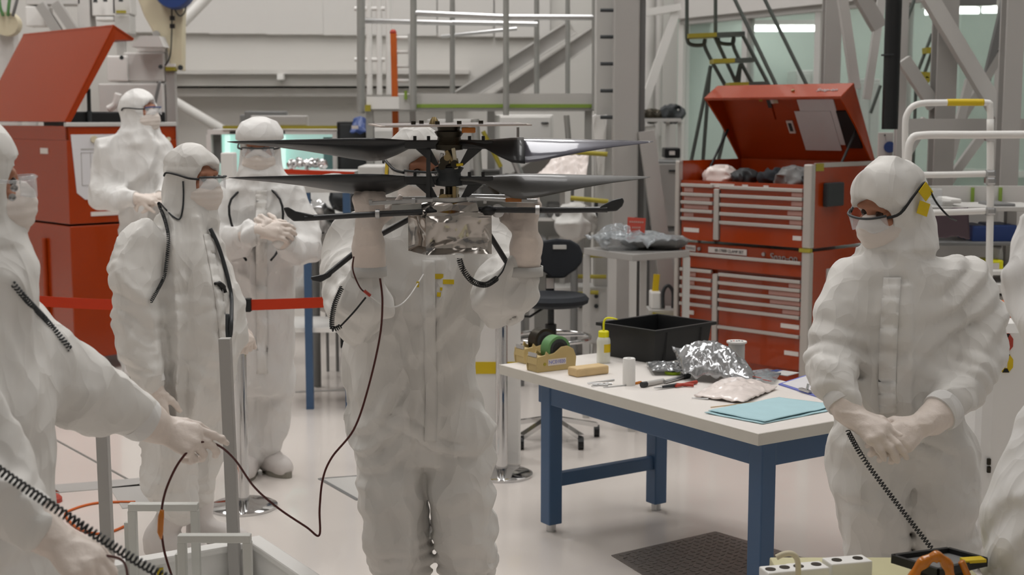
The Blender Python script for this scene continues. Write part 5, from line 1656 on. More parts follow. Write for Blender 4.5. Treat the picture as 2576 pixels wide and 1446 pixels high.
rack('equipment_cabinet', 'low dark machine base behind the drafting chair', 1385, 1470, 560, 10.6, 'greyl', .5, panels=2, pm='greyl')
MB().cyl(P(1242, 290, 11.2), P(1242, 460, 11.2), .05, 16).build('white_pipe', 'white', smooth=40, label='short white vertical pipe beneath the platform', cat='pipe')
MB().beam(P(1400, 390, 10.6), P(1270, 470, 10.6), .16, .12).build('pale_duct', 'wallp', label='pale slanting duct behind the upper rotor blade', cat='duct')
rack('instrument_case', 'silver instrument case below the slanting duct', 1290, 1420, 455, 10.1, 'greyl', .4, cat='case', panels=1, pm='galv')
rack('instrument_case', 'dark instrument case behind the rotor mast', 1180, 1258, 430, 10.45, 'greyd', .4, cat='case', panels=1, pm='greyd')
for i, (x0, x1, y0, y1) in enumerate(((1432, 1528, 382, 388), (1435, 1530, 498, 507))):
    MB().cyl(P(x0, y0, 9.16), P(x1, y1, 9.16), .016, 10).build('yellow_rod', 'yellowd', smooth=40, label=['dull yellow rod behind the upper blade, in front of the wide column', 'dull yellow rod behind the landing leg, in front of the wide column'][i], cat='rod')
MB().cyl(P(1500, 508, 9.4), P(1498, 560, 9.4), .012, 8).build('rod_holder', 'dark', label='dark stub under the lower yellow rod', cat='rod')
cl = crumple('hanging_gloves', (P(1490, 300, 9.38), P(1528, 300, 9.38), P(1520, 455, 9.38), P(1505, 455, 9.38), 0), 'suit2', 'white limp garment hanging from the pale column', 'garment', .03, 14, 20)
rack('lattice_base', 'white lattice base with yellow clips behind the drafting chair', 1395, 1590, 722, 9.4, 'greyl', .25, cat='base', base=.28)
for x in (1460, 1500):
    for y in (745, 770):
        MB().cyl(P(x, y, 9.4), P(x, y, 9.385), .015, 10).build('bolt_hole', 'dark', bpy.data.objects[[o.name for o in bpy.data.objects if o.name.startswith('lattice_base')][-1]])
for i, (x0, x1, y) in enumerate(((1452, 1470, 738), (1485, 1505, 735), (1438, 1525, 695), (1440, 1530, 642))):
    MB().cyl(P(x0, y, 9.35), P(x1, y + 1, 9.35), .014, 8).build('yellow_clip', 'yellowd', label=['first yellow clip on the white lattice base', 'second yellow clip on the white lattice base', 'long yellow bar above the lattice base', 'upper long yellow bar under the steel table edge'][i], cat='clip')
MB().beam(P(1540, 640, 9.0), V((P(1540, 640, 9.0).x, 9.0, 0)), .055).build('grey_post', 'greyl', label='pale square post behind the steel table', cat='post')
rack('lab_box', 'white box on the yellow-edged pallet behind the steel table', 1638, 1664, 735, 8.9, 'white', .15, cat='box', base=zof(778, 8.9))
p = thing('yellow_pallet', 'low pallet with yellow edge behind the steel table', 'pallet', P(1660, 790, 8.9))
a, b = P(1630, 778, 8.9), P(1698, 778, 8.9)
MB().box(((a.x + b.x) / 2, 8.96, (a.z) / 2), (b.x - a.x, .22, a.z)).build('pallet_block', 'greyl', p)
MB().beam(P(1640, 797, 8.83), P(1698, 808, 8.83), .03, .06).build('yellow_edge', 'yellowd', p)
MB().beam(P(1652, 690, 8.97), P(1648, 736, 8.97), .04, .02).build('yellow_strap', 'yellow', label='yellow strap standing on the white box behind the steel table', cat='strap')
arch = [P(1668, 775, 8.88), P(1668, 735, 8.88), P(1680, 718, 8.88), P(1693, 735, 8.88), P(1693, 775, 8.88)]
MB().tube(bez(arch, 5), .012, 8).build('arched_handle', 'dark', smooth=True, label='dark arched handle by the white box behind the steel table', cat='handle')

# shelf with dark clutter beside the glass wall
sh = thing('wall_shelf', 'shelf loaded with dark parts between the wide column and the glass wall', 'shelf', (P(1665, 300, 11.8).x, 11.8, 0))
a, b = P(1614, 302, 11.8), P(1714, 302, 11.8)
MB().box(((a.x + b.x) / 2, 12.0, a.z), (b.x - a.x, .4, .03)).build('shelf_board', 'greyl', sh)
for px in (1618, 1680, 1710):
    q = P(px, 302, 11.85)
    MB().beam((q.x, 11.85, 0), (q.x, 11.85, q.z), .03).build('upright', 'greyl', sh)
lump('dark_parts', P(1690, 287, 11.9), (.09, .08, .06), 'dark', 'larger heap of dark parts on the shelf by the glass wall', 'parts', amp=.6, freq=16)
lump('dark_parts', P(1640, 292, 11.9), (.08, .08, .045), 'gun', 'smaller brownish heap of parts on the shelf by the glass wall', 'parts', amp=.6, freq=16)
rack('storage_bin', 'white bin under the shelf by the glass wall', 1622, 1650, 318, 11.85, 'white', .3, cat='bin', base=zof(365, 11.85))
rack('monitor_box', 'black box with a white tag beside the glass wall', 1672, 1712, 372, 10.6, 'black', .2, cat='box', base=zof(398, 10.6))
pp = MB(); pbox(pp, 1684, 1698, 380, 390, 10.58, .01); pp.build('white_tag', 'label', bpy.data.objects['monitor_box'])
MB().beam(P(1700, 30, 12.0), P(1610, 290, 12.0), .07).build('slanting_post', 'white', label='white slanting post between the wide column and the glass wall', cat='post')
MB().beam(P(1600, 36, 12.0), P(1712, 18, 12.0), .1, .06).build('white_beam', 'white', label='white beam at the top beside the glass wall', cat='beam')
for i, (px, w) in enumerate(((1630, .1), (1655, .07))):
    MB().cyl((P(px, 300, 12.4).x, 12.4, 0), (P(px, 300, 12.4).x, 12.4, 6.0), w / 2, 14).build('wall_pipe', 'wallp', smooth=40, label=['broader pale pipe running up beside the wide column', 'slimmer pale pipe running up beside the wide column'][i], cat='pipe')

# ================================================================ lit bench cabinet and clutter behind the long coat
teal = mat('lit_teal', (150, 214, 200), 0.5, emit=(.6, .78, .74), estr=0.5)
streak = mat('lit_tube', (220, 255, 245), 0.5, emit=(.75, 1, .93), estr=0.8)
YB = 11.4
t = thing('lit_cabinet', 'glass-fronted cabinet glowing teal behind the long-coated person', 'cabinet', (P(685, 400, YB).x, YB, 0))
for x0, x1, y0, y1, mm, nm in ((522, 846, 326, 338, 'white', 'head_frame'), (522, 530, 338, 470, 'white', 'side_frame'), (838, 846, 338, 470, 'white', 'side_frame')):
    m = MB(); pbox(m, x0, x1, y0, y1, YB, .5); m.build(nm, mm, t)
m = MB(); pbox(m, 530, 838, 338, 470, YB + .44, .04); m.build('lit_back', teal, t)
m = MB(); pbox(m, 530, 556, 338, 410, YB + .1, .02); m.build('grey_pane', 'greyd', t)
m = MB(); pbox(m, 815, 838, 345, 470, YB + .1, .02); m.build('grey_pane', mat('teal_dim', (110, 150, 150), .3), t)
for x in (572, 712):
    MB().cyl(P(x, 340, YB + .38), P(x, 432, YB + .38), .022, 10).build('light_tube', streak, t)
for x in (578, 700):
    m = MB(); pbox(m, x, x + 16, 330, 336, YB - .01, .01); m.build('maker_tag', 'dark', t)
m = MB(); pbox(m, 522, 846, 470, 700, YB, .5); m.build('lower_body', 'white', t)
m = MB(); pbox(m, 560, 850, 316, 324, YB - .02, .02); m.build('yellow_band', 'yellowd', t)
for i, (x0, x1, y0, y1, mm) in enumerate(((603, 640, 288, 318, 'greyd'), (615, 720, 279, 318, 'greyd'), (630, 772, 290, 318, 'grey'))):
    m = MB(); pbox(m, x0, x1, y0, y1, YB + .12 * (2 - i), .1); m.build('bagged_box', mm, bevel=.012, label=['small dark bagged box on the lit cabinet, partly hidden', 'tall dark bagged box on top of the lit cabinet', 'long grey bagged box on top of the lit cabinet'][i], cat='box', group='bagged boxes on the lit cabinet')
# red edged shelf with shiny clutter
a, b = P(688, 430, 10.2), P(892, 438, 10.2)
t = thing('parts_bench', 'bench with a red front edge and shiny parts before the lit cabinet', 'bench', ((a.x + b.x) / 2, 10.3, 0))
MB().beam(a, b, .02, .035).build('red_edge', 'belt', t)
MB().box(((a.x + b.x) / 2, 10.42, a.z - .02), (b.x - a.x, .42, .03)).build('bench_top', 'white', t)
for px in (695, 885):
    q = P(px, 430, 10.3); MB().beam((q.x, 10.3, 0), (q.x, 10.3, q.z - .03), .04).build('leg', 'greyl', t)
MB().box(((a.x + b.x) / 2, 10.5, a.z - .3), (b.x - a.x, .3, .03)).build('shelf', 'greyl', t)
for i in range(5):
    lump('shiny_part', P(735 + 19 * i, 413 - (i % 2) * 5, 10.35), (.03, .03, .03), 'chrome', ['first', 'second', 'third', 'fourth', 'fifth'][i] + ' shiny metal part from the long coat on the red-edged bench', 'part', amp=.5, freq=40, group='shiny parts on the red-edged bench')
for i in range(6):
    x = 690 + 34 * i
    lump('small_part', P(x, 468 + 6 * (i % 2), 10.25), (.05, .05, .04), ('greyd', 'steel', 'dark', 'greyl', 'steel', 'greyd')[i], ['first', 'second', 'third', 'fourth', 'fifth', 'sixth'][i] + ' small part from the long coat under the red-edged bench', 'part', amp=.5, freq=24, group='parts on the lower shelf')
t = rack('black_rack', 'black electronics rack beside the lit cabinet', 847, 926, 306, 10.9, 'black', .5, cat='rack', panels=4, pm='dark')
cr = crumple('blue_bag', (P(880, 345, 10.7), P(925, 345, 10.7), P(925, 310, 10.9), P(890, 308, 10.9), .05), 'bluep', 'blue bag with white print hanging on the black rack', 'bag', .03, 20, 16)
MB().box(P(893, 320, 10.66), (.05, .004, .025)).build('white_print', 'label', cr)
rack('grey_bench_case', 'grey rounded case beside the hood of the aircraft carrier', 900, 965, 418, 8.8, 'greyl', .4, cat='case')
# blue-legged bench behind
t = thing('work_bench', 'far blue-legged bench behind the long-coated person', 'bench', (P(740, 745, 8.6).x, 8.8, 0))
a, b = P(690, 690, 8.6), P(880, 690, 8.6)
for px in (771, 872):
    q = P(px, 480, 8.6); MB().beam((q.x, 8.6, 0), (q.x, 8.6, q.z), .045).build('leg', 'blue', t)
q0, q1 = P(640, 484, 8.6), P(890, 484, 8.6)
MB().box(((q0.x + q1.x) / 2, 8.85, q0.z + .02), (q1.x - q0.x, .55, .04)).build('bench_top', 'greyl', t)
MB().box(((q0.x + q1.x) / 2, 8.85, .5), (q1.x - q0.x, .5, .03)).build('shelf', 'white', t)
lump('black_machine', P(735, 525, 9.35), (.12, .12, .1), 'dark', 'dark lumpy machine below the far bench top', 'machine', amp=.4, freq=9)
lump('grey_machine', P(838, 560, 9.7), (.28, .2, .3), 'greyl', 'pale lumpy machine behind the nearer landing leg', 'machine', amp=.35, freq=6)
lump('grey_machine', P(812, 730, 9.75), (.25, .16, .13), 'greyl', 'pale machine base above the red belt', 'machine', amp=.3, freq=7)

# ================================================================ upper left: crane arm, white machine, hose reel
YK = 11.8
t = thing('crane_arm', 'beige crane arm with a blue motor drum at the top', 'crane', P(420, 100, YK))
m = MB(); m.prism([P(x, y, YK) for x, y in ((325, -60), (465, -60), (460, 60), (459, 178), (428, 172), (420, 120), (388, 86), (362, 40))], (0, .12, 0)); m.build('arm_plate', 'cream', t, bevel=.01)
MB().lathe([(.0, 0), (.15, 0), (.16, .03), (.16, .14), (0, .14)], P(433, -28, YK - .16), V((0, 1, 0)), 32).build('motor_drum', 'bluep', t, smooth=40)
MB().cyl(P(393, 86, YK - .03), P(393, 86, YK + .02), .03, 18).build('pivot', 'grey', t, smooth=40)
MB().cyl(P(454, 170, YK - .03), P(454, 170, YK + .02), .022, 14).build('pivot', 'dark', t, smooth=40)
MB().tube(bez([P(432, 20, YK - .05), P(432, 80, YK - .05), P(428, 140, YK - .05), P(415, 165, YK - .05)], 6), .006, 6).build('cable', 'dark', t, smooth=True)
MB().tube(bez([P(440, 25, YK - .06), P(452, 40, YK - .06), P(465, 30, YK - .06), P(470, 0, YK - .06)], 6), .006, 6).build('cable', 'dark', t, smooth=True)
for y in (46, 66):
    m = MB(); pbox(m, 427, 438, y - 6, y + 5, YK - .08, .03); m.build('connector', 'black', t)
m = MB(); pbox(m, 415, 440, 160, 168, YK - .04, .1); m.build('white_cap', 'white', t)
m = MB(); pbox(m, 416, 439, 168, 178, YK - .04, .1); m.build('yellow_cap', 'yellowd', t)
q = P(428, 178, YK); MB().beam((q.x, YK + .03, 0), (q.x, YK + .03, q.z), .075).build('column', 'grey', t)
t = thing('lab_machine', 'white boxy machine standing behind the tall red chest', 'machine', (P(330, 250, 11.6).x, 11.6, 0))
for x0, x1, y0, y1, d, mm in ((345, 414, 115, 132, .3, 'white'), (312, 412, 132, 205, .26, 'wallp'), (270, 320, 140, 205, .3, 'white'), (330, 392, 150, 290, .4, 'greyl'), (250, 410, 210, 310, .35, 'wallp')):
    m = MB(); pbox(m, x0, x1, y0, y1, 11.6 + .023 * x0 / 40, d); m.build('housing', mm, t, bevel=.012)
m = MB(); m.prism([P(330, 118, 11.55), P(352, 90, 11.55), P(400, 90, 11.55), P(412, 118, 11.55)], (0, .2, 0)); m.build('hood', 'wallp', t)
for (x, y) in ((404, 168), (306, 145)):
    MB().cyl(P(x, y, 11.62), P(x, y, 11.58), .018, 12).build('knob', 'dark', t)
m = MB(); a, b = P(250, 300, 11.7), P(408, 300, 11.7); m.box(((a.x + b.x) / 2, 11.9, a.z / 2), (b.x - a.x, .35, a.z)); m.build('cabinet_base', 'wallp', t)
MB().tube(bez([P(402, 205, 11.55), P(395, 235, 11.55), P(390, 260, 11.55)], 5), .014, 8).build('hose', 'greyd', t, smooth=True)
MB().tube(bez([P(272, 275, 11.5), P(290, 262, 11.5), P(298, 235, 11.5)], 5), .03, 8).build('white_hose', 'white', t, smooth=True)
t = thing('equipment_gantry', 'white frame with grey diagonals above the tall red chest lid', 'frame', (P(150, 100, 12.6).x, 12.6, 0))
for x0, x1, y0, y1, mm in ((65, 200, -60, 12, 'wallp'), (65, 115, 16, 66, 'white'), (197, 222, -60, 85, 'wallp'), (232, 288, -60, 40, 'white'), (240, 286, 42, 52, 'white'), (283, 326, -60, 36, 'wallp'), (288, 326, 36, 85, 'greyl')):
    m = MB(); pbox(m, x0, x1, y0, y1, 12.6, .2); m.build('panel', mm, t, bevel=.008)
for p0, p1 in (((102, 12), (150, 86)), ((140, 8), (190, 82))):
    MB().beam(P(*p0, 12.5), P(*p1, 12.5), .08).build('diagonal', 'grey', t)
for px in (75, 210, 305):
    q = P(px, 85, 12.7); MB().beam((q.x, 12.7, 0), (q.x, 12.7, q.z), .07).build('upright', 'greyl', t)
for x, y in ((240, 6), (265, 4), (304, 4)):
    MB().lathe([(.0, 0), (.02, 0), (.012, .08), (0, .08)], P(x, y, 12.45), V((0, 0, 1)), 10).build('dark_fitting', 'dark', t)
m = MB(); pbox(m, 292, 316, 26, 33, 12.55, .02); m.build('yellow_label', 'yellowd', t)
t = thing('hose_reel', 'round reel with green hoses rising from it, top corner', 'hose reel', (P(16, 60, 12).x, 12, 0))
MB().lathe([(0, 0), (.075, 0), (.075, .08), (0, .08)], P(16, 60, 11.9), V((0, 1, 0)), 28).build('reel_face', 'greyd', t, smooth=40)
MB().lathe([(.076, -.01), (.1, -.01), (.1, .1), (.076, .1)], P(16, 60, 11.9), V((0, 1, 0)), 28).build('reel_rim', 'cream', t, smooth=40)
for x0, x1 in ((-4, 8), (28, 20), (50, 32)):
    MB().tube(bez([P(x0, -30, 11.85), P((x0 + x1) / 2 - 2, 15, 11.85), P(x1, 40, 11.87)], 5), .014, 8).build('green_hose', 'green' if x0 != 50 else 'greyd', t, smooth=True)
q = P(16, 70, 12.0); MB().beam((q.x, 12.05, 0), (q.x, 12.05, q.z), .12).build('stand', 'wallp', t)

# ================================================================ rolling ladder before the glass wall
YR = 9.6
t = thing('rolling_ladder', 'dark tubular rolling ladder with yellow treads behind the red chest lid', 'ladder', (P(1850, 300, YR).x, YR, 0))
gm = mat('ladder_grey', (92, 98, 94), 0.45, 0.3)
def lt(pts, r=.013, nm='tube', Y=YR):
    qs = [P(p[0], p[1], p[2] if len(p) > 2 else Y) for p in pts]
    return MB().tube(bez(qs, 5) if len(qs) > 2 else qs, r, 8).build(nm, gm, t, smooth=40)
lt([(1728, -60), (1728, 92)]); lt([(1800, -60), (1800, 86)])
lt([(1820, -60, 9.4), (1960, 230, 9.2)], nm='handrail'); lt([(1895, -60, 9.5), (2035, 225, 9.3)], nm='handrail')
for x0, x1, y0, y1, Y in ((1728, 1868, 92, 86, YR), (1790, 1896, 155, 151, YR - .15), (1830, 1925, 214, 211, YR - .3)):
    a, b = P(x0, y0, Y), P(x1, y1, Y)
    mid_ = a.lerp(b, .5)
    MB().beam(a, mid_, .2, .028).build('tread', 'yellowd', t); MB().beam(mid_, b, .2, .028).build('tread', gm, t)
lt([(1728, 92), (1732, 108), (1748, 114), (1770, 112), (1774, 98)]); lt([(1806, 96), (1812, 108), (1842, 110), (1846, 92)])
lt([(1774, 98), (1776, 125), (1830, 225)], nm='stringer'); lt([(1798, 92), (1860, 225)], nm='stringer'); lt([(1846, 92), (1848, 125), (1900, 225)], nm='stringer'); lt([(1868, 88), (1940, 225)], nm='stringer')
for a, b in (((1788, 165), (1738, 410)), ((1786, 170), (1768, 410)), ((1862, 162), (1806, 410)), ((1862, 165), (1850, 300))):
    lt([a, b], nm='leg')
lo2 = [(1738, 410), (1768, 410), (1806, 410), (1935, 260)]
for i, (x, y) in enumerate(lo2):
    q = P(x, y, YR); MB().cyl(q, (q.x - .1 + .05 * i, YR, 0), .013, 8).build('leg', gm, t)
# second ladder in the truss
t = thing('rolling_ladder', 'far ladder with yellow treads seen between the truss columns', 'ladder', (P(2320, 300, 9.7).x, 9.7, 0))
for a, b in (((2345, 85), (2305, 190)), ((2345, 130), (2315, 215)), ((2300, 0), (2272, 75)), ((2215, 215), (2190, 285))):
    MB().tube([P(*a, 9.7), P(*b, 9.7)], .012, 8).build('tube', gm, t)
for (x0, y0, x1, y1) in ((2325, 128, 2345, 126), (2302, 188, 2343, 190), (2318, 212, 2332, 196)):
    MB().beam(P(x0, y0, 9.65), P(x1, y1, 9.65), .1, .04).build('tread', 'yellowd', t)
for px in (2305, 2345):
    q = P(px, 190, 9.7); MB().cyl(q, (q.x, 9.7, 0), .012, 8).build('leg', gm, t)

# ================================================================ handrails and clutter behind the clasped hands
YH = 6.9
hr = thing('stair_handrail', 'white tubular handrail with a yellow wrapped top behind the clasped-hands person', 'handrail', (P(2380, 400, YH).x, YH, 0))
def rail(pts, r=.016, Y=YH, nm='rail', mm='white'):
    return MB().tube(bez([P(p[0], p[1], p[2] if len(p) > 2 else Y) for p in pts], 6), r, 12).build(nm, mm, hr, smooth=True)
rail([(2278, 690), (2278, 480), (2277, 330), (2283, 285), (2310, 262), (2380, 258), (2478, 258), (2490, 270), (2491, 330)])
rail([(2382, 257.5), (2430, 257.5), (2474, 257.5)], .0172, nm='yellow_wrap', mm='yellow')
rail([(2284, 470, YH - .3), (2284, 400, YH - .3), (2292, 352, YH - .3), (2325, 340, YH - .3), (2450, 339, YH - .3), (2640, 338, YH - .3)], .0185)
rail([(2310, 440), (2400, 439), (2488, 437)], .0155)
rail([(2330, 535), (2410, 533), (2488, 530)], .016)
rail([(2491, 300), (2491, 500), (2489, 650), (2486, 900)], .0175, nm='post')
for y in (345, 437, 455, 531):
    m = MB(); c = P(2490, y, YH); m.box(c, (.05, .045, .04)); m.build('clamp', 'steel', hr, bevel=.01)
MB().cyl(P(2278, 700, YH), (P(2278, 700, YH).x, YH, 0), .022, 12).build('post', 'white', hr)
MB().cyl(P(2486, 900, YH), (P(2486, 900, YH).x, YH, 0), .024, 12).build('post', 'white', hr)
# papers with green strips
t = thing('panel_screen', 'white low screen with lime strips behind the handrail', 'screen', (P(2450, 500, 7.6).x, 7.6, 0))
a, b = P(2330, 468, 7.6), P(2620, 468, 7.6)
MB().box(((a.x + b.x) / 2, 7.62, (a.z + .9) / 2), (b.x - a.x, .03, a.z - .9)).build('screen_panel', 'wallp', t)
for px in (2340, 2448, 2518):
    m = MB(); pbox(m, px - 5, px + 4, 472, 520, 7.59, .02); m.build('lime_strip', 'greentrim', t)
for px in (2340, 2600):
    q = P(px, 500, 7.65); MB().beam((q.x, 7.65, 0), (q.x, 7.65, 1.0), .04).build('leg', 'greyl', t)
sb = thing('equipment_bench', 'layered grey bench behind the clasped-hands person', 'bench', (P(2500, 720, 7.0).x, 7.2, 0))
for y0, y1, mm, Y in ((520, 532, 'greyl', 7.15), (610, 618, 'greyd', 7.1), (682, 692, 'white', 7.0), (715, 738, 'white', 6.95), (745, 792, 'grey', 7.0)):
    m = MB(); pbox(m, 2335, 2640, y0, y1, Y, .4); m.build('shelf', mm, sb, bevel=.004)
for px in (2345, 2560):
    q = P(px, 520, 7.2); MB().beam((q.x, 7.3, 0), (q.x, 7.3, q.z), .05).build('leg', 'greyl', sb)
for i, (x0, x1, y0, y1, mm, nm, lab, cat) in enumerate((
        (2446, 2490, 568, 610, 'bluep', 'storage_bin', 'small blue bin behind the handrail post', 'bin'), (2498, 2560, 566, 610, 'bluep', 'storage_bin', 'larger blue bin between the handrail post and the picture edge', 'bin'),
        (2340, 2372, 474, 520, 'clear', 'clear_case', 'clear plastic case on the bench by the hood', 'case'), (2392, 2420, 500, 512, 'white', 'white_box', 'small white box on the bench behind the hood', 'box'),
        (2500, 2556, 512, 530, 'greyd', 'grey_tray', 'dark grey tray near the picture edge above the larger blue bin', 'tray'), (2372, 2400, 505, 520, 'greyl', 'grey_case', 'pale small case beside the clear plastic case', 'case'))):
    m = MB(); pbox(m, x0, x1, y0, y1, 7.17, .25); m.build(nm, mm, bevel=.008, label=lab, cat=cat)
crumple('dark_film_bag', (P(2335, 608, 7.05), P(2440, 608, 7.05), P(2435, 536, 7.05), P(2340, 536, 7.05), 0), mat('dark_film', (92, 78, 84), .2, .3), 'dark purple film bag draped behind the shoulder', 'bag', .02, 16, 20)
yb = thing('yellow_tray', 'yellow tray with a white insert on the layered bench', 'tray', P(2503, 680, 7.1))
m = MB(); pbox(m, 2482, 2526, 654, 680, 7.1, .15); m.build('tray_body', 'yelbright', yb, bevel=.01)
m = MB(); pbox(m, 2496, 2514, 662, 677, 7.09, .02); m.build('white_insert', 'label', yb)
lump('grey_bracket', P(2503, 640, 7.2), (.035, .03, .05), 'greyl', 'pale bracket standing above the yellow tray', 'bracket', amp=.4, freq=30)
# white cabinet with octagon signs
YW = 5.4
t = thing('white_cabinet', 'white rounded cabinet with red and yellow octagon signs', 'cabinet', (P(2560, 1000, YW).x, YW + .2, 0))
a, b = P(2474, 806, YW), P(2700, 806, YW)
m = MB(); m.box(((a.x + b.x) / 2, YW + .25, a.z / 2 + .01), (b.x - a.x, .5, a.z - .02)); m.build('body', 'white', t, bevel=.05)
m = MB(); m.box(((a.x + b.x) / 2 + .03, YW + .27, a.z + .005), (b.x - a.x - .08, .4, .03)); m.build('orange_top', 'orange', t, bevel=.01)
for (cy, mm) in ((862, 'redsign'), (914, 'yellow')):
    c = P(2531, cy, YW - .004)
    oc = [c + V((.03 * math.cos(k * math.pi / 4 + math.pi / 8), 0, .04 * math.sin(k * math.pi / 4 + math.pi / 8))) for k in range(8)]
    sgn2 = MB().prism(oc, (0, .004, 0)).build('octagon_sign', mm, t)
    for s_ in (1, -1):
        MB().prism([c + V((-.014, -.002, s_ * .036)), c + V((.014, -.002, s_ * .036)), c + V((.006, -.002, s_ * .02)), c + V((-.006, -.002, s_ * .02))], (0, .001, 0)).build('black_mark', 'black', sgn2)
    MB().box(c + V((0, -.002, 0)), (.008, .002, .034)).build('pale_bar', 'label', sgn2)
for z_ in (1162, 1182):
    m = MB(); pbox(m, 2484, 2494, z_ - 8, z_ + 8, YW - .012, .014); m.build('latch', 'gun', t, bevel=.003)

# ---- more shelves and hardware glimpsed around the carrier
t = thing('storage_shelf', 'white shelf of clear bins behind the carrier\'s raised glove', 'shelf', (P(1375, 640, 9.6).x, 9.75, 0))
for y in (470, 548, 640):
    m = MB(); pbox(m, 1335, 1418, y, y + 8, 9.6, .35); m.build('shelf_board', 'white', t)
for px in (1338, 1415):
    q = P(px, 460, 9.62); MB().beam((q.x, 9.62, 0), (q.x, 9.62, q.z), .035).build('upright', 'greyl', t)
for i, (x0, x1, y0, y1) in enumerate(((1342, 1374, 598, 639), (1380, 1412, 602, 639), (1344, 1372, 518, 547), (1378, 1410, 512, 547))):
    m = MB(); pbox(m, x0, x1, y0, y1, 9.63, .25)
    m.build('clear_bin', ('clear', 'greyl', 'clear', 'greyd')[i], bevel=.008, label=['clear bin on the lowest board of the white bin shelf', 'pale bin on the lowest board of the white bin shelf', 'clear bin on the middle board of the white bin shelf', 'dark bin on the middle board of the white bin shelf'][i], cat='bin', group='bins on the white shelf')
crumple('plastic_sheet', (P(1340, 470, 9.5), P(1475, 466, 9.4), P(1482, 405, 9.5), P(1395, 415, 9.6), 0), 'whitebag', 'crumpled white plastic sheet behind the lower rotor blade', 'sheet', .05, 9, 26)
for i, (a, b, r, mm, lab) in enumerate((((1195, 300), (1205, 470), .03, 'galv', 'slim steel tube under the platform beside the rotor mast'), ((1290, 395), (1335, 500), .025, 'steel', 'slanting steel tube behind the lower rotor blade'), ((1150, 330), (1120, 470), .02, 'greyd', 'dark slanting tube behind the rotor mast'),
        ((1425, 290), (1440, 470), .02, 'galv', 'thin steel tube beside the white cabinet under the platform'), ((1215, 330), (1260, 420), .016, 'yellowd', 'dull yellow bar behind the rotor hub'), ((800, 480), (845, 640), .02, 'galv', 'slanting steel tube behind the left landing leg'), ((870, 470), (820, 620), .018, 'greyd', 'dark slanting tube behind the left landing leg'))):
    e = P(*b, 9.9)
    t = thing('hardware_tube', lab, 'tube', (e.x, 9.9, 0))
    MB().cyl(P(*a, 9.9), e, r, 12).build('tube', mm, t, smooth=40)
    MB().cyl(e, (e.x, 9.9, 0), r * .6, 10).build('stand', 'greyd', t, smooth=40)
for i, (x, y, Y, r, mm, lab) in enumerate(((1310, 520, 9.35, (.1, .1, .1), 'greyd', 'dark lumpy hardware behind the amber sticker'), (1270, 470, 10.0, (.1, .1, .07), 'gun', 'brownish lumpy hardware behind the lower hub'), (1445, 560, 9.3, (.12, .1, .1), 'greyl', 'pale lumpy hardware below the landing foot'),
        (792, 545, 9.32, (.1, .1, .1), 'steel', 'shiny lumpy hardware behind the left landing leg'), (872, 500, 9.3, (.1, .1, .07), 'dark', 'black lumpy hardware between the left leg and the glove'))):
    c = P(x, y, Y)
    t = thing('hardware_unit', lab, 'hardware', (c.x, Y, 0))
    lump('unit_body', c, r, mm, None, None, amp=.5, freq=11, parent=t)
    MB().cyl(c, (c.x, Y, 0), .025, 10).build('stand', 'greyd', t, smooth=40)

sb2 = thing('notice_board', 'white notice board with a blue disc between the red chest lid and the pale column', 'sign', (P(2228, 370, 8.75).x, 8.75, 0))
m = MB(); pbox(m, 2208, 2248, 333, 408, 8.72, .02); m.build('board', 'wallp', sb2, bevel=.004)
MB().cyl(P(2238, 370, 8.72), P(2238, 370, 8.7), .035, 24).build('blue_disc', 'bluep', sb2, smooth=40)
MB().cyl(P(2226, 340, 8.72), P(2226, 340, 8.705), .005, 8).build('screw', 'dark', sb2)
q = P(2228, 400, 8.75); MB().beam((q.x, 8.76, 0), (q.x, 8.76, q.z), .04).build('post', 'greyl', sb2)
wp = thing('white_console', 'small white console panel beside the profile figure\'s hood', 'console', (P(570, 420, 8.2).x, 8.25, 0))
m = MB(); pbox(m, 556, 586, 384, 452, 8.2, .12); m.build('console_box', 'white', wp, bevel=.008)
q = P(571, 450, 8.26); MB().beam((q.x, 8.26, 0), (q.x, 8.26, q.z), .05).build('pedestal', 'greyl', wp)
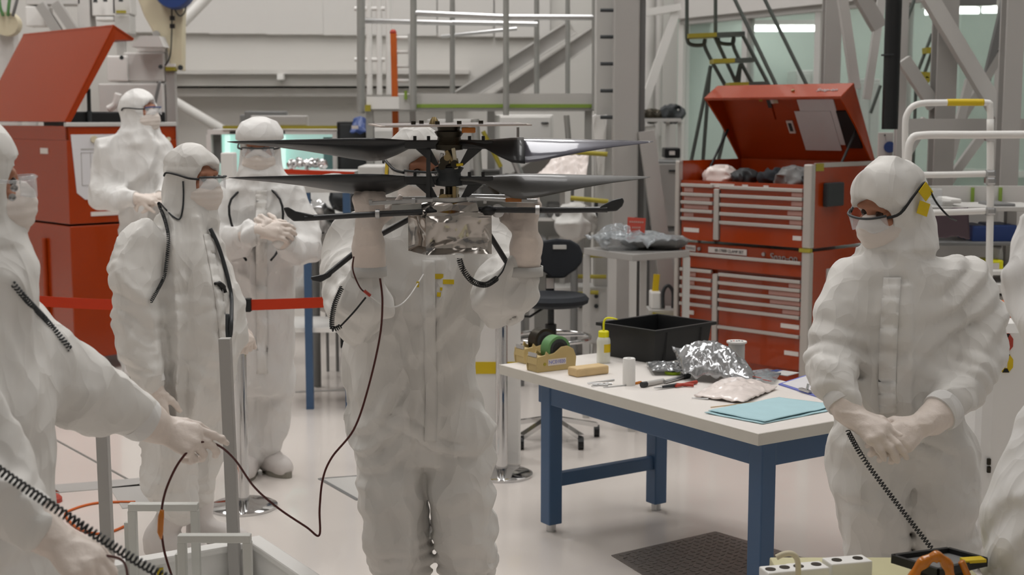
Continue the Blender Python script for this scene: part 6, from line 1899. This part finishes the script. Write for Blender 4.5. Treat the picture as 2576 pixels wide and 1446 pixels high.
# ================================================================ the twin-rotor aircraft
YM = 4.1
hub0 = P(1130, 520, YM)
heli = thing('rotorcraft', 'small twin-rotor aircraft with dark blades and a silver foil body, held aloft', 'aircraft', hub0)
def blade(c, ang, L, near_up, mm, nm='rotor_blade', rmax=9, infl=1.0, par=None):
    d = V((math.cos(ang), math.sin(ang), 0)); s = V((0, -1, 0)); s = (s - d * s.dot(d)).normalized()   # s points towards the camera
    rr = [.03, .07, .11, .15, .19, .23, .28, .34, .42, .5, .57, .61, .63]
    ch = [.03, .03, .04, .075, .108, .12, .116, .1, .076, .053, .034, .02, .006]
    pi_ = [20, 24, 34, 38, 37, 35, 32, 29, 25, 21, 18, 16, 15]
    vs, fs = [], []
    n = 12
    rr = [r for r in rr if r <= rmax]
    for r, c_, p in zip(rr, ch, pi_):
        c_ *= infl
        r = r * L / .63
        a = math.radians(p)
        # straight edge on the blade axis, the other edge falls away below it
        cd = ((s * (-1 if near_up else 1)) * math.cos(a) + V((0, 0, -1)) * math.sin(a))
        th_ = (cd.cross(d)).normalized()
        o = c + d * r + V((0, 0, .012)) - cd * c_ * .12
        for k in range(n):
            t = 2 * math.pi * k / n
            x = .5 - .5 * math.cos(t)
            thick = .11 * infl ** 4 * c_ * (math.sin(t)) * (1.25 - .7 * x) + .012 * c_ * math.sin(math.pi * x)
            if r < .1: thick *= 1.9
            vs.append(o + cd * c_ * x + th_ * thick)
    m_ = len(rr)
    for i in range(m_ - 1):
        for k in range(n):
            fs.append((i * n + k, i * n + (k + 1) % n, (i + 1) * n + (k + 1) % n, (i + 1) * n + k))
    fs.append(tuple(range(n))); fs.append(tuple((m_ - 1) * n + k for k in range(n)))
    me = MB().add(vs, fs).mesh(nm)
    import bmesh
    bm = bmesh.new(); bm.from_mesh(me); bmesh.ops.recalc_face_normals(bm, faces=bm.faces); bm.to_mesh(me); bm.free()
    return obj(nm, me, mm, par or heli, smooth=True)
upz, loz = P(1130, 366, YM), P(1130, 456, YM)
blade(upz, math.pi + .05, .645, True, 'carbon'); gb = blade(upz, .035, .6, False, 'bladelit'); blade(upz, .035, .6, False, 'carbon', 'root_sleeve', .23, 1.035, gb)
blade(loz, math.pi + .03, .645, True, 'carbon'); blade(loz, .06, .595, False, 'carbonlit')
# glossy blade has a dark root sleeve
for hz_, nm in ((upz, 0), (loz, 1)):
    hb = MB().lathe([(.012, -.006), (.04, -.002), (.042, .012), (.036, .02), (.034, .035), (.044, .05), (.03, .055), (.012, .06)], hz_ + V((0, 0, -.01)), n=28)
    hub = hb.build('rotor_hub', 'gun' if nm == 0 else 'dark', heli, smooth=40)
    for sx in (-1, 1):
        MB().beam(hz_ + V((sx * .02, 0, .003)), hz_ + V((sx * .13, 0, .003)), .03, .026).build('blade_grip', 'carbon', hub, bevel=.004)
        for q in (.06, .1):
            MB().cyl(hz_ + V((sx * q, -.008, .012)), hz_ + V((sx * q, -.008, .028)), .005, 8).build('bolt', 'black', hub)
        MB().prism([hz_ + V((sx * .1, -.01, -.008)), hz_ + V((sx * .055, -.01, -.008)), hz_ + V((sx * .03, -.01, -.055)), hz_ + V((sx * .04, -.01, -.06))], (0, .012, 0)).build('pitch_horn', 'carbon', hub)
# mast and swashplate hardware
MB().cyl(P(1130, 525, YM), P(1130, 312, YM), .012, 16).build('mast', 'gun', heli, smooth=40)
for y0, y1, r, mm in ((398, 410, .026, 'brass'), (410, 425, .018, 'gun'), (416, 420, .034, 'gun'), (488, 500, .03, 'brass'), (500, 512, .022, 'gun'), (508, 516, .042, 'steel')):
    MB().cyl(P(1130, y1, YM), P(1130, y0, YM), r, 20).build('swashplate', mm, heli, smooth=40)
for x0, y0, x1, y1, dy, mm in ((1122, 378, 1140, 408, -.03, 'brass'), (1140, 372, 1148, 425, -.035, 'cream'), (1112, 385, 1108, 418, -.03, 'steel'), (1150, 420, 1148, 402, -.03, 'brass'), (1143, 468, 1143, 518, -.035, 'brass'), (1150, 470, 1146, 516, -.02, 'cream'), (1112, 475, 1110, 512, -.03, 'gun'), (1118, 400, 1108, 424, .02, 'gun')):
    MB().beam(P(x0, y0, YM + dy), P(x1, y1, YM + dy), .011, .011).build('pitch_link', mm, heli, bevel=.002)
for x, y, r in ((1118, 405, .014), (1144, 413, .012), (1112, 418, .011), (1115, 500, .014), (1125, 396, .01), (1140, 508, .012)):
    MB().cyl(P(x, y, YM - .045), P(x, y, YM - .02), r, 14).build('servo', 'brass' if x % 2 else 'gun', heli, smooth=40)
MB().cyl(P(1148, 415, YM - .05), P(1165, 413, YM - .05), .004, 8).build('set_screw', 'yellow', heli)
MB().beam(P(1078, 378, YM - .03), P(1077, 497, YM - .03), .012, .012).build('antenna', 'carbon', heli)
MB().prism([P(1080, 420, YM - .03), P(1088, 450, YM - .03), P(1094, 470, YM - .03), P(1080, 470, YM - .03)], (0, .01, 0)).build('antenna_bracket', 'carbon', heli)
# solar panel on top
FL_, FR_, BR_, BL_ = P(958, 322, 3.97), P(1338, 317, 4.02), P(1300, 309, 4.26), P(926, 311, 4.22)
zc = 1.795
q = [V((p.x, p.y, zc + dz)) for p, dz in ((FL_, -.004), (FR_, .001), (BR_, .006), (BL_, .002))]
panel_m = mat('panel_pale', (196, 184, 176), 0.35, 0.2, var=0.05, vscale=30)
sp = MB().prism(q, (0, 0, .004)).build('solar_panel', panel_m, heli)
MB().prism([p.lerp((q[0] + q[2]) / 2, .06) + V((0, 0, .0042)) for p in q], (0, 0, .001)).build('cell_layer', mat('cell_grey', (150, 142, 140), .25, .3), sp)
for u, v in ((.25, .4), (.4, .3), (.55, .35), (.7, .4), (.33, .7)):
    p = q[0].lerp(q[1], u).lerp(q[3].lerp(q[2], u), v)
    MB().cyl(p + V((0, 0, .004)), p + V((0, 0, .014)), .007, 10).build('fitting', 'gun', sp)
p = P(1092, 300, YM); MB().lathe([(.0, 0), (.016, 0), (.012, .012), (.006, .022), (0, .022)], V((p.x, YM, zc + .004)), n=14).build('top_stud', 'brass', sp, smooth=40)
MB().box(V((P(1180, 325, YM).x, YM - .03, zc - .012)), (.04, .03, .016)).build('amber_tape', 'kapton', heli, bevel=.003)
MB().lathe([(.014, -.03), (.03, -.022), (.034, -.004), (.034, 0)], V((hub0.x, YM, zc)), n=24).build('panel_mount', 'gun', heli, smooth=40)
MB().cyl(P(1303, 320, 4.1), P(1303, 345, 4.1), .004, 8).build('panel_probe', 'grey', heli)
# foil body
A0, B0, C0 = P(1072, 643, 4.0), P(1237, 637, 4.035), P(1027, 610, 4.13)
B0.z = A0.z = (A0.z + B0.z) / 2; C0.z = A0.z
D0 = C0 + (B0 - A0)
H0 = .112
foil = MB()
def foilface(mb, p0, p1, up_, n1, n2, amp, seed):
    nrm = (p1 - p0).cross(up_).normalized()
    rd = lambda p, k, s: abs(2 * float(noise3(np.array([p.x * k + s]), np.array([p.y * k]), np.array([p.z * k + s]))[0]) - 1)
    def fn(u, v):
        p = p0.lerp(p1, u) + up_ * v
        e = min(1, 7 * min(u, 1 - u, v, 1 - v))
        nz = rd(p, 8.5, seed) + .5 * rd(p, 19, seed + 4) + .12 * rd(p, 42, seed + 9)
        return p + nrm * amp * (nz - .7) * e
    mb.grid(fn, n1, n2)
foilface(foil, A0, B0, V((0, 0, H0)), 30, 20, .04, 3)
foilface(foil, C0, A0, V((0, 0, H0)), 18, 20, .04, 9)
foilface(foil, B0, D0, V((0, 0, H0)), 18, 20, .024, 5)
foilface(foil, D0, C0, V((0, 0, H0)), 30, 20, .024, 7)
foil.add([A0, B0, D0, C0], [(0, 3, 2, 1)])
fb = foil.build('foil_body', 'foil', heli, smooth=35)
# upper wrap: narrows towards the mast plate
cen = (A0 + D0) / 2 + V((0, 0, H0))
base4 = [A0, B0, D0, C0]
tp = MB()
lv = []
for h, s_ in ((H0 - .004, 1.0), (H0 + .008, .96), (H0 + .012, .72), (H0 + .03, .66), (H0 + .036, .6)):
    ring_ = []
    for i in range(4):
        for k in range(5):
            p = base4[i].lerp(base4[(i + 1) % 4], k / 5)
            c_ = (A0 + D0) / 2
            p = c_ + (p - c_) * s_ + V((rng.normal() * .003, rng.normal() * .003, h + rng.normal() * .002))
            ring_.append(p)
    lv.append(ring_)
nv = 20
tp.add([p for l in lv for p in l], [(i * nv + k, i * nv + (k + 1) % nv, (i + 1) * nv + (k + 1) % nv, (i + 1) * nv + k) for i in range(len(lv) - 1) for k in range(nv)] + [tuple((len(lv) - 1) * nv + k for k in range(nv))])
tp.build('foil_top', 'foil', heli)
MB().lathe([(.055, 0), (.058, .003), (.058, .012), (.05, .014), (0, .014)], V((hub0.x, YM, A0.z + H0 + .036)), n=28).build('mast_plate', 'greyl', heli, smooth=40)
for px, py in ((1088, 532), (1228, 530)):
    c_ = P(px, py, 4.05)
    MB().ball(c_, (.022, .03, .016), 14).build('dark_module', 'black', heli, smooth=True)
pc = P(1155, 643, 4.0)
MB().lathe([(.014, -.006), (.014, .003), (.009, .006), (0, .006)], pc, n=16).build('cable_port', 'white', heli, smooth=40)
# landing legs
def lleg(p, foot, r=.0085):
    l = MB().tube([P(*a) for a in p], r, 12).build('landing_leg', 'carbon', heli, smooth=40)
    if foot:
        m = MB(); m.prism([P(x, y, p[-1][2] - .004) for x, y in foot], (0, .012, 0)); m.build('foot_pad', 'carbon', l, bevel=.004)
    return l
l1 = lleg([(1062, 533, 4.03), (900, 541, 3.98), (765, 549, 3.94)], [(790, 541), (770, 556), (738, 557), (722, 544), (711, 523), (724, 521), (742, 531)])
l2 = lleg([(1205, 527, 4.07), (1380, 529, 4.0), (1528, 527, 3.98)], [(1508, 534), (1508, 520), (1540, 504), (1566, 497), (1571, 506), (1566, 519), (1552, 531)])
l3 = lleg([(1040, 545, 4.17), (930, 605, 4.2), (822, 692, 4.16)], [(842, 676), (832, 696), (806, 711), (784, 706), (780, 697), (812, 690)])
l4 = lleg([(1225, 580, 4.16), (1250, 620, 4.17), (1300, 700, 4.17)], None)
for px, py, yy in ((950, 538, 3.99), (1352, 528, 4.0)):
    c_ = P(px, py, yy)
    MB().lathe([(.0, -.006), (.0135, -.006), (.0135, .006), (0, .006)], c_, V((1, 0, 0)), 16).build('leg_collar', 'steel', heli, smooth=40)
# handling fixture that the gloves hold
fx = thing('handling_fixture', 'silver handling frame under the rotors, gripped by both gloves', 'frame', P(1135, 510, 4.12))
for a, b, w in (((930, 512, 4.1), (1100, 503, 4.07), .012), ((930, 500, 4.2), (1105, 497, 4.18), .01), ((1172, 500, 4.08), (1352, 506, 4.1), .012), ((1175, 492, 4.18), (1345, 495, 4.2), .01)):
    MB().beam(P(*a), P(*b), w).build('bar', 'steel', fx, bevel=.002)
m = MB(); m.prism([P(985, 516, 4.08), P(1060, 512, 4.07), P(1060, 545, 4.07), P(1035, 540, 4.07), P(985, 535, 4.08)], (0, .008, 0)); m.build('side_plate', 'galv', fx)
m = MB(); m.prism([P(1200, 506, 4.1), P(1300, 508, 4.1), P(1300, 520, 4.1), P(1200, 522, 4.1)], (0, .008, 0)); m.build('side_plate', 'galv', fx)
m = MB(); pbox(m, 1272, 1312, 498, 508, 4.07, .004); m.build('amber_sticker', 'kapton', fx)
MB().lathe([(.0, 0), (.02, 0), (.02, .008), (.014, .01), (0, .01)], P(1252, 530, 4.07), V((0, -1, 0)), 20).build('clamp_knob', 'steel', fx, smooth=40)
for (px, yy) in ((932, 4.15), (1348, 4.15), (1040, 4.12), (1220, 4.13)):
    a, b = P(px, 508, yy - .06), P(px, 497, yy + .06); b.z = a.z
    MB().beam(a, b, .01).build('cross_bar', 'steel', fx)

# ================================================================ cords
ca = thing('test_cable', 'thin dark red cable drooping from the aircraft carrier to the nearest glove', 'cable', P(803, 1345, 4.0))
pth = [(956, 700, 4.05), (962, 760, 4.04), (955, 850, 4.05), (925, 980, 4.05), (890, 1080, 4.02), (835, 1150, 4.0), (812, 1205, 3.98), (804, 1280, 3.95), (803, 1346, 3.93), (770, 1325, 3.92), (700, 1278, 3.88), (640, 1225, 3.82), (590, 1155, 3.76), (545, 1118, 3.7), (500, 1113, 3.63), (468, 1140, 3.6), (440, 1180, 3.58), (415, 1240, 3.57), (406, 1300, 3.57), (412, 1380, 3.57), (436, 1460, 3.57)]
MB().tube(bez([P(*p) for p in pth], 8), .0032, 8).build('wire', 'wirer', ca, smooth=True)
MB().tube([P(408, 1282, 3.565), P(405, 1300, 3.565), P(403, 1338, 3.565), P(405, 1356, 3.565)], [.005, .0085, .0085, .003], 10).build('amber_connector', 'kapton', ca, smooth=True)
c1 = coil(bez([P(1155, 650, 4.0), P(1166, 680, 3.99), P(1190, 708, 4.0), P(1222, 716, 4.03), P(1250, 700, 4.07)], 8), .0075, .0018, .0062)
o = thing('coiled_cord', 'black coiled cord hanging from the foil body to the sleeve', 'cord', P(1210, 716, 4.02))
c1.build('coil', 'black', o, smooth=True)
MB().tube(bez([P(1250, 700, 4.07), P(1265, 680, 4.1), P(1275, 652, 4.13)], 6), .0025, 6).build('lead', 'black', o, smooth=True)
o = thing('coiled_cord', 'black coiled cord bent beside the carrier\'s raised forearm', 'cord', P(840, 825, 4.1))
coil(bez([P(860, 722, 4.1), P(842, 765, 4.1), P(835, 805, 4.1), P(838, 828, 4.1), P(857, 820, 4.1)], 8), .0065, .002, .006).build('coil', 'black', o, smooth=True)
MB().tube(bez([P(857, 820, 4.1), P(890, 785, 4.09), P(920, 748, 4.08)], 6), .003, 6).build('lead', 'black', o, smooth=True)
o = thing('signal_wire', 'thin white and red wire looping across the carrier\'s chest', 'wire', P(970, 770, 4.1))
MB().tube(bez([P(890, 645, 4.1), P(888, 680, 4.09), P(905, 722, 4.08), P(922, 738, 4.08)], 6), .0025, 6).build('dark_lead', 'wirer', o, smooth=True)
MB().tube([P(916, 731, 4.075), P(932, 744, 4.075)], .005, 8).build('red_connector', 'redsign', o)
MB().tube(bez([P(932, 744, 4.08), P(965, 768, 4.1), P(1000, 770, 4.15), P(1030, 745, 4.25), P(1065, 690, 4.38)], 6), .0022, 6).build('white_lead', 'white', o, smooth=True)
MB().box(P(1051, 715, 4.33), (.008, .006, .018)).build('yellow_flag', 'yellow', o)
for x0, y0, w, h in ((1104, 695, .014, .008), (1128, 709, .018, .0075), (1110, 727, .004, .005), (1104, 741, .006, .007)):
    c_ = P(x0, y0, 4.6); dg = bpy.context.evaluated_depsgraph_get()
    body5 = [c for c in PR[5].children if c.name.startswith('coverall')][0]
    if 'BVH5' not in globals():
        BVH5 = BVHTree.FromPolygons([v.co for v in body5.data.vertices], [tuple(pp.vertices) for pp in body5.data.polygons])
    org = V((0, 0, CAMH)); hit, nrm_, _, _ = BVH5.ray_cast(org, (P(x0, y0, 4.0) - org).normalized())
    if hit: yellow_tape(PR[5], hit + nrm_ * .001, w, h, 0.05, nrm_)
hit, nrm_, _, _ = BVH5.ray_cast(org, (P(974, 428, 4.0) - org).normalized())
if hit: yellow_tape(PR[5], hit + nrm_ * .001, .013, .02, .35, nrm_)
def onto(bvh, pts, lift):
    org = V((0, 0, CAMH)); out = []
    for x, y, fallback in pts:
        hit, nr, _, _ = bvh.ray_cast(org, (P(x, y, 3.0) - org).normalized())
        out.append(hit + nr * lift if hit else P(x, y, fallback))
    return out
# cords on the profile figure, the nearest person and the clasped-hands person
b2 = bvh_of(PR[2])
pts = onto(b2, [(400, 512, 5.5), (410, 525, 5.5), (422, 560, 5.4), (428, 600, 5.4), (425, 650, 5.4), (410, 695, 5.4), (390, 730, 5.4), (374, 758, 5.4)], .012)
o = thing('coiled_cord', 'dark coiled cord over the shoulder of the profile figure', 'cord', pts[4])
coil(bez(pts, 6), .006, .002, .008, 4, 7).build('coil', 'dark', o, smooth=True)
pts = onto(b2, [(523, 575, 5.4), (540, 610, 5.4), (556, 655, 5.4), (568, 705, 5.4), (576, 750, 5.4)], .012) + [P(582, 800, 5.32), P(580, 840, 5.3), P(574, 852, 5.3), P(572, 830, 5.3), P(572, 790, 5.32)]
o = thing('neck_strap', 'black strap hanging down the chest of the profile figure', 'strap', pts[4])
MB().tube(bez(pts, 6), .008, 8).build('strap', 'dark', o, smooth=True)
pk = onto(b2, [(535, 715, 5.4), (545, 715, 5.4), (556, 724, 5.4), (562, 738, 5.4)], .012)
MB().tube(bez(pk, 4), [.006] * 4 + [.011] * 5 + [.007] * 4, 8).build('clip', 'black', o, smooth=True)
pts = onto(b2, [(462, 455, 5.4), (463, 490, 5.4), (461, 525, 5.4), (452, 552, 5.4), (436, 548, 5.4), (420, 528, 5.4), (404, 512, 5.4)], .006)
MB().tube(bez(pts, 5), .0035, 6).build('glasses_cord', 'dark', PR[2], smooth=True)
o = thing('coiled_cord', 'long black coiled cord crossing in front of the nearest person', 'cord', P(200, 1315, 2.82))
coil(bez([P(-60, 1142, 2.8), P(60, 1225, 2.78), P(200, 1318, 2.76), P(340, 1408, 2.8), P(470, 1480, 2.85)], 10), .0085, .0026, .0105, 5, 10).build('coil', 'black', o, smooth=True)
o = thing('coiled_cord', 'black coiled cord from the clasped hands down to the instrument cart', 'cord', P(2240, 1240, 3.95))
coil(bez([P(2133, 1085, 4.0), P(2170, 1150, 3.92), P(2225, 1225, 3.88), P(2290, 1310, 3.84), P(2352, 1390, 3.8)], 8), .0065, .0019, .0095, 5, 9).build('coil', 'black', o, smooth=True)
b1 = bvh_of(PR[1])
pts = onto(b1, [(30, 712, 3.1), (70, 760, 3.1), (110, 805, 3.1), (150, 850, 3.1), (175, 880, 3.1)], .004)
o = thing('coiled_cord', 'dark coiled cord behind the shoulder of the nearest person', 'cord', pts[2])
coil(bez(pts, 6), .006, .0022, .009, 4, 8).build('coil', 'dark', o, smooth=True)
for x, y in ((36, 473), (31, 496)):
    hit = onto(b1, [(x, y, 3.1)], .0)[0]
    snap(PR[1], hit, (.3, -1, 0))
# ================================================================ white transport tub, bottom corner
TR, TB = V((-.835, 4.39, .46)), V((-.60, 4.02, .46))
dR = (TB - TR).normalized(); dB = V((-dR.y * -1, dR.x * -1, 0)); dB = V((dR.y, -dR.x, 0)).normalized()
if dB.x > 0: dB = -dB
UF = Fr(V((TR.x, TR.y, 0)), dR, dB)      # u runs towards the camera, v to the far side
TLn, TWd = .7, .62
tub = thing('transport_tub', 'white open transport tub with raised rim near the kneeling cable', 'tub', UF.pt(.35, .31, 0))
tub['label'] = 'white open transport tub with upright frames at the bottom picture edge'
for a0, a1, b0, b1, z0, z1, nm in ((0, TLn, 0, .02, .08, .45, 'side_wall'), (0, TLn, TWd - .02, TWd, .08, .45, 'side_wall'), (0, .02, 0, TWd, .08, .45, 'end_wall'), (TLn - .02, TLn, 0, TWd, .08, .45, 'end_wall'), (0, TLn, 0, TWd, .3, .33, 'inner_floor'),
        (-.02, TLn, -.025, .03, .44, .465, 'rim'), (-.02, .035, .031, TWd - .031, .44, .464, 'rim'), (-.02, TLn, TWd - .03, TWd + .02, .44, .465, 'rim')):
    m = MB(); UF.box(m, a0, a1, b0, b1, z0, z1); m.build(nm, 'white', tub, bevel=.006)
for a in (.08, .62):
    for b in (.08, .54):
        MB().cyl(UF.pt(a, b - .02, .04), UF.pt(a, b + .02, .04), .04, 14).build('caster', 'dark', tub)
fm = mat('frame_white', (204, 204, 198), 0.4, 0.1)
for i, (pl_, pr_, stub) in enumerate(((((333, 1284), (490, 1264)), 4.05, (322, 1312)), (((458, 1364), (622, 1342)), 3.8, (450, 1392)))):
    (x0, y0), (x1, y1) = pl_
    Yf = pr_
    a, b = P(x0, y0, Yf), P(x1, y1, Yf)
    b.z = a.z = (a.z + b.z) / 2
    t = thing('lifting_frame', ['white square-tube frame standing at the back of the transport tub', 'white square-tube frame standing at the front of the transport tub'][i], 'frame', (a + b) / 2 - V((0, 0, a.z - .33)), group='frames in the transport tub')
    MB().beam(a - V((.01, 0, 0)), b + V((.01, 0, 0)), .03, .022).build('top_bar', fm, t, bevel=.003)
    for p in (a, b):
        MB().beam(p - V((0, 0, .009)), V((p.x, p.y, .33)), .024, .027).build('upright', fm, t, bevel=.003)
    s_ = P(stub[0], stub[1], Yf + .01)
    MB().beam(s_, V((s_.x, s_.y, .33)), .02, .02).build('stub', fm, t, bevel=.002)
    MB().box(V((a.x + (.012 if i else -.02), Yf - .016, .42)), (.014, .003, .05)).build('yellow_tag', 'yellow', t)
for i, (x0, y0, x1, Yp) in enumerate(((257, 1060, 275, 4.3), (566, 850, 592, 4.3))):
    a = P(x0, y0, Yp); b = P(x1, 1430, Yp)
    t = thing('upright_post', ['grey post standing beside the nearest person\'s sleeve, behind the tub', 'taller grey post rising from the tub before the chrome stanchion'][i], 'post', V((b.x, Yp, .33)), group='grey posts in the tub')
    zb = .33 if i else 0.0
    t.location.z = zb
    MB().beam(a, V((b.x, Yp, zb)), .036, .036).build('post_tube', 'grey', t, bevel=.003)
    MB().box(V((b.x, Yp, zb + .006)), (.08, .08, .012)).build('base_plate', 'grey', t)
for i, (x, y) in enumerate(((300, 1432), (346, 1438), (402, 1436))):
    MB().box(P(x, y, 4.2), (.02, .012, .02)).build('yellow_marker', 'yellow', label=['first yellow marker in the tub by the grey post', 'second yellow marker in the tub by the rear frame', 'third yellow marker in the tub by the amber connector'][i], cat='marker', group='yellow markers in the tub')
# orange cord on the floor
o = thing('floor_cord', 'thin orange cord lying in a loop on the floor behind the tub', 'cord', G(250, 1262, .005))
MB().tube(bez([G(340, 1262, .006), G(250, 1264, .006), G(190, 1278, .006), G(165, 1296, .006), G(200, 1330, .006), G(260, 1342, .006), G(325, 1318, .006)], 8), .006, 8).build('cord', 'orange', o, smooth=True)
o = thing('red_disc', 'dark red flat disc on the floor beside the nearest person', 'disc', G(132, 1262))
MB().lathe([(.045, 0), (.045, .02), (.03, .035), (0, .035)], G(132, 1262), n=24).build('disc', 'redsign', o, smooth=40)
MB().tube(bez([P(205, 1402, 2.88), P(270, 1398, 2.9), P(310, 1412, 2.95), P(322, 1450, 3.0)], 6), .003, 8).build('test_lead', 'wirer', smooth=True, label='short dark red lead from the lower glove into the tub', cat='lead')

# ================================================================ instrument cart, bottom corner by the clasped hands
CZ = .60
cart = thing('instrument_cart', 'cart with white fittings and a black tray at the bottom picture edge', 'cart', (P(2250, 1500, 3.6).x, 3.55, 0))
a, b = P(1965, 1446, 3.6), P(2465, 1446, 3.6)
pale = mat('cart_pale', (206, 200, 160), 0.5)
MB().box(((a.x + b.x) / 2, 3.52, CZ - .015), (b.x - a.x, .5, .03)).build('cart_top', pale, cart, bevel=.004)
for sx in (a.x + .04, b.x - .04):
    for yy in (3.3, 3.74):
        MB().beam((sx, yy, .0), (sx, yy, CZ - .03), .035).build('leg', 'greyl', cart)
def at_cart(px, py, z=CZ):
    return G(px, py, z)
for i, (px, py, w, mm) in enumerate(((2130, 1446, .12, 'white'), (2030, 1462, .1, 'white'), (1955, 1470, .08, 'white'))):
    c = at_cart(px, py, CZ)
    t = thing('fitting_block', ['white block with two round holes beside the black tray', 'lower white block with two round holes by the bent tube', 'white block at the cart end under the bent tube'][i], 'block', c, group='white blocks on the cart')
    MB().box(c + V((0, 0, .022)), (w, .06, .044), yaw=.25).build('block_body', 'white', t, bevel=.004)
    for s_ in (-1, 1):
        MB().cyl(c + V((s_ * w * .25, s_ * .008, .044)), c + V((s_ * w * .25, s_ * .008, .0455)), .014, 16).build('hole', 'gun', t)
c = P(2006, 1450, 3.5)
t = thing('bent_tube', 'cream bent tube arching up from the cart end', 'tube', V((c.x, 3.5, CZ)))
MB().tube(bez([V((c.x, 3.5, CZ)), P(2008, 1430, 3.5), P(2004, 1404, 3.5), P(1990, 1392, 3.5), P(1970, 1394, 3.5), P(1953, 1402, 3.5)], 6), .0075, 12).build('tube', 'cream', t, smooth=True)
c = P(1953, 1440, 3.5)
MB().lathe([(.01, 0), (.006, .01), (.004, .03), (.006, .035), (0, .035)], V((c.x, 3.5, CZ)), n=14).build('small_nozzle', 'cream', smooth=40, label='small cream nozzle standing at the cart end', cat='nozzle')
t = thing('black_tray', 'shallow black tray lying open on the cart', 'tray', at_cart(2370, 1420))
q = [P(2252, 1406, 3.62), P(2380, 1390, 3.75), P(2472, 1416, 3.66), P(2440, 1450, 3.45), P(2330, 1436, 3.5)]
q = [V((p.x, p.y, CZ + .05)) for p in (at_cart(2245, 1412, CZ + .05), at_cart(2385, 1394, CZ + .05), at_cart(2480, 1420, CZ + .05), at_cart(2360, 1448, CZ + .05))]
MB().prism(q, (0, 0, .006)).build('tray_floor', 'greyd', t)
for i in range(4):
    MB().beam(q[i] + V((0, 0, .008)), q[(i + 1) % 4] + V((0, 0, .008)), .012, .022).build('tray_edge', 'black', t)
MB().box((q[0] + q[2]) / 2 - V((0, 0, .03)), (.12, .08, .045)).build('tray_foot', 'black', t)
lp = bez([V((P(x, y, 3.42).x, 3.42, P(x, y, 3.42).z)) for x, y in ((2295, 1462), (2310, 1428), (2340, 1404), (2365, 1402), (2385, 1425), (2392, 1465))], 6)
am = MB().tube(lp, [.014 + .0025 * math.sin(i * .9) for i in range(len(lp))], 10)
am.build('amber_tape_loop', 'kapton', smooth=True, label='glossy amber taped loop arching over the black tray', cat='tape')
lp = bez([P(2418, 1412, 3.42), P(2425, 1425, 3.42), P(2440, 1462, 3.42)], 6)
MB().tube(lp, .009, 8).build('amber_strap', 'kapton', smooth=True, label='short amber strap beside the amber loop', cat='strap')
MB().box(at_cart(2448, 1408, CZ + .07), (.06, .03, .008), yaw=.2).build('yellow_strip', 'yellow', label='yellow strip at the far edge of the black tray', cat='strip')
